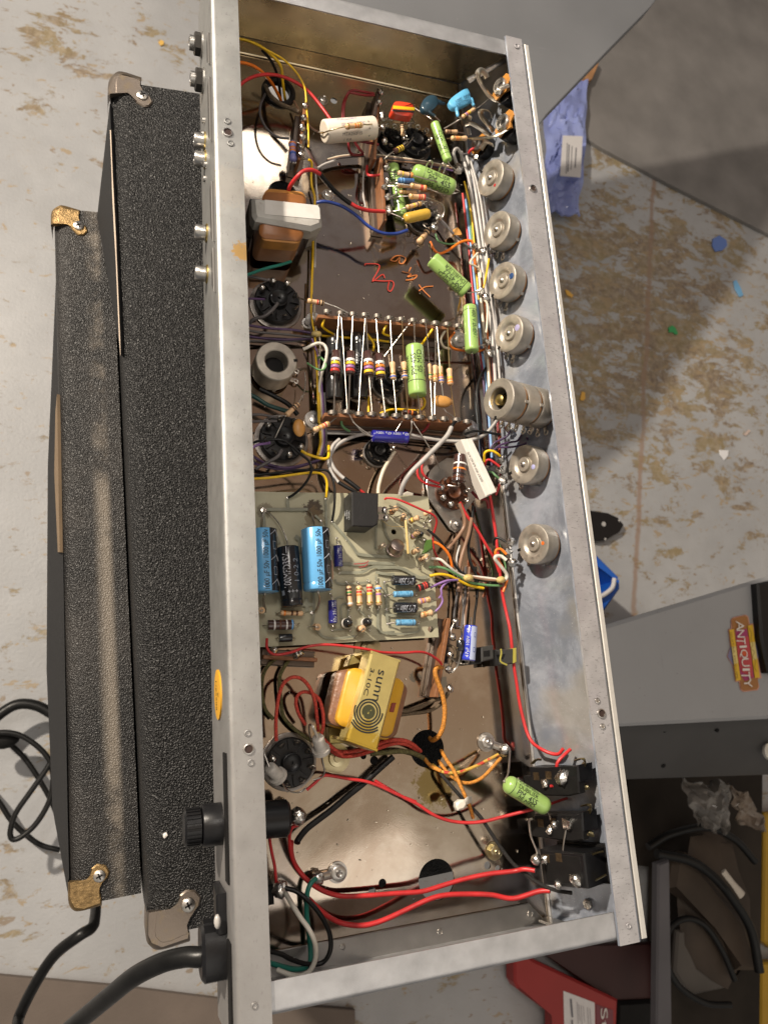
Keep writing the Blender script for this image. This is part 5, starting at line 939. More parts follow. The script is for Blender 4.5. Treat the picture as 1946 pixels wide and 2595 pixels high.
for c, pts, wd in (('B3', [(215, 265), (700, 265)], 36), ('B3', [(475, 150), (485, 265)], 36), ('B3', [(215, 280), (225, 480)], 30), ('B3', [(900, 155), (910, 480), (905, 520)], 26), ('B3', [(780, 330), (850, 400), (850, 480)], 24),
  ('B3', [(970, 405), (1120, 580), (1210, 700), (1260, 760), (1440, 780), (1659, 790)], 34), ('B3', [(1050, 860), (1250, 870), (1400, 860), (1659, 865)], 34), ('B3', [(1045, 965), (1300, 960), (1420, 900), (1659, 905)], 30), ('B3', [(1450, 960), (1560, 980), (1659, 985)], 32),
  ('B3', [(1000, 1040), (1060, 1090), (1400, 1070)], 24), ('B3', [(1000, 1260), (1050, 1235), (1100, 1240)], 22), ('B3', [(1075, 1480), (1070, 1330), (1140, 1310), (1150, 1390)], 22), ('B3', [(970, 1600), (1140, 1590)], 22),
  ('B3', [(800, 1600), (880, 1680), (1040, 1690), (1220, 1670)], 26), ('B3', [(1260, 1370), (1330, 1440)], 22), ('B3', [(1475, 1370), (1495, 1610), (1659, 1620)], 24), ('B3', [(1560, 1390), (1580, 1540)], 22), ('B3', [(1500, 230), (1460, 420), (1450, 700)], 26), ('B3', [(1530, 330), (1560, 520), (1610, 620)], 24), ('B3', [(760, 1180), (770, 1400), (740, 1560)], 30), ('B3', [(560, 560), (620, 620), (610, 760)], 50), ('B3', [(340, 540), (380, 640)], 40),
  ('B4', [(570, 170), (680, 240), (690, 330)], 26), ('B4', [(390, 770), (600, 770), (780, 860), (860, 850)], 30), ('B4', [(380, 840), (385, 960), (400, 1160), (420, 1370), (760, 1370), (770, 1290)], 20), ('B4', [(450, 900), (470, 1020), (480, 1160), (490, 1290)], 18), ('B4', [(470, 1210), (800, 1225)], 22), ('B4', [(750, 1010), (760, 960), (600, 945)], 18), ('B4', [(120, 1160), (110, 1280)], 18)):
    trace(c, pts, wd)
def pad(c, x, y, r=10): p = pt(c, (x, y, BH)); q = px(p, r*CR[c][2]); put('pad', lathe(p, UP, [(0, q), (.0004, q*.9), (.0005, q*.4)], 12), SOLDER, PB)
RMK = mat('red_pen', (.38, .05, .05), .6)
for l in ([(1210, 870), (1330, 860), (1370, 835)], [(1265, 905), (1330, 895), (1365, 865)]): put('pen_mark', tube(crom([pt('B3', (x, y, BH + .15)) for x, y in l], 4), .0003, 5, .3), RMK, PB)
def bl(h): return BH + h
def on(c, x, y): return [(x, y, BH)]
LB = mat('light_blue_sleeve', (.13, .40, .72), .22, 0, .05, 50, .04, 300, coat=.35); BS = mat('black_sleeve', (.012, .013, .016), .22, coat=.35)
def bigcap(lab, a, b, wd, h, la, lb, txt):
    t, A, B, R = C_(lab, 'B3', a, b, wd, h, la, lb, LB, 'can', n=36, lead=.0006); d = (B - A)
    stripcyl(t, 'black_panel', A, B, R, .008, .992, 30, 84, BS, .00008, 14)
    textcyl(t, txt, A, B, R, .97, .04, -14, INK, .0036)
    for q in (.12, .52, .90):
        for k in range(2):
            vs = []
            e = CAM - (A+B)/2; u = d.normalized(); e = (e - u*e.dot(u)).normalized(); v = e.cross(u)
            pp = []
            for s in range(7):
                f = math.radians(31 + 30*s/6 if k == 0 else 57 + 26*s/6); tt = q - (.09*s/6 if k == 0 else .09 - .09*s/6)
                if 0 < tt < 1: pp.append(A + d*tt + (e*math.cos(f) + v*math.sin(f))*(R + .0002))
            if len(pp) > 1: put('chevron', tube(pp, .00016, 4), mat('silver_print', (.48, .50, .56)), t)
        if q < .8:
            for f0, f1, t0, t1 in ((44, 62, q + .10, q + .105), (44, 62, q + .22, q + .225), (61, 62, q + .10, q + .225), (44, 45, q + .10, q + .225)): stripcyl(t, 'printed_box', A, B, R, t0, t1, f0, f1, MATS['silver_print'], .0002, 3)
    return t
bigcap('light blue capacitor half hidden under the rear flange', (195, 490), (222, 1190), 322, bl(10), [(185, 400, bl(4)), (215, 280, BH)], [(205, 1260, bl(6)), (235, 1390, BH)], '1000 \u00b5F 50v 1000 \u00b5F 50v')
bigcap('fully visible light blue capacitor on the circuit board', (778, 482), (812, 1168), 318, bl(10), [(770, 420, bl(6)), (740, 320, bl(2)), (715, 280, BH)], [(830, 1260, bl(7)), (800, 1360, bl(3)), (765, 1410, BH)], '1000 \u00b5F 50v 1000 \u00b5F 50v')
t, A, B, R = C_('black capacitor between the two light blue ones, printed 100MFD35V', 'B3', (478, 680), (527, 1342), 245, bl(8), [(465, 600, bl(6)), (400, 450, bl(4)), (310, 340, bl(2)), (240, 290, BH)], [(540, 1390, BH)], BS, 'can', n=32, lead=.0004)
textcyl(t, '100MFD35V\u2014', A, B, R, .70, .02, 14, SILV, .0042); textcyl(t, '1 0-2 2', A, B, R, .60, .22, -36, mat('dim_print', (.22, .25, .30), .5), .0030)
for a_ in (8, -10, -30): textcyl(t, '+', A, B, R, .79, .74, a_, SILV)
stripcyl(t, 'grey_patch', A, B, R, .74, .82, -52, -34, mat('dim_print', (.22, .25, .30), .5))
NAVY = mat('navy_sleeve', (.018, .018, .16), .22, 0, .1, 80, coat=.35)
for lab, a, b, la, lb in (('upper', (1030, 668), (1040, 902), [(1022, 620, bl(4)), (1020, 585, BH)], [(1045, 930, bl(4)), (1048, 965, BH)]), ('lower', (970, 1272), (977, 1528), [(965, 1230, bl(4)), (950, 1205, BH)], [(980, 1570, bl(4)), (970, 1600, BH)])):
    C_('small navy capacitor beside the light blue one, %s of two' % lab, 'B3', a, b, 100, bl(4), la, lb, NAVY, 'can', n=22, text=[('10\u00b5 25v 10\u00b5', .95, .05, -30, SILV)], group='small navy capacitors'); pad('B3', *la[-1][:2], 14); pad('B3', *lb[-1][:2], 12)
G3 = 'row of four resistors on the board'
for lab, a, b, bd in (('with green and brown bands, leftmost of the row of four', (1148, 1112), (1168, 1342), 'ngnw'), ('with brown and orange bands, second of the row of four', (1265, 1108), (1272, 1335), 'drod'), ('with red and yellow bands, third of the row of four', (1380, 1092), (1386, 1332), 'rryd'), ('with pale violet band, last of the row of four', (1475, 1102), (1487, 1330), 'cdvd')):
    R_('tan resistor ' + lab, 'B3', a, b, 68, bl(3.4), [(a[0] - 12, a[1] - 30, bl(3)), (a[0] - 20, a[1] - 40, BH)], [(b[0] - 3, b[1] + 18, bl(3)), (b[0] - 14, b[1] + 36, BH)], bd, group=G3, bt=[.17, .32, .46, .86]); pad('B3', a[0] - 22, a[1] - 42); pad('B3', b[0] - 14, b[1] + 38)
EPX = mat('black_epoxy', (.015, .015, .016), .12, coat=.6)
def dome(label, c, x, y, r, h, base=None, group=None):
    p = pt(c, (x, y, h)); p.z = -H + BH/1000; R = px(p, r*CR[c][2]); hh = (h - BH)/1000; t = thing('transistor', label, 'transistor', p, group)
    if base: put('base', lathe(p + UP*.0012, UP, [(0, R*1.03), (hh*.35, R*1.03), (hh*.4, R*.95)], 24), base, t)
    put('cap', lathe(p + UP*(.0012 + (hh*.4 if base else 0)), UP, [(0, R)] + [(hh*.55*math.sin(a*.26), R*max(.05, math.cos(a*.26))) for a in range(1, 7)], 24), EPX, t, 70)
    for k in range(3): a = k*2.1; q = p + V((math.cos(a), math.sin(a), 0))*R*.7; put('lead', tube([q, q + UP*.0016], .0003, 6), TIN, t)
    for dx, dy in ((-85, 5), (0, -60), (5, 90)): pad(c, x + dx*CR['B3'][2]/CR[c][2]*.9, y + dy*CR['B3'][2]/CR[c][2], 12)
    return t
dome('black domed transistor with pale base, left of the pair', 'B3', 1162, 1515, 55, bl(9), mat('pale_base', (.6, .56, .5), .5), 'domed transistors')
dome('black domed transistor, right of the pair', 'B3', 1378, 1508, 52, bl(9), MATS['pale_base'], 'domed transistors')
dome('black bead transistor at the right side of the board', 'B4', 828, 438, 32, bl(9))
def upright(label, c, base, top, wd, bands, lead_to, h=9, m=None):
    A, B = pt(c, (*base, bl(1.2))), pt(c, (*top, bl(h))); L_ = (B - A).length; R = px(A, wd*CR[c][2])/2; t = thing('resistor', label, 'resistor', A, 'upright resistors on the board'); ax = (B - A).normalized()
    put('body', lathe(A, ax, [(q*L_, r*R) for q, r in PROF['bone']], 16), m or TAN, t, 50)
    for k, ch in enumerate(bands): q = .2 + .17*k; put('band', lathe(A + ax*(q*L_ - .0004), ax, [(0, radat(PROF['bone'], q)*R + .0001), (.0008, radat(PROF['bone'], q)*R + .0001)], 16, False, False), band(ch), t)
    lt_ = pt(c, (*lead_to, BH)); mid = pt(c, ((top[0]*2 + lead_to[0])/3, (top[1]*2 + lead_to[1])/3, bl(h + 1))); put('lead', tube(crom([B, B + ax*.0012, mid, lt_], 4), .0004, 6), TIN, t); pad(c, *lead_to, 8)
upright('tan upright resistor near the lower edge with dark rings', 'B3', (1265, 1590), (1310, 1585), 78, 'nn', (1230, 1675), 7)
upright('tan upright resistor seen end on below the light blue capacitor', 'B3', (780, 1565), (812, 1567), 76, '', (705, 1565), 6)
upright('tan upright resistor half hidden by the rear flange', 'B3', (165, 1385), (195, 1382), 74, '', (150, 1400), 6)
upright('tan upright resistor right of the black relay, upper', 'B4', (515, 260), (572, 208), 52, 'non', (455, 225))
upright('tan upright resistor right of the black relay, second', 'B4', (625, 320), (640, 275), 50, '', (545, 300), 8)
upright('tan upright resistor lying beside the red wire', 'B4', (690, 335), (780, 300), 52, 'dyd', (825, 318), 7)
upright('tan upright resistor next to the black bead transistor', 'B4', (710, 490), (775, 430), 52, 'dvd', (700, 400), 9)
upright('tan upright resistor right of the clear sleeve', 'B4', (720, 630), (775, 598), 50, 'd', (730, 570), 8)
upright('tan upright resistor above the white wire', 'B4', (790, 690), (862, 665), 54, 'nn', (780, 778), 8)
upright('tan upright resistor left of the metal transistor', 'B4', (415, 585), (455, 555), 50, '', (400, 620), 8, mat('glassy_tan', (.45, .36, .26), .3))
upright('tan upright resistor by the board corner under the red wire', 'B4', (830, 270), (900, 245), 48, '', (830, 350), 6)
p = pt('B4', (548, 615, BH)); t = thing('metal_transistor', 'round metal can transistor on the circuit board', 'transistor', p); R = px(p, 70*CR['B4'][2]); ax = (pt('B4', (585, 548, bl(7))) - p).normalized()
put('can', lathe(p + ax*.0008, ax, [(0, R*1.18), (.0007, R*1.18), (.0009, R*1.02), (.0056, R), (.0063, R*.93), (.0065, R*.85), (.0064, 0)], 30), mat('brown_metal_can', (.42, .34, .30), .3, 1, .1, 300), t, 35)
for x, y in ((500, 625), (535, 660), (605, 640)): q = pt('B4', (x, y, BH)); put('lead', tube([q, q + UP*.0014], .0003, 6), TIN, t); pad('B4', x, y, 10)
axial('wire_jumper', 'jumper', 'clear sleeved jumper standing along the board', 'B4', (655, 320), (680, 640), 24, bl(7), [(645, 300, bl(8)), (640, 385, BH)], [(685, 690, BH)], wm('sleeve'), 'rod', n=10)
wire('clear sleeved jumper crossing to the black relay', 'sleeve', 'B4', 7, [(440, 330, bl(3)), (510, 380, bl(2)), (640, 385, bl(2))], None, 'jumper')
o = put('disc_capacitor', prism([pt('B4', (x, y, bl(8))) for x, y in ((860, 505), (910, 500), (918, 590), (880, 620), (820, 640), (850, 590))], V((0, 0, -.005)), .0012), mat('green_dip', (.07, .15, .03), .3, coat=.3)); tag(o, 'dark green dipped capacitor at the board edge', 'capacitor')
G4 = 'axial capacitors in the stack of four on the board'
for lab, a, b, wd, m_, txt, la, lb in (('black capacitor printed 2MFD50V, upper of two', (532, 888), (738, 888), 96, BS, '2MFD50v', (460, 905), (755, 905)), ('black capacitor printed 2MFD50V, lower of two', (548, 1142), (752, 1142), 100, BS, '2MFD50v', (480, 1162), (770, 1158))):
    C_(lab, 'B4', a, b, wd, bl(4.5), [(a[0] - 20, a[1] + 4, bl(4)), (*la, BH)], [(*lb, BH)], m_, 'can', n=22, text=[(txt, .88, .22, 12, SILV, .0042), ('+', .12, .06, 14, SILV)], group=G4); pad('B4', *la, 14); pad('B4', *lb, 12)
for lab, a, b, la, lb in (('sky blue axial resistor with dark rings, upper of two', (545, 1018), (718, 1012), (468, 1032), (752, 1022)), ('sky blue axial resistor with dark rings, lower of two', (568, 1282), (742, 1280), (488, 1294), (775, 1284))):
    R_(lab, 'B4', a, b, 58, bl(3.5), [(a[0] - 16, a[1], bl(3)), (*la, BH)], [(*lb, BH)], 'kkk', 'can2', mat('sky_blue_resistor', (.10, .38, .68), .3, 0, .3, 500, col2=(.20, .48, .75)), group=G4, bt=[.12, .2, .86], bw=.012, lead=.0005); pad('B4', *la, 14); pad('B4', *lb, 12)
R_('dark resistor with red bands under the violet wire', 'B4', (765, 962), (868, 925), 66, bl(4), [(770, 980, BH)], [(910, 935, bl(4)), (890, 965, BH)], 'rkrr', 'rod', DKR, bt=[.12, .34, .55, .75], bw=.06)
R_('tan resistor at the board edge under the violet wire, upper', 'B4', (772, 1088), (885, 1062), 56, bl(4), [(770, 1100, BH)], [(930, 1072, bl(4)), (965, 1055, bl(4))], 'vovd', bt=[.2, .35, .5, .8])
R_('tan resistor at the board edge under the violet wire, lower', 'B4', (795, 1215), (905, 1185), 58, bl(4), [(795, 1225, BH)], [(930, 1180, bl(5)), (900, 1225, BH)], 'dod', bt=[.2, .35, .5])
R_('tan resistor lying below the black capacitor with a dark ring', 'B3', (395, 1410), (650, 1415), 62, bl(3.2), [(350, 1415, BH)], [(660, 1420, BH)], 'onn', bt=[.18, .5, .72])
R_('large dark resistor with pale and blue bands by the board corner', 'B3', (255, 1545), (540, 1540), 112, bl(5), [(205, 1550, BH)], [(580, 1545, bl(4)), (600, 1530, BH)], 'wnwc', 'rod', DKR, bt=[.25, .47, .72, .94], bw=.03)
axial('rectifier', 'diode', 'black rectifier lying along the lower board edge', 'B3', (380, 1690), (525, 1685), 90, bl(4), [(350, 1695, BH)], [(560, 1685, BH)], BS, 'can2', n=18)
o = put('flat_capacitor', prism([pt('B3', (x, y, bl(6))) for x, y in ((955, 830), (980, 825), (990, 1000), (985, 1030), (955, 1055))], V((0, 0, -.005)), .001), mat('pink_tan', (.50, .32, .22), .4)); tag(o, 'pinkish flat capacitor squeezed beside the light blue capacitor', 'capacitor')
for x, y, r in ((848, 393, 15), (968, 400, 14), (900, 150, 13), (475, 140, 12), (1128, 610, 8), (210, 275, 34), (1085, 1522, 16), (745, 1410, 20)): pad('B3', x, y, r)
put('printed_cross', merge(box(pt('B3', (690, 1320, BH + .1)), V((1, 0, 0)), V((0, 1, 0)), UP, .0012, .004, .00005), box(pt('B3', (690, 1320, BH + .1)), V((1, 0, 0)), V((0, 1, 0)), UP, .004, .0010, .00006)), TRM, PB, 0)
# black relay / optical coupler
t = thing('black_module', 'black square module with white print on the circuit board', 'module', pt('B3', (1330, 260, BH)))
q = [pt('B3', (x, y, bl(17))) for x, y in ((1187, 66), (1482, 90), (1478, 300), (1470, 330), (1476, 425), (1425, 462), (1188, 452))]; MB_ = mat('module_black', (.010, .0095, .010), .5, 0, .2, 200, .1, 700)
put('case', prism(q, V((0, 0, -.0168)), .0007), MB_, t, 30)
bq = [pt('B3', (1187, 66, bl(17))), pt('B3', (1188, 452, bl(17)))]; nl = V((-1, 0, 0))
for k, (s, y0, y1, hh) in enumerate((('VOL', 360, 255, 9), ('SUNN', 330, 238, 6), ('608-2', 285, 235, 3))):
    f0 = bq[0] + (bq[1] - bq[0])*((y0 - 66)/386) ; f1 = bq[0] + (bq[1] - bq[0])*((y1 - 66)/386); z_ = -UP*(.0168 - hh/1000*1.4)
    e = (bq[1] - bq[0]).normalized(); n_ = e.cross(UP); n_ = n_ if n_.x < 0 else -n_
    textflat(t, s, f0 + z_ + n_*.0002, f1 + z_ + n_*.0002, n_, WINK, .0022)
for x, y in ((1500, 268), (1520, 350)): put('terminal', box(pt('B3', (x + 10, y, bl(9))), V((1, 0, 0)), V((0, 1, 0)), UP, .0035, .0016, .0004), TIN, t); blob(t, pt('B3', (x + 45, y + 10, bl(9))), .0022)
# ------------------------------------------------------------------ jacks and rocker switches on the front wall
def jack(label, c, x, y, hh, R, arms, ringm=True):
    C = Q(*uv(c, x, y), hh); A = C - WN*(hh/1000); t = thing('input_jack', label, 'jack', A); pr = []
    for k in range(7): z = .001 + k*(hh/1000 - .004)/7; pr += [(z, R), (z + (hh/1000 - .004)/7*.7, R), (z + (hh/1000 - .004)/7*.75, R*.93)]
    put('housing', lathe(A, WN, pr, 28), BLK, t, 30)
    nb = 14; vs = [V(C + (E1w*math.cos(a*2*math.pi/nb) + E2w*math.sin(a*2*math.pi/nb))*R*(.95 if a % 7 in (0, 1, 2, 5) else .62)) for a in range(nb)]
    put('insulator', prism(vs, -WN*.0016, .0003), mat('amber_phenolic', (.46, .20, .04), .4, 0, .2, 200), t, 30)
    put('ring_nut', lathe(C, WN, [(0, R*.58), (.0022, R*.58), (.0030, R*.50), (.0030, R*.40), (.0006, R*.34)], 28), STEEL, t)
    put('bore', lathe(C, WN, [(.0004, R*.36), (.0006, R*.3)], 20), BLKM, t)
    for pts, wd in arms:
        q = crom([Q(*uv(c, a, b), h) for a, b, h in pts], 5); put('spring_contact', tube(q, px(q[0], wd*CR[c][2])/2, 8, .16, up=WN.cross(E2w) + WN*.3), mat('spring_silver', (.62, .57, .48), .28, 1, .1, 200), t, 40)
    return t
jack('black input jack in the far front corner', 'A4', 1262, 275, 14, .0095, [([(1260, 420, 10), (1160, 380, 16), (1090, 290, 22), (1040, 200, 26), (1030, 140, 27), (1060, 115, 26), (1100, 140, 24), (1120, 190, 22)], 60), ([(1340, 260, 14), (1250, 300, 20), (1230, 350, 20)], 44)])
jack('input jack with a bright ring nut, second along the front wall', 'A4', 1290, 640, 15, .0098, [([(1190, 720, 14), (1120, 640, 20), (1070, 580, 24), (1060, 530, 25), (1090, 510, 25), (1150, 530, 23), (1170, 590, 21)], 70), ([(1160, 765, 14), (1050, 690, 20), (960, 640, 24), (910, 650, 26), (890, 610, 26), (920, 590, 26), (960, 610, 25)], 66), ([(930, 690, 20), (945, 760, 18)], 46), ([(1330, 700, 14), (1180, 780, 20), (940, 800, 22)], 26)])
jack('mostly hidden input jack under the tan resistor', 'A4', 1030, 850, 11, .008, [([(1060, 900, 12), (1110, 830, 16), (1180, 860, 16)], 50)])
put('frame_rail', tube([pt('A4', (930, 215, 44)), pt('A4', (1300, 5, 52))], .0022, 8, .35), STEEL, CH, 40)
def rocker(lab, quad, hh, blobs, clips):
    c = 'B8'; f = [Q(*uv(c, x, y), hh) for x, y in quad]; t = thing('rocker_switch', lab, 'switch', sum(f, V())/4 - WN*hh/1000, 'rocker switches on the front wall')
    put('body', prism(f, -WN*(hh/1000 - .006), .0009), BLK, t, 30)
    ctr = sum(f, V())/4; put('bezel', prism([ctr + (p - ctr)*1.14 - WN*(hh/1000 - .006) for p in f], -WN*.0055, .0008), BLKM, t, 30)
    put('shoulder', prism([ctr + (p - ctr)*V((1, 1, 1)).length/1.732*.8 + WN*.0002 for p in f], -WN*.003, .0002), BLKM, t, 30)
    for x, y, r in blobs: blob(t, Q(*uv(c, x, y), hh + .5), px(ctr, r*CR[c][2]), w=.55)
    for pts in clips: put('spring_clip', tube(crom([Q(*uv(c, x, y), h) for x, y, h in pts], 4), .0019, 6, .3, up=E2w), mat('brass_clip', (.45, .36, .18), .35, 1, .15, 200), t, 50)
    for x, y in ((quad[0][0] + 60, quad[0][1] + 70), (quad[0][0] + 155, quad[0][1] + 62)): q = Q(*uv(c, x, y), hh + .1); put('terminal_recess', box(q, E1w, E2w, WN, .0022, .0022, .0002), mat('dark_brass', (.10, .07, .04), .5, .8, .4, 600), t)
    return t
rocker('black rocker switch with one red wire on top, farthest of the three', [(980, 290), (1300, 296), (1360, 272), (1372, 405), (1300, 425), (1000, 420)], 19, [(1248, 368, 50), (1110, 415, 32)], [[(1350, 235, 12), (1400, 222, 14), (1420, 250, 13), (1395, 290, 10)], [(1365, 395, 14), (1400, 440, 14), (1440, 440, 10)], [(1010, 260, 20), (1040, 232, 20), (1080, 230, 18)]])
rocker('black rocker switch joined to the green capacitor, middle of the three', [(1015, 655), (1340, 655), (1395, 640), (1405, 790), (1340, 805), (1030, 765)], 19, [(1295, 732, 48), (1145, 785, 30), (1185, 740, 26)], [[(1400, 590, 12), (1450, 580, 14), (1465, 610, 13), (1440, 650, 10)], [(1410, 760, 14), (1440, 800, 14), (1480, 808, 10)]])
rocker('large black rocker switch with the black cloth wire, nearest of the three', [(1060, 930), (1408, 962), (1440, 1238), (1090, 1205)], 24, [(1350, 1165, 50), (1105, 1008, 34), (1212, 1205, 34)], [[(1445, 985, 16), (1500, 960, 15), (1560, 945, 12)], [(1470, 1190, 16), (1520, 1160, 15), (1585, 1125, 12)]])
wire('stiff bare wire joining the middle and nearest rocker switches', 'bare', 'B8', 18, [(1270, 775, 40), (1248, 930, 38), (1250, 1100, 36), (1240, 1190, 34)])
wire('stiff bare wire on the left side of the rocker switches', 'bare', 'B8', 20, [(1010, 690, 40), (985, 710, 38), (1000, 830, 34), (1045, 950, 32), (1040, 1010, 30)])
blob(None, pt('B8', (1040, 1010, 32)), .0032)
tag(bpy.data.objects[-1] if False else [o for o in bpy.data.objects if o.name.startswith('solder_joint') and o.parent is None][0], 'lump of solder on the bare wire beside the nearest rocker switch', 'solder joint')
# ------------------------------------------------------------------ bolts and nuts
def bolt(label, c, x, y, r, hexr=True, lug=None, ax=None, wall=False, m=None):
    p = Q(*uv(c, x, y), 0) if wall else pt(c, (x, y, 0)); ax = WN if wall else UP; R = px(p, r*CR[c][2]); t = thing('bolt', label, 'bolt', p)
    put('washer', lathe(p, ax, [(.0002, R*1.12), (.0011, R*1.1)], 28), m or STEEL, t)
    put('nut', lathe(p + ax*.0011, ax, [(0, R*.85), (R*.55, R*.85), (R*.62, R*.72), (R*.63, R*.4)], 6 if hexr else 24), m or STEEL, t); put('thread', lathe(p + ax*.0011, ax, [(R*.4, R*.36), (R*.85, R*.36), (R*.9, R*.3), (R*.8, R*.12)], 16), m or STEEL, t)
    if lug: put('solder_lug', tube([p + UP*.0016, pt(c, (*lug, 4))], .0022, 8, .3), TIN, t); blob(t, pt(c, (*lug, 5)), .0034, w=.5)
    return t
bolt('hex nut and bolt holding a solder tag with white solder', 'B6', 955, 1370, 88, lug=(1160, 1445))
bolt('brassy hex nut near the small hole pair under the black cloth wire', 'B8', 708, 940, 62, m=mat('yellow_zinc', (.55, .48, .30), .3, 1, .1, 200))
bolt('square nut with washer holding the green ground wire tag', 'C8', 660, 135, 52, False, lug=(550, 170))
bolt('small hex nut in the near front corner on the front wall', 'C7', 655, 865, 34, wall=True)
bolt('shiny nut beside the choke leads', 'A3', 990, 575, 55)
bolt('small screw by the red wire near the grommet', 'A1', 1120, 850, 40)
for lab, c, x, y in (('by the yellow wires left of the lug strips', 'A6', 990, 940), ('left end of the near long strip', 'B1', 805, 270), ('between the long strips', 'A7', 768, 978), ('in the shade near the slim green capacitor', 'A4', 455, 985), ('at the right end of the near long strip', 'A7', 1480, 1240)):
    p = pt(c, (x, y, 0)); o = put('eyelet_rivet', lathe(p, UP, [(.0002, .0040), (.0008, .0038), (.0009, .0026), (.0020, .0021), (.0020, .0013), (.0004, .0012)], 20), STEEL); tag(o, 'round eyelet rivet ' + lab, 'rivet', 'eyelet rivets in the pan')
# black plastic clip near the small strip
t = thing('wire_clip', 'black plastic clip with a yellow wrap at its end', 'clip', pt('B6', (1000, 480, 0))); DG = mat('dark_grey_plastic', (.035, .034, .032), .5, 0, .2, 100, .1, 500)
for nm, q, h, th in (('clip_block', [(908, 372), (1040, 350), (1042, 500), (915, 530)], 20, .019), ('clip_bar', [(1040, 400), (1255, 388), (1258, 548), (1045, 572)], 15, .006), ('clip_arm', [(800, 400), (912, 385), (912, 545), (790, 560)], 10, .008)): put(nm, prism([pt('B6', (x, y, h)) for x, y in q], V((0, 0, -th)), .0008), DG, t, 30)
for q, h in (([(930, 415), (1000, 405), (1000, 470), (935, 475)], 20.1), ([(1065, 455), (1160, 445), (1140, 500), (1090, 500)], 15.1)): put('clip_opening', prism([pt('B6', (x, y, h)) for x, y in q], V((0, 0, -.0003)), 0), BLKM, t, 0)
put('yellow_wrap', prism([pt('B6', (x, y, 17)) for x, y in ((1258, 382), (1282, 380), (1284, 535), (1255, 540))], V((0, 0, -.010)), .0006), mat('yellow_wrap', (.32, .28, .05), .45), t)
put('wrap_trace', tube(crom([pt('B6', q) for q in ((1115, 390, 15.2), (1120, 440, 15.2), (1110, 520, 15.2), (1180, 560, 15.2))], 3), .0006, 5, .3), MATS['yellow_wrap'], t)
put('fold_seam', tube([P(1165, 216, 1), P(1311, 1552, 1), P(1396, 2338, 1)], .0013, 10), mat('zinc_seam', (.42, .41, .40), .45, .7, .12, 90, .1, 1200), CH, 60)
# ------------------------------------------------------------------ wires, far end
wire('yellow wire from the rear wall into the grommet', 'yellow', 'A1', 30, [(380, 322, 26), (480, 340, 26), (600, 390, 25), (700, 470, 22), (770, 560, 18), (785, 680, 12), (800, 800, 3), (810, 850, -4)])
wire('yellow wire bending over the solder filled strip', 'yellow', 'A1', 20, [(380, 318, 28), (500, 345, 28), (650, 420, 27), (790, 500, 26), (900, 610, 24), (970, 740, 22), (985, 900, 20), (1000, 1100, 20), (1002, 1240, 19)])
wire('black wire dropping into the grommet behind the yellow one', 'black', 'A1', 28, [(610, 420, 20), (680, 500, 18), (730, 600, 12), (755, 720, 5), (770, 850, -4)])
wire('orange wire from the rear wall into the grommet', 'orange', 'A1', 34, [(380, 522, 24), (480, 535, 23), (580, 580, 20), (680, 680, 12), (750, 800, 2), (780, 870, -4)])
wire('brown cloth lead from the grommet to the solder filled strip', 'cbrown', 'A1', 46, [(640, 720, 4), (680, 800, 10), (760, 870, 15), (860, 915, 18), (925, 945, 20)])
wire('dark wire looping down from the grommet to the violet resistor', 'dgrey', 'A1', 26, [(640, 790, 4), (600, 880, 8), (600, 980, 10), (650, 1080, 12), (740, 1150, 13), (840, 1165, 14)])
wire('dark red wire crossing above the grommet to the white capacitor', 'red', 'A1', 34, [(380, 770, 26), (470, 680, 26), (590, 632, 25), (720, 630, 24), (850, 670, 22), (980, 750, 20), (1080, 860, 20), (1190, 1010, 22), (1230, 1080, 22)])
for k, (a, b) in enumerate(((0, 0), (30, 35))): wire('dark red looped wire by the far wall, %s one' % ('outer', 'inner')[k], 'darkred', 'AA', 62, [(560 + a, 900, 10), (570 + a, 560, 14), (650 + a, 350 - a, 20), (760, 240 + b*1.5, 22), (1000, 270 + b*2, 22), (1230, 310 + b, 21)], 'dark red wires at the far wall')
for k, q in enumerate(([(690, 1310, 12), (700, 1480, 10), (760, 1580, 10), (900, 1600, 10), (1010, 1580, 10)], [(800, 1290, 14), (880, 1420, 12), (1000, 1570, 10)], [(850, 1290, 16), (1050, 1330, 16), (1320, 1380, 16)])): wire('dark red wire under the white capacitor, ' + ('left loop', 'slanting one', 'one running to the strip')[k], 'darkred', 'AA', 70, q, 'dark red wires under the white capacitor')
wire('red sleeved wire arching from the choke', 'red', 'A3', 50, [(585, 560, 26), (620, 470, 34), (690, 380, 40), (760, 325, 42), (840, 322, 42), (915, 362, 40)])
wire('black shrink tube on the red choke wire', 'black', 'A3', 58, [(905, 355, 40), (980, 440, 36), (1060, 530, 32), (1140, 600, 29), (1215, 655, 27)], None, 'sleeve', 'heat_shrink')
wire('red wire from the black shrink tube to the crowded strip', 'red', 'A3', 48, [(1205, 645, 27), (1290, 695, 26), (1400, 725, 24), (1560, 735, 22)])
wire('blue wire sweeping from the choke to the crowded strip', 'blue', 'A3', 40, [(880, 645, 22), (950, 635, 24), (1040, 650, 24), (1150, 690, 24), (1270, 770, 22), (1370, 860, 20), (1460, 920, 20), (1560, 955, 20), (1680, 955, 20), (1790, 920, 22)])
wire('short red wire bent at the top of the crowded strip', 'red', 'A9', 52, [(385, 130, 10), (380, 240, 12), (420, 285, 14), (520, 285, 16), (615, 265, 18)])
wire('grey wire curving beside the crowded strip', 'grey', 'A9', 36, [(400, 40, 6), (340, 180, 6), (320, 400, 5), (325, 620, 5), (360, 800, 4)])
wire('yellow wire running down beside the choke', 'yellow', 'A3', 30, [(800, 215, 20), (830, 250, 18), (825, 380, 12), (830, 480, 10), (855, 570, 8), (860, 660, 7), (845, 900, 6), (840, 1200, 6), (830, 1560, 6)])
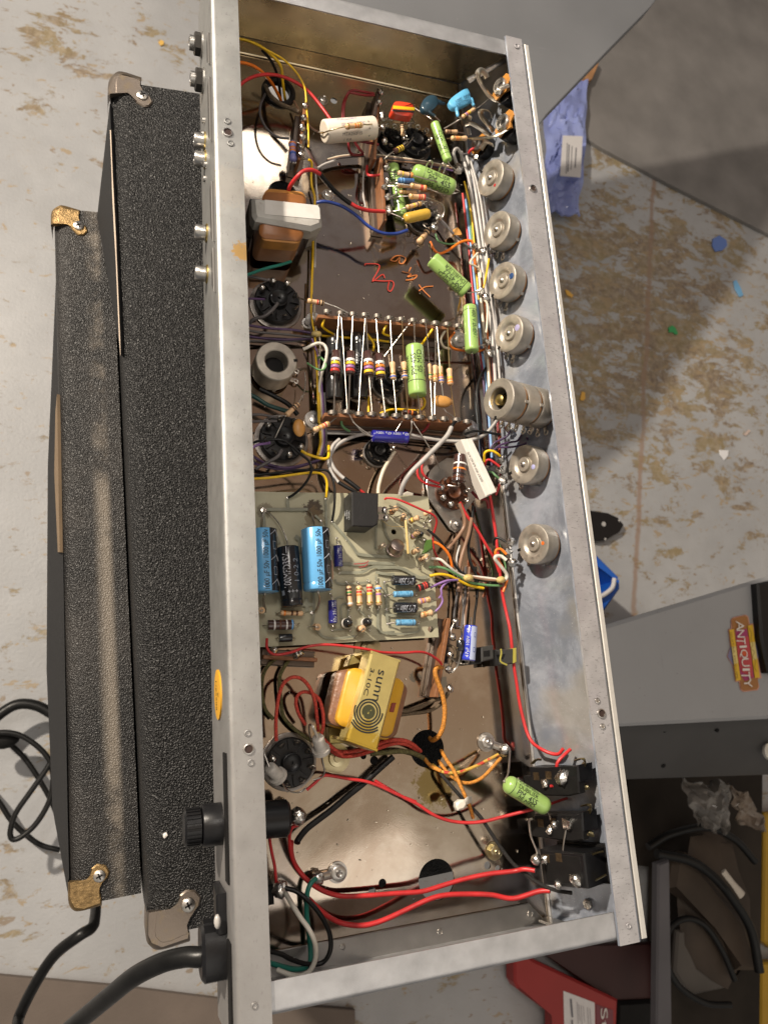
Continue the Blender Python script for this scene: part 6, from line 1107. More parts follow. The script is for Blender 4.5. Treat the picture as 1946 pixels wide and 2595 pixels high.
wire('grey wire next to the yellow one beside the choke', 'grey', 'A3', 26, [(870, 360, 10), (875, 480, 8), (885, 560, 7), (890, 660, 6), (870, 900, 5), (860, 1300, 5)])
wire('grey stub of cable above the blue wire', 'grey', 'A3', 30, [(890, 300, 12), (960, 260, 12), (1070, 222, 12)])
for k, (yo, colr) in enumerate(((0, 'brown'), (14, 'dgrey'), (-14, 'cream'))): wire('loom wire along the far cross run, %s' % ('brown', 'dark grey', 'cream')[k], colr, 'A9', 40, [(-260, 40 + yo, 6), (0, -20 + yo, 6), (400, -40 + yo, 6), (800, 0 + yo, 6), (1300, 70 + yo, 6), (1700, 150 + yo, 8)], 'wires of the far cross run')
for k, x in enumerate((550, 760)): 
    t0 = wire('bent metal tag above the large green capacitor, %s of two' % ('left', 'right')[k], 'bare', 'A5', 18, [(x + 40, 90 + 25*k, 26), (x + 60, 40 + 25*k, 30), (x + 85, 25 + 25*k, 32), (x + 100, 45 + 25*k, 30), (x + 75, 110 + 25*k, 26)] if k == 0 else [(x - 60, 115, 26), (x - 40, 65, 30), (x - 15, 45, 32), (x, 65, 30), (x - 20, 130, 26)], 'bent tags over the green capacitor', 'tag', 'wire_tag')
# jacks corner
wire('short red wire by the second jack', 'red', 'A4', 36, [(930, 960, 16), (960, 910, 20), (1030, 880, 22), (1120, 870, 22), (1210, 880, 20)])
wire('grey loop of cable beside the slim green capacitor', 'grey', 'A4', 40, [(815, 1040, 14), (790, 960, 18), (800, 905, 20), (830, 900, 20), (860, 950, 18), (870, 1010, 14)])
LG = 'wires of the front loom'
for lab, colr, wd, pts in (('grey shielded cable of the front loom, left one', 'grey', 11, [(1168, 385, 14), (1184, 440, 14), (1199, 520, 14), (1211, 600, 14), (1222, 680, 14), (1235, 760, 14), (1246, 840, 14), (1252, 920, 14), (1256, 990, 14)]),
  ('grey shielded cable of the front loom, right one', 'grey', 10, [(1180, 392, 16), (1199, 450, 16), (1213, 540, 16), (1224, 620, 16), (1238, 700, 16), (1252, 790, 16), (1258, 850, 16), (1264, 930, 16)]),
  ('white grey cable between the potentiometers and the loom', 'grey', 8, [(1190, 400, 20), (1212, 480, 20), (1225, 560, 20), (1232, 640, 18), (1244, 760, 18), (1254, 830, 16), (1266, 960, 16)]),
  ('red wire of the front loom', 'red', 7, [(1172, 490, 6), (1180, 560, 6), (1187, 620, 6), (1194, 700, 6), (1204, 800, 6), (1218, 900, 6), (1232, 980, 6), (1240, 1060, 6)]),
  ('light blue wire of the front loom', 'lblue', 8, [(1180, 505, 8), (1188, 580, 8), (1195, 640, 8), (1203, 720, 8), (1212, 800, 8), (1220, 880, 8), (1230, 960, 8), (1242, 1100, 8), (1246, 1160, 8)]),
  ('green wire of the front loom', 'green', 7, [(1186, 500, 9), (1191, 560, 9), (1196, 610, 9), (1204, 690, 9)]),
  ('yellow wire of the front loom', 'yellow', 6, [(1176, 460, 12), (1190, 520, 11), (1199, 590, 11), (1206, 680, 11), (1212, 760, 11)]),
  ('cream wire of the front loom, thicker', 'cream', 9, [(1208, 640, 14), (1214, 700, 14), (1220, 780, 14), (1228, 850, 14), (1236, 920, 14), (1240, 1000, 14)]),
  ('orange yellow wire of the front loom', 'orange', 6, [(1216, 640, 12), (1222, 720, 12), (1230, 800, 12), (1238, 880, 12), (1242, 960, 12), (1262, 1060, 12), (1268, 1110, 12)]),
  ('dark purple wire of the front loom', 'purple', 7, [(1192, 640, 5), (1200, 740, 5), (1212, 860, 5), (1224, 960, 5), (1236, 1080, 5), (1246, 1180, 5)]),
  ('dark red wire of the front loom', 'darkred', 8, [(1246, 900, 13), (1252, 960, 13), (1258, 1040, 13), (1264, 1120, 13), (1268, 1180, 13)])):
    wire(lab, colr, 'PX', wd, pts, LG)
wire('orange wire curling out from under the orange disc', 'orange', 'A5', 28, [(630, 705, 12), (660, 770, 12), (710, 806, 13), (790, 772, 13), (880, 712, 14), (955, 695, 15), (988, 725, 15), (1000, 850, 14), (1018, 970, 12)])
wire('cream wire with a kink below the second potentiometer', 'cream', 'A5', 24, [(1030, 800, 18), (980, 855, 18), (968, 890, 18), (1010, 912, 17), (1050, 945, 16), (1055, 1010, 15)])
wire('pair of yellow leads joining two potentiometers', 'yellow', 'A8', 42, [(545, 345, 22), (515, 520, 22), (485, 680, 22), (460, 800, 21)]); wire('cream lead between the third and fourth potentiometers', 'cream', 'A8', 44, [(480, 990, 20), (520, 1060, 20), (520, 1250, 19), (510, 1420, 18), (495, 1500, 18)])
wire('dark grey wires under the orange disc', 'dgrey', 'A5', 26, [(640, 440, 6), (740, 540, 6), (830, 640, 7), (950, 745, 8), (1000, 770, 10)]); wire('green wire under the orange wire', 'green', 'A5', 20, [(675, 640, 6), (700, 700, 6), (780, 725, 6), (860, 720, 7)])
for (c, x, y, r), wh in zip((('A5', 1070, 780, .0034), ('A5', 1000, 740, .0026), ('A5', 1170, 775, .0026), ('A8', 420, 850, .0034), ('A8', 500, 960, .0032), ('A8', 500, 1650, .0034), ('A8', 560, 1820, .0032), ('A4', 820, 1100, .0042), ('A4', 1180, 950, .0046), ('A4', 1010, 980, .0034), ('B9', 610, 800, .0036), ('B9', 500, 1240, .0030), ('B9', 480, 1390, .0034), ('B9', 520, 1530, .0036), ('B2', 1190, 975, .0034), ('B2', 1200, 1130, .0032), ('B2', 1170, 1050, .0030), ('A5', 700, 500, .0030), ('A5', 660, 590, .0034)),
 ('left below the second potentiometer', 'where the orange wire turns down', 'right below the second potentiometer', 'left of the blue dotted potentiometer', 'below left of the blue dotted potentiometer', 'left of the pale violet dotted potentiometer', 'below the pale violet dotted potentiometer', 'at the end of the large green capacitor', 'by the short red wire under the jacks', 'above the red dotted potentiometer', 'just below the stacked potentiometer', 'at the end of the bright yellow arch', 'at the end of the bent red wire', 'at the end of the green stub by the cement resistor', 'at the black wire of the last potentiometer', 'at the white wire of the last potentiometer', 'at the orange wire of the last potentiometer', 'right of the yellow capacitor', 'beside the glassy tan resistor')):
    o = put('solder_joint', ball(pt(c, (x, y, 17)), r*.85, (1, 1.1, .9), 8, 6, .6), SOLDER); tag(o, 'lumpy solder joint ' + wh, 'solder joint', 'solder joints along the front loom')
# left loom
YL = 'wires of the left loom'
for lab, colr, c, wd, pts in (('yellow wire of the left loom, long one', 'yellow', 'A6', 36, [(1055, 190, 9), (1050, 400, 9), (1045, 600, 9), (1045, 800, 9), (1065, 950, 9), (1085, 1050, 10), (1100, 1200, 10), (1105, 1380, 10), (1125, 1600, 10), (1130, 1800, 10), (1140, 2100, 10), (1150, 2330, 10)]),
  ('cream wire of the left loom', 'cream', 'A6', 30, [(1095, 680, 10), (1090, 800, 10), (1100, 950, 10), (1130, 1080, 11), (1165, 1160, 11), (1165, 1400, 10), (1150, 1560, 10)]),
  ('violet wire of the left loom', 'violet', 'A6', 30, [(1050, 1150, 11), (1095, 1250, 11), (1125, 1350, 11), (1150, 1500, 10), (1190, 1800, 9), (1200, 2100, 9), (1215, 2330, 9)]),
  ('pale grey wire of the left loom', 'cream', 'A6', 34, [(1200, 1700, 8), (1180, 1850, 8), (1190, 2000, 8), (1215, 2200, 8), (1230, 2330, 8)])): wire(lab, colr, c, wd, pts, YL)
o = put('cord_knot', ball(pt('A6', (1120, 1085, 12)), .0024, (1.4, .9, .8), 14, 10, .2), mat('waxed_cord', (.55, .42, .16), .5)); tag(o, 'waxed cord knot tying the left loom by the far long strip', 'cord knot')
wire('white wire looping from the open centred potentiometer', 'white', 'A6', 56, [(935, 1300, 18), (980, 1280, 19), (1060, 1240, 20), (1150, 1215, 20), (1230, 1245, 20), (1265, 1330, 20), (1250, 1450, 18), (1210, 1580, 15), (1175, 1700, 12), (1155, 1850, 10), (1160, 1980, 9)])
wire('green wire looping from the open centred potentiometer', 'green', 'A6', 36, [(990, 1495, 16), (1050, 1535, 17), (1130, 1580, 18), (1200, 1590, 18), (1250, 1540, 18), (1230, 1470, 17), (1170, 1410, 14), (1130, 1430, 12)])
wire('teal wire below the choke coil', 'teal', 'A6', 56, [(60, 280, 24), (200, 240, 22), (350, 185, 20), (520, 140, 18), (640, 110, 16), (760, 70, 14)])
for k, q in enumerate(([(100, 950, 8), (260, 980, 8), (500, 1010, 7), (800, 1030, 7), (1060, 1075, 8)], [(100, 1020, 8), (300, 1060, 7), (600, 1085, 7), (1040, 1130, 8)], [(100, 1100, 7), (300, 1140, 6), (650, 1165, 6), (1030, 1150, 7)], [(100, 1180, 6), (350, 1190, 5), (700, 1190, 5), (1000, 1160, 6)])): wire(('purple wire, topmost', 'dark wire, second', 'purple wire, third', 'dark wire, lowest')[k] + ' in the bundle above the open centred potentiometer', 'purple' if k % 2 == 0 else 'dgrey', 'A6', 44, q, 'bundle above the open centred potentiometer')
wire('grey ribbon of wires rising to the choke side socket', 'dgrey', 'A6', 60, [(180, 940, 8), (240, 880, 11), (380, 840, 14), (490, 760, 16), (550, 690, 16), (575, 650, 16)]); wire('violet pair reaching the choke side socket from the rear wall', 'purple', 'A6', 40, [(60, 595, 18), (200, 592, 17), (390, 600, 15)])
wire('brown grey pair at the top of the choke side socket', 'dgrey', 'A6', 50, [(60, 265, 18), (250, 290, 17), (420, 330, 15), (460, 320, 15)])
wire('thin bare wire from the open centred potentiometer to the middle socket', 'bare', 'A6', 20, [(955, 1630, 14), (965, 1750, 15), (945, 1900, 18), (915, 2020, 22)])
# middle left
wire('dark green wire crossing towards the middle socket', 'dteal', 'B1', 60, [(60, -40, 14), (200, 30, 14), (330, 110, 14), (480, 160, 13), (540, 180, 12)]); wire('black wire crossing towards the middle socket', 'black', 'B1', 64, [(240, -60, 12), (400, 20, 12), (540, 100, 12), (640, 210, 10)])
for k, y in enumerate((215, 285)): wire('grey lead entering the middle socket from the rear wall, %s' % ('upper', 'lower')[k], 'dgrey', 'B1', 36, [(80, y + 5, 18), (250, y - 5, 17), (420, y + 25 - 30*k, 16)])
wire('yellow wire bent beside the middle socket', 'yellow', 'B1', 40, [(680, 590, 16), (740, 625, 17), (830, 655, 17), (910, 675, 17), (960, 660, 16), (968, 590, 14), (965, 540, 12)])
wire('long yellow wire reaching the circuit board', 'yellow', 'B1', 34, [(120, 885, 20), (300, 878, 20), (500, 855, 20), (680, 830, 20), (800, 820, 20), (880, 830, 19), (930, 870, 18), (950, 940, 17), (940, 1080, 15)])
wire('black wire looping over the middle socket to the board', 'black', 'B1', 34, [(160, 510, 20), (260, 480, 22), (400, 470, 24), (510, 490, 25), (590, 550, 25), (680, 630, 25), (760, 700, 25), (785, 790, 24), (750, 890, 22), (680, 980, 19), (600, 1050, 16), (540, 1085, 14.5)])
wire('black wire curving down into the board beside the yellow one', 'black', 'B1', 32, [(180, 850, 16), (400, 825, 16), (640, 795, 16), (850, 790, 17), (950, 800, 18), (1000, 870, 18), (1030, 1000, 18), (1025, 1180, 17), (1005, 1325, 14.5)])
wire('violet wire at the middle socket', 'violet', 'B1', 36, [(160, 560, 20), (230, 525, 20), (350, 508, 18)]); wire('grey flat lead at the bottom of the middle socket', 'dgrey', 'B1', 44, [(200, 780, 14), (330, 710, 16), (430, 650, 18), (475, 580, 18)])
for k, q in enumerate(([(160, 640, 10), (300, 720, 9), (500, 770, 8), (700, 740, 8), (850, 690, 9)], [(170, 720, 8), (350, 770, 7), (560, 780, 7), (780, 720, 8), (880, 680, 9)])): wire('dark violet wire under the middle socket, %s' % ('upper', 'lower')[k], 'purple', 'B1', 36, q, 'violet wires under the middle socket')
for k, (x, colr) in enumerate(((870, 'yellow'), (905, 'violet'), (930, 'dgrey'), (890, 'cream'))): wire('left loom wire passing the middle socket, ' + ('yellow', 'violet', 'dark', 'cream')[k], colr, 'B1', 34, [(x - 10, -20, 10), (x, 150, 10), (x + 5, 350, 10), (x + 10, 500, 9), (x - 20, 640, 9)], YL)
SH = wm('grey')
for k, q in enumerate(([(1080, 470, 10), (1010, 540, 12), (980, 650, 13), (1020, 770, 14), (1090, 850, 15), (1140, 890, 16)], [(1400, 400, 8), (1200, 450, 10), (1050, 540, 11), (970, 680, 12), (985, 790, 13), (1040, 890, 14), (1080, 930, 15)])): wire('grey shielded lead ending in a black sleeve, %s' % ('upper', 'lower')[k], 'grey', 'B1', 48, q, 'shielded leads to the black module')
for k, q in enumerate(([(1130, 880, 16), (1200, 930, 17), (1290, 1000, 18)], [(1070, 920, 15), (1150, 970, 16), (1260, 1030, 17)])): wire('black sleeve on a shielded lead, %s' % ('upper', 'lower')[k], 'black', 'B1', 60 - 8*k, q, 'sleeves on the shielded leads', 'sleeve', 'heat_shrink')
wire('red tip of a lead behind the black module', 'red', 'B1', 40, [(1280, 990, 18), (1340, 1040, 18)])
wire('thin bare wire slanting to the dark blue capacitor', 'bare', 'B1', 18, [(1175, 195, 23), (1230, 290, 22), (1330, 400, 20), (1420, 440, 20)])
wire('cream pair of wires rising from the board edge', 'cream', 'B1', 50, [(1485, 1040, 10), (1495, 950, 10), (1540, 800, 10), (1620, 660, 10), (1659, 600, 10)])
wire('green stub under the near long strip', 'green', 'B1', 36, [(1110, 240, 16), (1100, 300, 14), (1130, 350, 12), (1185, 385, 10)])
# strip yellow wires
for lab, q in (('left, at the first lug', [(150, 250, 20), (135, 310, 18), (165, 345, 14), (240, 390, 8)]), ('middle, at the sixth lug', [(720, 295, 20), (690, 375, 18), (745, 402, 14)]), ('slanting, at the tenth lug', [(1140, 340, 22), (1090, 410, 20), (1030, 495, 14)]), ('lying behind the dark resistors', [(130, 400, 6), (300, 415, 6), (560, 430, 6), (740, 455, 6)]), ('curved around the socket', [(540, 380, 12), (600, 470, 10), (595, 540, 8)]), ('lying behind the near long strip', [(660, 1110, 12), (760, 1075, 14), (860, 1075, 14), (1000, 1085, 14)]), ('bent right of the upright capacitor', [(1040, 950, 12), (1070, 1000, 12), (1050, 1060, 14), (1000, 1085, 14)]), ('vertical beside the third dark resistor', [(555, 960, 10), (555, 1100, 12)])):
    wire('yellow wire between the long strips, ' + lab, 'yellow', 'A7', 28, q, 'yellow wires between the long strips')
wire('orange wire behind the far long strip end', 'orange', 'A7', 30, [(1340, 370, 16), (1290, 440, 14), (1320, 510, 12), (1420, 535, 10), (1560, 540, 10), (1640, 510, 12)]); wire('cream wire at the far long strip end', 'cream', 'A7', 28, [(1255, 350, 20), (1215, 430, 16), (1240, 500, 12), (1310, 520, 10)])
R_('dark ringed resistor lying under the near long strip', 'A7', (865, 1095), (1015, 1110), 50, 14, None, None, 'rod', 'rod', DKR, bt=[.3, .55, .9])
for k, q in enumerate(([(880, 1150, 22), (830, 1230, 20), (800, 1280, 19)], [(950, 1150, 22), (950, 1230, 16), (930, 1300, 12)], [(950, 1160, 22), (1010, 1260, 16), (1060, 1330, 12)])): wire('thin bare lead dropping from the near long strip, ' + ('left', 'middle', 'right')[k], 'bare', 'A7', 11, q, 'thin leads below the near long strip')
wire('dark red wire below the near long strip', 'darkred', 'A7', 30, [(1115, 1185, 20), (1080, 1250, 16), (1020, 1300, 12)])
for k in range(4): wire('cross run wire below the near long strip, ' + ('cream', 'brown', 'dark', 'pale grey')[k], ('cream', 'brown', 'dgrey', 'grey')[k], 'B2', 22, [(-260, 95 + 16*k, 7), (0, 100 + 17*k, 7), (300, 105 + 20*k, 7), (500, 120 + 22*k, 7), (800, 150 + 22*k, 7)], 'cross run below the near long strip')
wire('white and grey cable curving to the stacked potentiometer', 'grey', 'B2', 34, [(420, 155, 14), (560, 185, 14), (720, 205, 14), (860, 200, 15), (980, 160, 16), (1050, 90, 18), (1085, 40, 20)])
wire('thick grey cable from the near long strip to the board', 'grey', 'B2', 44, [(735, 100, 24), (700, 165, 26), (620, 250, 27), (520, 350, 26), (430, 440, 24), (370, 530, 20), (345, 615, 15)]); wire('black end sleeve of the thick grey cable', 'black', 'B2', 32, [(770, 50, 23), (750, 70, 24), (733, 105, 24)], None, 'sleeve', 'heat_shrink')
wire('bare wire from the near long strip down to the brown socket', 'bare', 'B2', 13, [(440, 55, 22), (520, 180, 22), (600, 310, 20), (650, 420, 14)])
wire('black cable beside the stacked potentiometer', 'black', 'B9', 46, [(280, -40, 10), (200, 90, 12), (155, 280, 13), (165, 480, 13), (190, 680, 12), (215, 860, 10)]); wire('black wire crossing to the stacked potentiometer', 'black', 'B9', 42, [(-20, 890, 14), (100, 845, 16), (250, 850, 18), (400, 880, 19), (490, 890, 20)])
for k, q in enumerate(([(340, 1110, 16), (400, 1010, 18), (500, 960, 20), (590, 900, 22), (625, 820, 24)], [(380, 1120, 16), (480, 1040, 18), (620, 1000, 20), (720, 980, 22), (780, 900, 24)], [(450, 1070, 18), (600, 1070, 20), (760, 1045, 22), (870, 990, 24), (850, 930, 26)])): wire('dark violet wire at the stacked potentiometer, ' + ('left', 'middle', 'right loop')[k], 'purple', 'B9', 36, q, 'violet wires at the stacked potentiometer')
wire('bright yellow wire arching beside the cement resistor', 'yellow', 'B9', 46, [(262, 1270, 18), (262, 1160, 22), (310, 1120, 24), (380, 1125, 25), (440, 1160, 25), (478, 1195, 24)])
wire('bright red wire bent beside the cement resistor', 'red', 'B9', 46, [(265, 1320, 16), (285, 1260, 19), (330, 1245, 20), (400, 1285, 21), (470, 1340, 21)]); wire('green wire stub below the red one at the loom', 'green', 'B9', 42, [(320, 1415, 14), (370, 1425, 16), (420, 1470, 18), (460, 1505, 18)])
wire('pink red wire running down the loom', 'red', 'B9', 44, [(485, 1440, 14), (480, 1560, 13), (450, 1660, 12), (420, 1740, 11)])
for k, q in enumerate(([(595, 265, 14), (525, 340, 18), (510, 430, 18), (550, 490, 17), (640, 530, 15)], [(590, 275, 12), (490, 370, 15), (480, 470, 15), (540, 530, 14), (650, 555, 13)])): wire('red wire curling to the brown socket, ' + ('outer', 'inner')[k], 'red', 'B2', 24, q, 'red wires at the brown socket')
# below brown socket
for lab, q in (('left', [(795, 680, 14), (830, 770, 12), (835, 850, 10), (790, 930, 9), (740, 990, 9), (710, 1030, 9)]), ('right', [(890, 790, 14), (870, 900, 12), (840, 1000, 10), (810, 1100, 9), (795, 1190, 8), (790, 1357, 8)])): wire('thick brown wire below the brown socket, ' + lab, 'brown', 'B2', 36, q, 'brown wires below the brown socket')
wire('black wire running down from the brown socket', 'black', 'B2', 30, [(900, 700, 10), (890, 850, 9), (865, 1000, 8), (880, 1130, 8), (930, 1250, 8), (930, 1400, 8)])
wire('red wire slanting from the brown socket to the front loom', 'red', 'B2', 28, [(800, 670, 14), (850, 770, 13), (930, 880, 12), (1000, 1000, 11), (1060, 1100, 10), (1100, 1210, 10)])
wire('dark red wire joining the front loom above the red run', 'darkred', 'B2', 30, [(890, 590, 14), (940, 640, 14), (1000, 655, 14), (1020, 720, 13)])
wire('long red wire running down the front edge to the farthest rocker switch', 'red', 'B6', 44, [(940, -1500, 13), (985, -1300, 13), (1050, -900, 11), (1090, -550, 10), (1130, -200, 10), (1170, 0, 10), (1210, 180, 12), (1232, 380, 12), (1250, 560, 12), (1280, 750, 12), (1310, 950, 12), (1345, 1110, 13), (1390, 1270, 15), (1450, 1380, 18), (1540, 1445, 20), (1640, 1490, 24), (1720, 1495, 28), (1770, 1440, 31)])
wire('short red wire dropping onto the farthest rocker switch', 'red', 'B8', 34, [(1305, 150, 38), (1245, 205, 38), (1205, 255, 37), (1200, 300, 36), (1218, 345, 35)])
wire('green wire following the red loom wire', 'green', 'B2', 18, [(1030, 690, 11), (1060, 830, 10), (1090, 960, 9), (1130, 1090, 9), (1150, 1180, 9), (1140, 1280, 10)]); wire('orange wire following the loom to the last potentiometer', 'orange', 'B2', 26, [(1130, 1357, 14), (1160, 1250, 15), (1120, 1160, 17), (1075, 1090, 19), (1075, 1040, 20), (1110, 1030, 21), (1155, 1070, 22)])
wire('white wire with a hook at the last potentiometer', 'white', 'B2', 34, [(1110, 1270, 13), (1150, 1260, 15), (1155, 1220, 16), (1110, 1160, 18), (1070, 1110, 20), (1075, 1085, 21), (1115, 1085, 21), (1155, 1115, 22)]); wire('black wire to the last potentiometer', 'black', 'B2', 24, [(1060, 1000, 14), (1065, 955, 17), (1095, 945, 19), (1150, 975, 22)])
FW_ = 'wires fanning from the board corner to the last potentiometer'
for lab, colr, wd, q in (('black', 'black', 26, [(552, 880, 17), (600, 920, 18), (660, 980, 18), (710, 1060, 17), (760, 1150, 15), (830, 1220, 13), (950, 1265, 12), (1120, 1275, 12)]),
  ('orange', 'orange', 28, [(600, 975, 17), (650, 1000, 18), (700, 1050, 18), (730, 1110, 16), (740, 1170, 14)]), ('white', 'white', 26, [(580, 1100, 15), (650, 1110, 17), (700, 1150, 17), (760, 1200, 15), (830, 1235, 13), (950, 1245, 13), (1110, 1265, 13)]),
  ('green', 'green', 26, [(565, 1168, 15), (650, 1170, 17), (720, 1195, 17), (800, 1240, 15), (880, 1285, 13), (1000, 1305, 12), (1120, 1310, 12)]), ('yellow', 'yellow', 28, [(570, 1235, 15), (640, 1222, 17), (720, 1235, 17), (800, 1275, 15), (880, 1310, 13), (980, 1330, 12)]),
  ('orange brown', 'brown', 22, [(840, 1235, 14), (900, 1245, 14), (1000, 1265, 14), (1100, 1270, 14)])): wire('%s wire from the board corner to the last potentiometer' % lab, colr, 'B2', wd, q, FW_)
for x, y in ((865, 1250), (1110, 1265)): o = put('cord_knot', ball(pt('B2', (x, y, 16)), .0025, (1.3, .9, .9), 14, 10, .2), MATS['waxed_cord']); tag(o, 'waxed cord knot on the fanned wires, %s end' % ('board' if x < 900 else 'potentiometer'), 'cord knot')
VW = 'violet wires at the board edge'
for lab, q in (('upper', [(885, 955, 17), (960, 920, 18), (1040, 890, 19), (1110, 885, 18), (1140, 885, 17)]), ('middle', [(965, 1055, 17), (990, 1020, 18), (990, 960, 18), (1040, 905, 18), (1090, 885, 18)]), ('lower', [(930, 1180, 17), (970, 1140, 18), (1000, 1080, 18), (985, 1020, 18)])): wire('violet wire at the board edge, ' + lab, 'violet', 'B4', 26, q, VW)
wire('red wire arching over the board corner by the black module', 'red', 'B4', 26, [(460, 130, 16), (490, 118, 18), (580, 132, 21), (700, 180, 23), (820, 235, 24), (910, 275, 23), (945, 330, 21), (930, 410, 17), (910, 480, 14), (920, 600, 12), (960, 690, 10), (1000, 750, 9)])
for k, (x0, x1, colr) in enumerate(((1180, 1150, 'brown'), (1215, 1190, 'dgrey'), (1250, 1215, 'brown'), (1310, 1300, 'black'), (1150, 1110, 'dgrey'))): wire('bundle wire running down beside the board, ' + ('second from the board', 'third from the board', 'fourth from the board', 'outermost', 'next to the board')[k], colr, 'B4', 30, [(x0, 760, 8), (x0 - 5, 900, 7), (x1 + 20, 1050, 6), (x1, 1200, 5), (x1 - 10, 1330, 5)], 'bundle beside the board')
# lower half
wire('red wire draped over the lower edge of the circuit board', 'red', 'B5', 34, [(145, 75, 15), (145, 160, 18), (190, 220, 18), (270, 232, 18), (400, 205, 20), (520, 160, 22), (660, 135, 23), (800, 135, 24), (950, 150, 25), (1150, 180, 26), (1300, 210, 26), (1500, 215, 25), (1659, 205, 24), (1760, 225, 22), (1860, 290, 18), (1890, 330, 16)])
CG_ = 'olive cloth leads by the gold transformer'
wire('olive cloth lead curving down at the rear wall', 'cgreen', 'B5', 44, [(250, 260, 8), (160, 340, 8), (105, 450, 7), (95, 620, 6), (130, 780, 6), (210, 880, 6)], CG_); wire('olive cloth lead passing behind the red cloth loops', 'cgreen', 'B5', 46, [(370, 280, 8), (310, 370, 7), (270, 480, 6), (285, 700, 6), (310, 850, 6), (400, 960, 7), (520, 1050, 8), (590, 1090, 10)], CG_)
RG = 'red cloth leads by the gold transformer'
wire('red cloth lead making the big loop over the diode socket', 'cred', 'B5', 46, [(238, 1095, 18), (235, 900, 20), (255, 700, 22), (300, 540, 24), (390, 462, 25), (490, 475, 25), (570, 560, 24), (625, 700, 22), (645, 850, 20), (660, 1000, 17)], RG)
wire('red cloth lead making the inner loop', 'cred', 'B5', 46, [(530, 935, 14), (465, 830, 15), (435, 720, 16), (455, 640, 17), (520, 605, 18), (610, 630, 20), (670, 690, 22), (705, 820, 23), (708, 950, 22), (690, 1040, 20), (740, 1110, 18), (820, 1180, 16), (900, 1245, 13)], RG)
for k, q in enumerate(([(740, 1110, 12), (850, 1200, 10), (1000, 1200, 9), (1200, 1150, 10), (1350, 1095, 11), (1500, 1090, 10), (1600, 1130, 7), (1680, 1200, 0)], [(760, 1170, 9), (880, 1245, 8), (1040, 1240, 8), (1200, 1190, 9), (1400, 1125, 9), (1540, 1130, 8), (1660, 1200, 0)])): wire('red cloth lead under the gold transformer entering the big hole, ' + ('upper', 'lower')[k], 'cred', 'B5', 52, q, RG)
wire('olive cloth lead entering the big hole below the red ones', 'cgreen', 'B5', 62, [(1180, 1225, 6), (1350, 1210, 7), (1500, 1200, 7), (1640, 1230, 4), (1740, 1290, -4)], CG_)
wire('orange cloth lead curving from the small strip into the big hole', 'corange', 'B6', 62, [(500, 590, 12), (440, 590, 15), (425, 650, 16), (455, 740, 15), (495, 850, 14), (520, 960, 13), (525, 1080, 12), (505, 1220, 10), (460, 1310, 7), (400, 1350, 0), (370, 1330, -6)])
wire('brown cloth leads leaving the gold transformer, upper', 'cbrown', 'B6', 50, [(20, 1040, 12), (150, 1040, 10), (300, 985, 9), (420, 930, 8), (530, 900, 9), (560, 850, 10)]); wire('brown cloth leads leaving the gold transformer, lower', 'cbrown', 'B6', 46, [(20, 1090, 10), (180, 1070, 8), (340, 1050, 7), (460, 990, 7), (540, 900, 8)])
OG = 'cloth leads fanning out of the big hole'
wire('spotted yellow cloth lead reaching the solder tag', 'cyellow', 'B8', 32, [(230, 270, 2), (310, 325, 8), (430, 330, 12), (560, 285, 13), (660, 235, 14), (745, 190, 15)], OG); wire('orange cloth lead reaching the solder tag below the spotted one', 'corange', 'B8', 34, [(280, 240, 0), (350, 330, 8), (440, 400, 11), (530, 410, 12), (620, 370, 13), (700, 290, 14), (765, 215, 15)], OG)
wire('orange cloth lead down to the white cable tie', 'corange', 'B8', 36, [(300, 160, 0), (340, 230, 9), (395, 310, 13), (440, 410, 15), (480, 500, 16), (520, 590, 16), (548, 685, 14)], OG); wire('brown orange cloth lead inside the big hole', 'corange', 'B8', 38, [(160, 210, -2), (220, 280, 4), (300, 320, 8)], OG)
wire('long black cloth wire from the big hole to the nearest rocker switch', 'cblack', 'B8', 36, [(240, 250, -2), (310, 355, 8), (400, 460, 12), (500, 570, 14), (600, 670, 16), (680, 790, 17), (760, 910, 18), (860, 1040, 20), (980, 1140, 24), (1080, 1205, 28), (1200, 1250, 32), (1315, 1268, 34)])
t = thing('cable_tie', 'white nylon cable tie on the black and orange cloth wires', 'cable tie', pt('B8', (480, 580, 17))); NY = mat('white_nylon', (.70, .66, .58), .4)
put('strap', tube(crom([pt('B8', (530, 545, 14)), pt('B8', (500, 550, 21)), pt('B8', (470, 575, 20))], 4), .0022, 8, .3), NY, t); put('head', prism([pt('B8', (x, y, 22)) for x, y in ((420, 570), (450, 545), (495, 545), (505, 580), (480, 620), (435, 630), (418, 600))], V((0, 0, -.004)), .001), NY, t)
wire('red wire sagging across the pan to the middle rocker switch', 'red', 'B8', 32, [(-380, 85, 8), (-300, 60, 9), (-150, 90, 9), (0, 140 + 375, 9)][:0] + [(-215, 395, 9), (0, 520, 10), (120, 580, 11), (240, 660, 12), (360, 705, 13), (500, 722, 15), (640, 710, 18), (800, 670, 22), (980, 625, 28), (1100, 590, 32)])
wire('red wire from the diode socket leading to the sagging wire', 'red', 'B7', 34, [(545, 525, 8), (620, 460, 9), (690, 400, 10), (780, 405, 10), (920, 430, 10), (1060, 450, 10), (1200, 500, 10), (1350, 570, 10), (1500, 630, 10)])
wire('red wire end under the farthest rocker switch', 'red', 'B8', 26, [(1150, 435, 34), (1260, 450, 33), (1380, 450, 32), (1420, 468, 30), (1370, 500, 26), (1250, 540, 22), (1150, 575, 20)])
wire('thick black cable slanting behind the fuse holder tip', 'black', 'B7', 70, [(1300, 235, 6), (1180, 340, 6), (1050, 460, 6), (900, 580, 7), (760, 700, 8), (640, 790, 9), (540, 870, 10), (470, 960, 12), (460, 990, 13)])
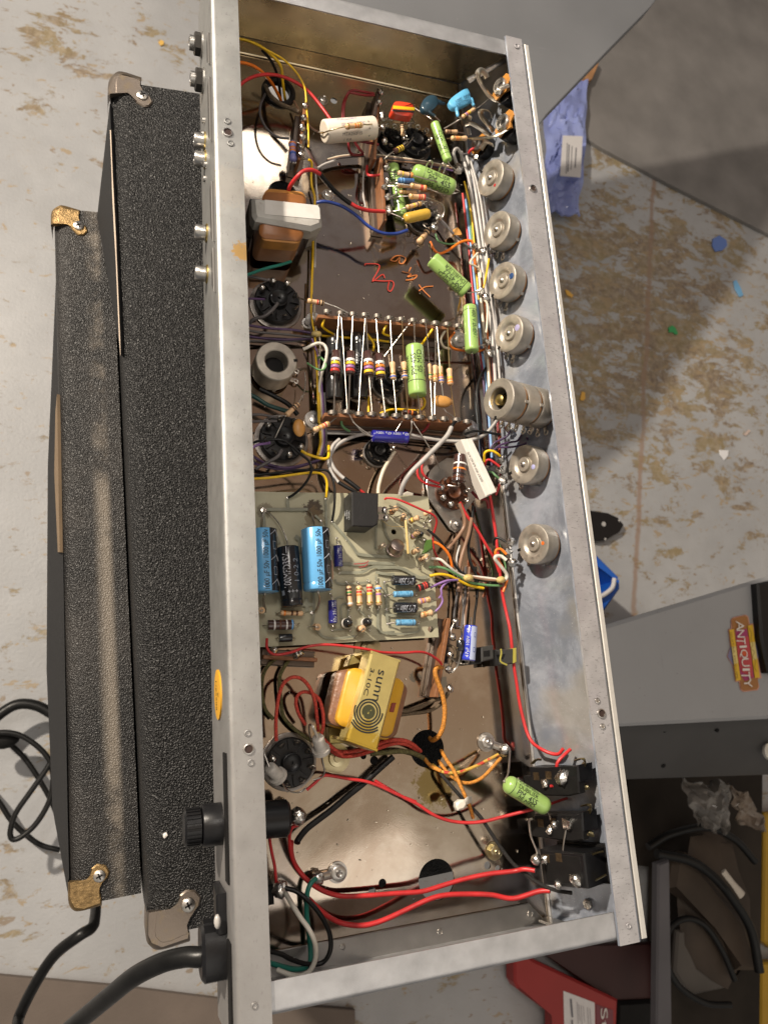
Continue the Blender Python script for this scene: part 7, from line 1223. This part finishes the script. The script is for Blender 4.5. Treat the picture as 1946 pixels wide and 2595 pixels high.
wire('red wire hanging from the fuse holder tip to the near loom', 'red', 'B7', 40, [(470, 830, 20), (420, 850, 19), (395, 900, 17), (395, 1000, 13), (410, 1100, 9), (450, 1200, 6), (520, 1290, 5), (590, 1340, 5)])
wire('red wire beside the rear wall above the power cord leads', 'red', 'B7', 34, [(215, 860, 20), (220, 960, 17), (240, 1080, 14), (265, 1200, 12), (280, 1360, 10)])
wire('long red wire across the pan, upper', 'red', 'C8', 34, [(400, -40, 9), (400, 20, 6), (420, 90, 5), (480, 170, 5), (560, 230, 6), (640, 262, 6), (720, 272, 7), (860, 266, 8), (1000, 255, 9), (1140, 245, 11), (1260, 210, 12), (1380, 175, 14), (1520, 145, 17), (1660, 130, 21), (1720, 118, 25), (1782, 126, 29)])
wire('long red wire across the pan, lower', 'red', 'C8', 36, [(500, 290, 6), (580, 365, 6), (660, 415, 6), (740, 435, 7), (830, 435, 8), (930, 405, 9), (1050, 350, 10), (1180, 290, 12), (1280, 265, 13), (1420, 260, 15), (1540, 265, 18), (1660, 285, 21), (1800, 245, 26), (1868, 240, 30)])
wire('green ground wire beside the square nut', 'teal', 'C8', 36, [(540, 170, 8), (510, 200, 9), (490, 260, 9), (488, 380, 8), (500, 480, 8), (510, 600, 9), (500, 660, 12), (450, 685, 14), (380, 680, 16), (260, 645, 18)])
wire('thick black mains lead looping in the near rear corner', 'black', 'C8', 34, [(365, 225, 16), (430, 245, 18), (500, 300, 20), (560, 370, 21), (610, 460, 21), (625, 550, 20), (605, 620, 19), (560, 655, 18), (480, 655, 18), (400, 630, 19), (340, 600, 20), (260, 580, 20)])
wire('thick white mains lead looping in the near rear corner', 'white', 'C8', 36, [(365, 250, 14), (400, 310, 22), (450, 390, 29), (500, 460, 33), (535, 540, 34), (538, 620, 33), (510, 690, 31), (460, 722, 28), (400, 720, 24), (320, 690, 20)])
put_ = blob(None, pt('C8', (340, 235, 14)), .0042, 'solder_lug', SOLDER, .5); tag(put_, 'solder lump joining the black and white mains leads', 'solder joint')
o = put('switch_terminal_block', prism([pt('C8', (x, y, 12)) for x, y in ((250, 210), (300, 205), (305, 320), (250, 330))], V((0, 0, -.012)), .001), BLKM); tag(o, 'dark block of the mains switch at the rear wall', 'switch block')
for lab, colr, c, wd, q in (('thin brown wire hugging the far strip of the jacks corner', 'brown', 'A4', 22, [(120, 1010, 6), (300, 1030, 6), (520, 1050, 7), (760, 1090, 8), (850, 1140, 10)]), ('purple wire under the large green capacitor', 'purple', 'A4', 24, [(140, 1020, 5), (400, 1040, 5), (620, 1080, 6), (780, 1120, 8)]),
  ('thin bare lead from the second jack to the loom', 'bare', 'A4', 14, [(1200, 800, 20), (1250, 880, 18), (1290, 900, 16), (1240, 930, 14)]), ('thin bare lead at the top potentiometer', 'bare', 'A4', 14, [(1260, 1010, 16), (1310, 980, 18), (1340, 1010, 18), (1310, 1050, 14)]),
  ('dark wire coiled under the first potentiometer terminals', 'dgrey', 'A4', 30, [(860, 960, 16), (920, 950, 17), (980, 980, 16), (1040, 1000, 15), (1110, 1030, 14), (1140, 1050, 14)]), ('violet stub by the second jack', 'violet', 'A4', 26, [(1110, 970, 16), (1130, 910, 18), (1170, 900, 18), (1190, 940, 17)]),
  ('bare twisted lead joining the crowded strip parts', 'bare', 'A9', 18, [(1340, 520, 20), (1420, 480, 22), (1450, 440, 22), (1480, 510, 20), (1420, 540, 18)]), ('bare lead pair under the yellow capacitor', 'bare', 'A9', 18, [(1290, 1080, 10), (1350, 1130, 11), (1420, 1100, 12), (1480, 1050, 13), (1560, 980, 14)]),
  ('dark lead leaving the small socket under the yellow capacitor', 'dgrey', 'A9', 26, [(1430, 900, 10), (1540, 1010, 9), (1660, 1120, 8)]), ('brown wire beside the grommet', 'brown', 'A1', 24, [(880, 850, 6), (940, 960, 8), (1010, 1060, 9), (1080, 1110, 10)]),
  ('bare lead loop at the diode socket', 'bare', 'B7', 16, [(560, 330, 14), (590, 310, 16), (620, 320, 16), (620, 350, 14)]), ('bare lead at the board edge by the bead transistor', 'bare', 'B4', 12, [(905, 290, 18), (900, 320, 17), (860, 345, 15.5), (835, 352, 14.2)]),
  ('bare lead joining the tags of the small brown strip, upper', 'bare', 'B6', 16, [(605, 270, 16), (590, 200, 16), (620, 120, 16)]), ('bare lead joining the tags of the small brown strip, lower', 'bare', 'B6', 16, [(580, 480, 16), (640, 530, 14), (660, 545, 14)]),
  ('dark cloth lead beneath the small brown strip', 'cbrown', 'B6', 40, [(560, 350, 8), (620, 380, 10), (640, 470, 10), (590, 540, 10), (560, 640, 9)]), ('grey wire between the brown bundle wires', 'grey', 'B4', 26, [(1160, 560, 7), (1130, 700, 7), (1150, 900, 6), (1190, 1100, 5), (1200, 1300, 5)])):
    wire(lab, colr, c, wd, q)
# ------------------------------------------------------------------ support under the chassis
put('transformer_cover', prism([V((.02, .06, -H - .0014)), V((.12, .06, -H - .0014)), V((.12, .16, -H - .0014)), V((.02, .16, -H - .0014))], V((0, 0, -(-ZA - H - .0024))), .002), BLKM, CH); put('transformer_cover', prism([V((.02, .36, -H - .0014)), V((.11, .36, -H - .0014)), V((.11, .45, -H - .0014)), V((.02, .45, -H - .0014))], V((0, 0, -(-ZA - H - .0024))), .002), BLKM, CH)

# ------------------------------------------------------------------ dust and flecks lying on the pan
fl = []
for k in range(300):
    u, v = random.uniform(640, 1380), random.uniform(260, 2440); p = P(u, v, .5)
    if not (.004 < p.x < W - DR - .004 and .02 < p.y < .56): continue
    r = random.uniform(.00012, .00036) * (1.6 if k % 23 == 0 else 1); a = random.random()*3
    fl.append(box(V((p.x, p.y, -H + .0008 + r*.3)), V((math.cos(a), math.sin(a), 0)), V((-math.sin(a), math.cos(a), 0)), UP, r*random.uniform(.6, 2.4), r*.6, r*.35))
o = put('dust', merge(*fl), mat('pale_dust', (.55, .48, .38), .7), None, 0, 'stuff')
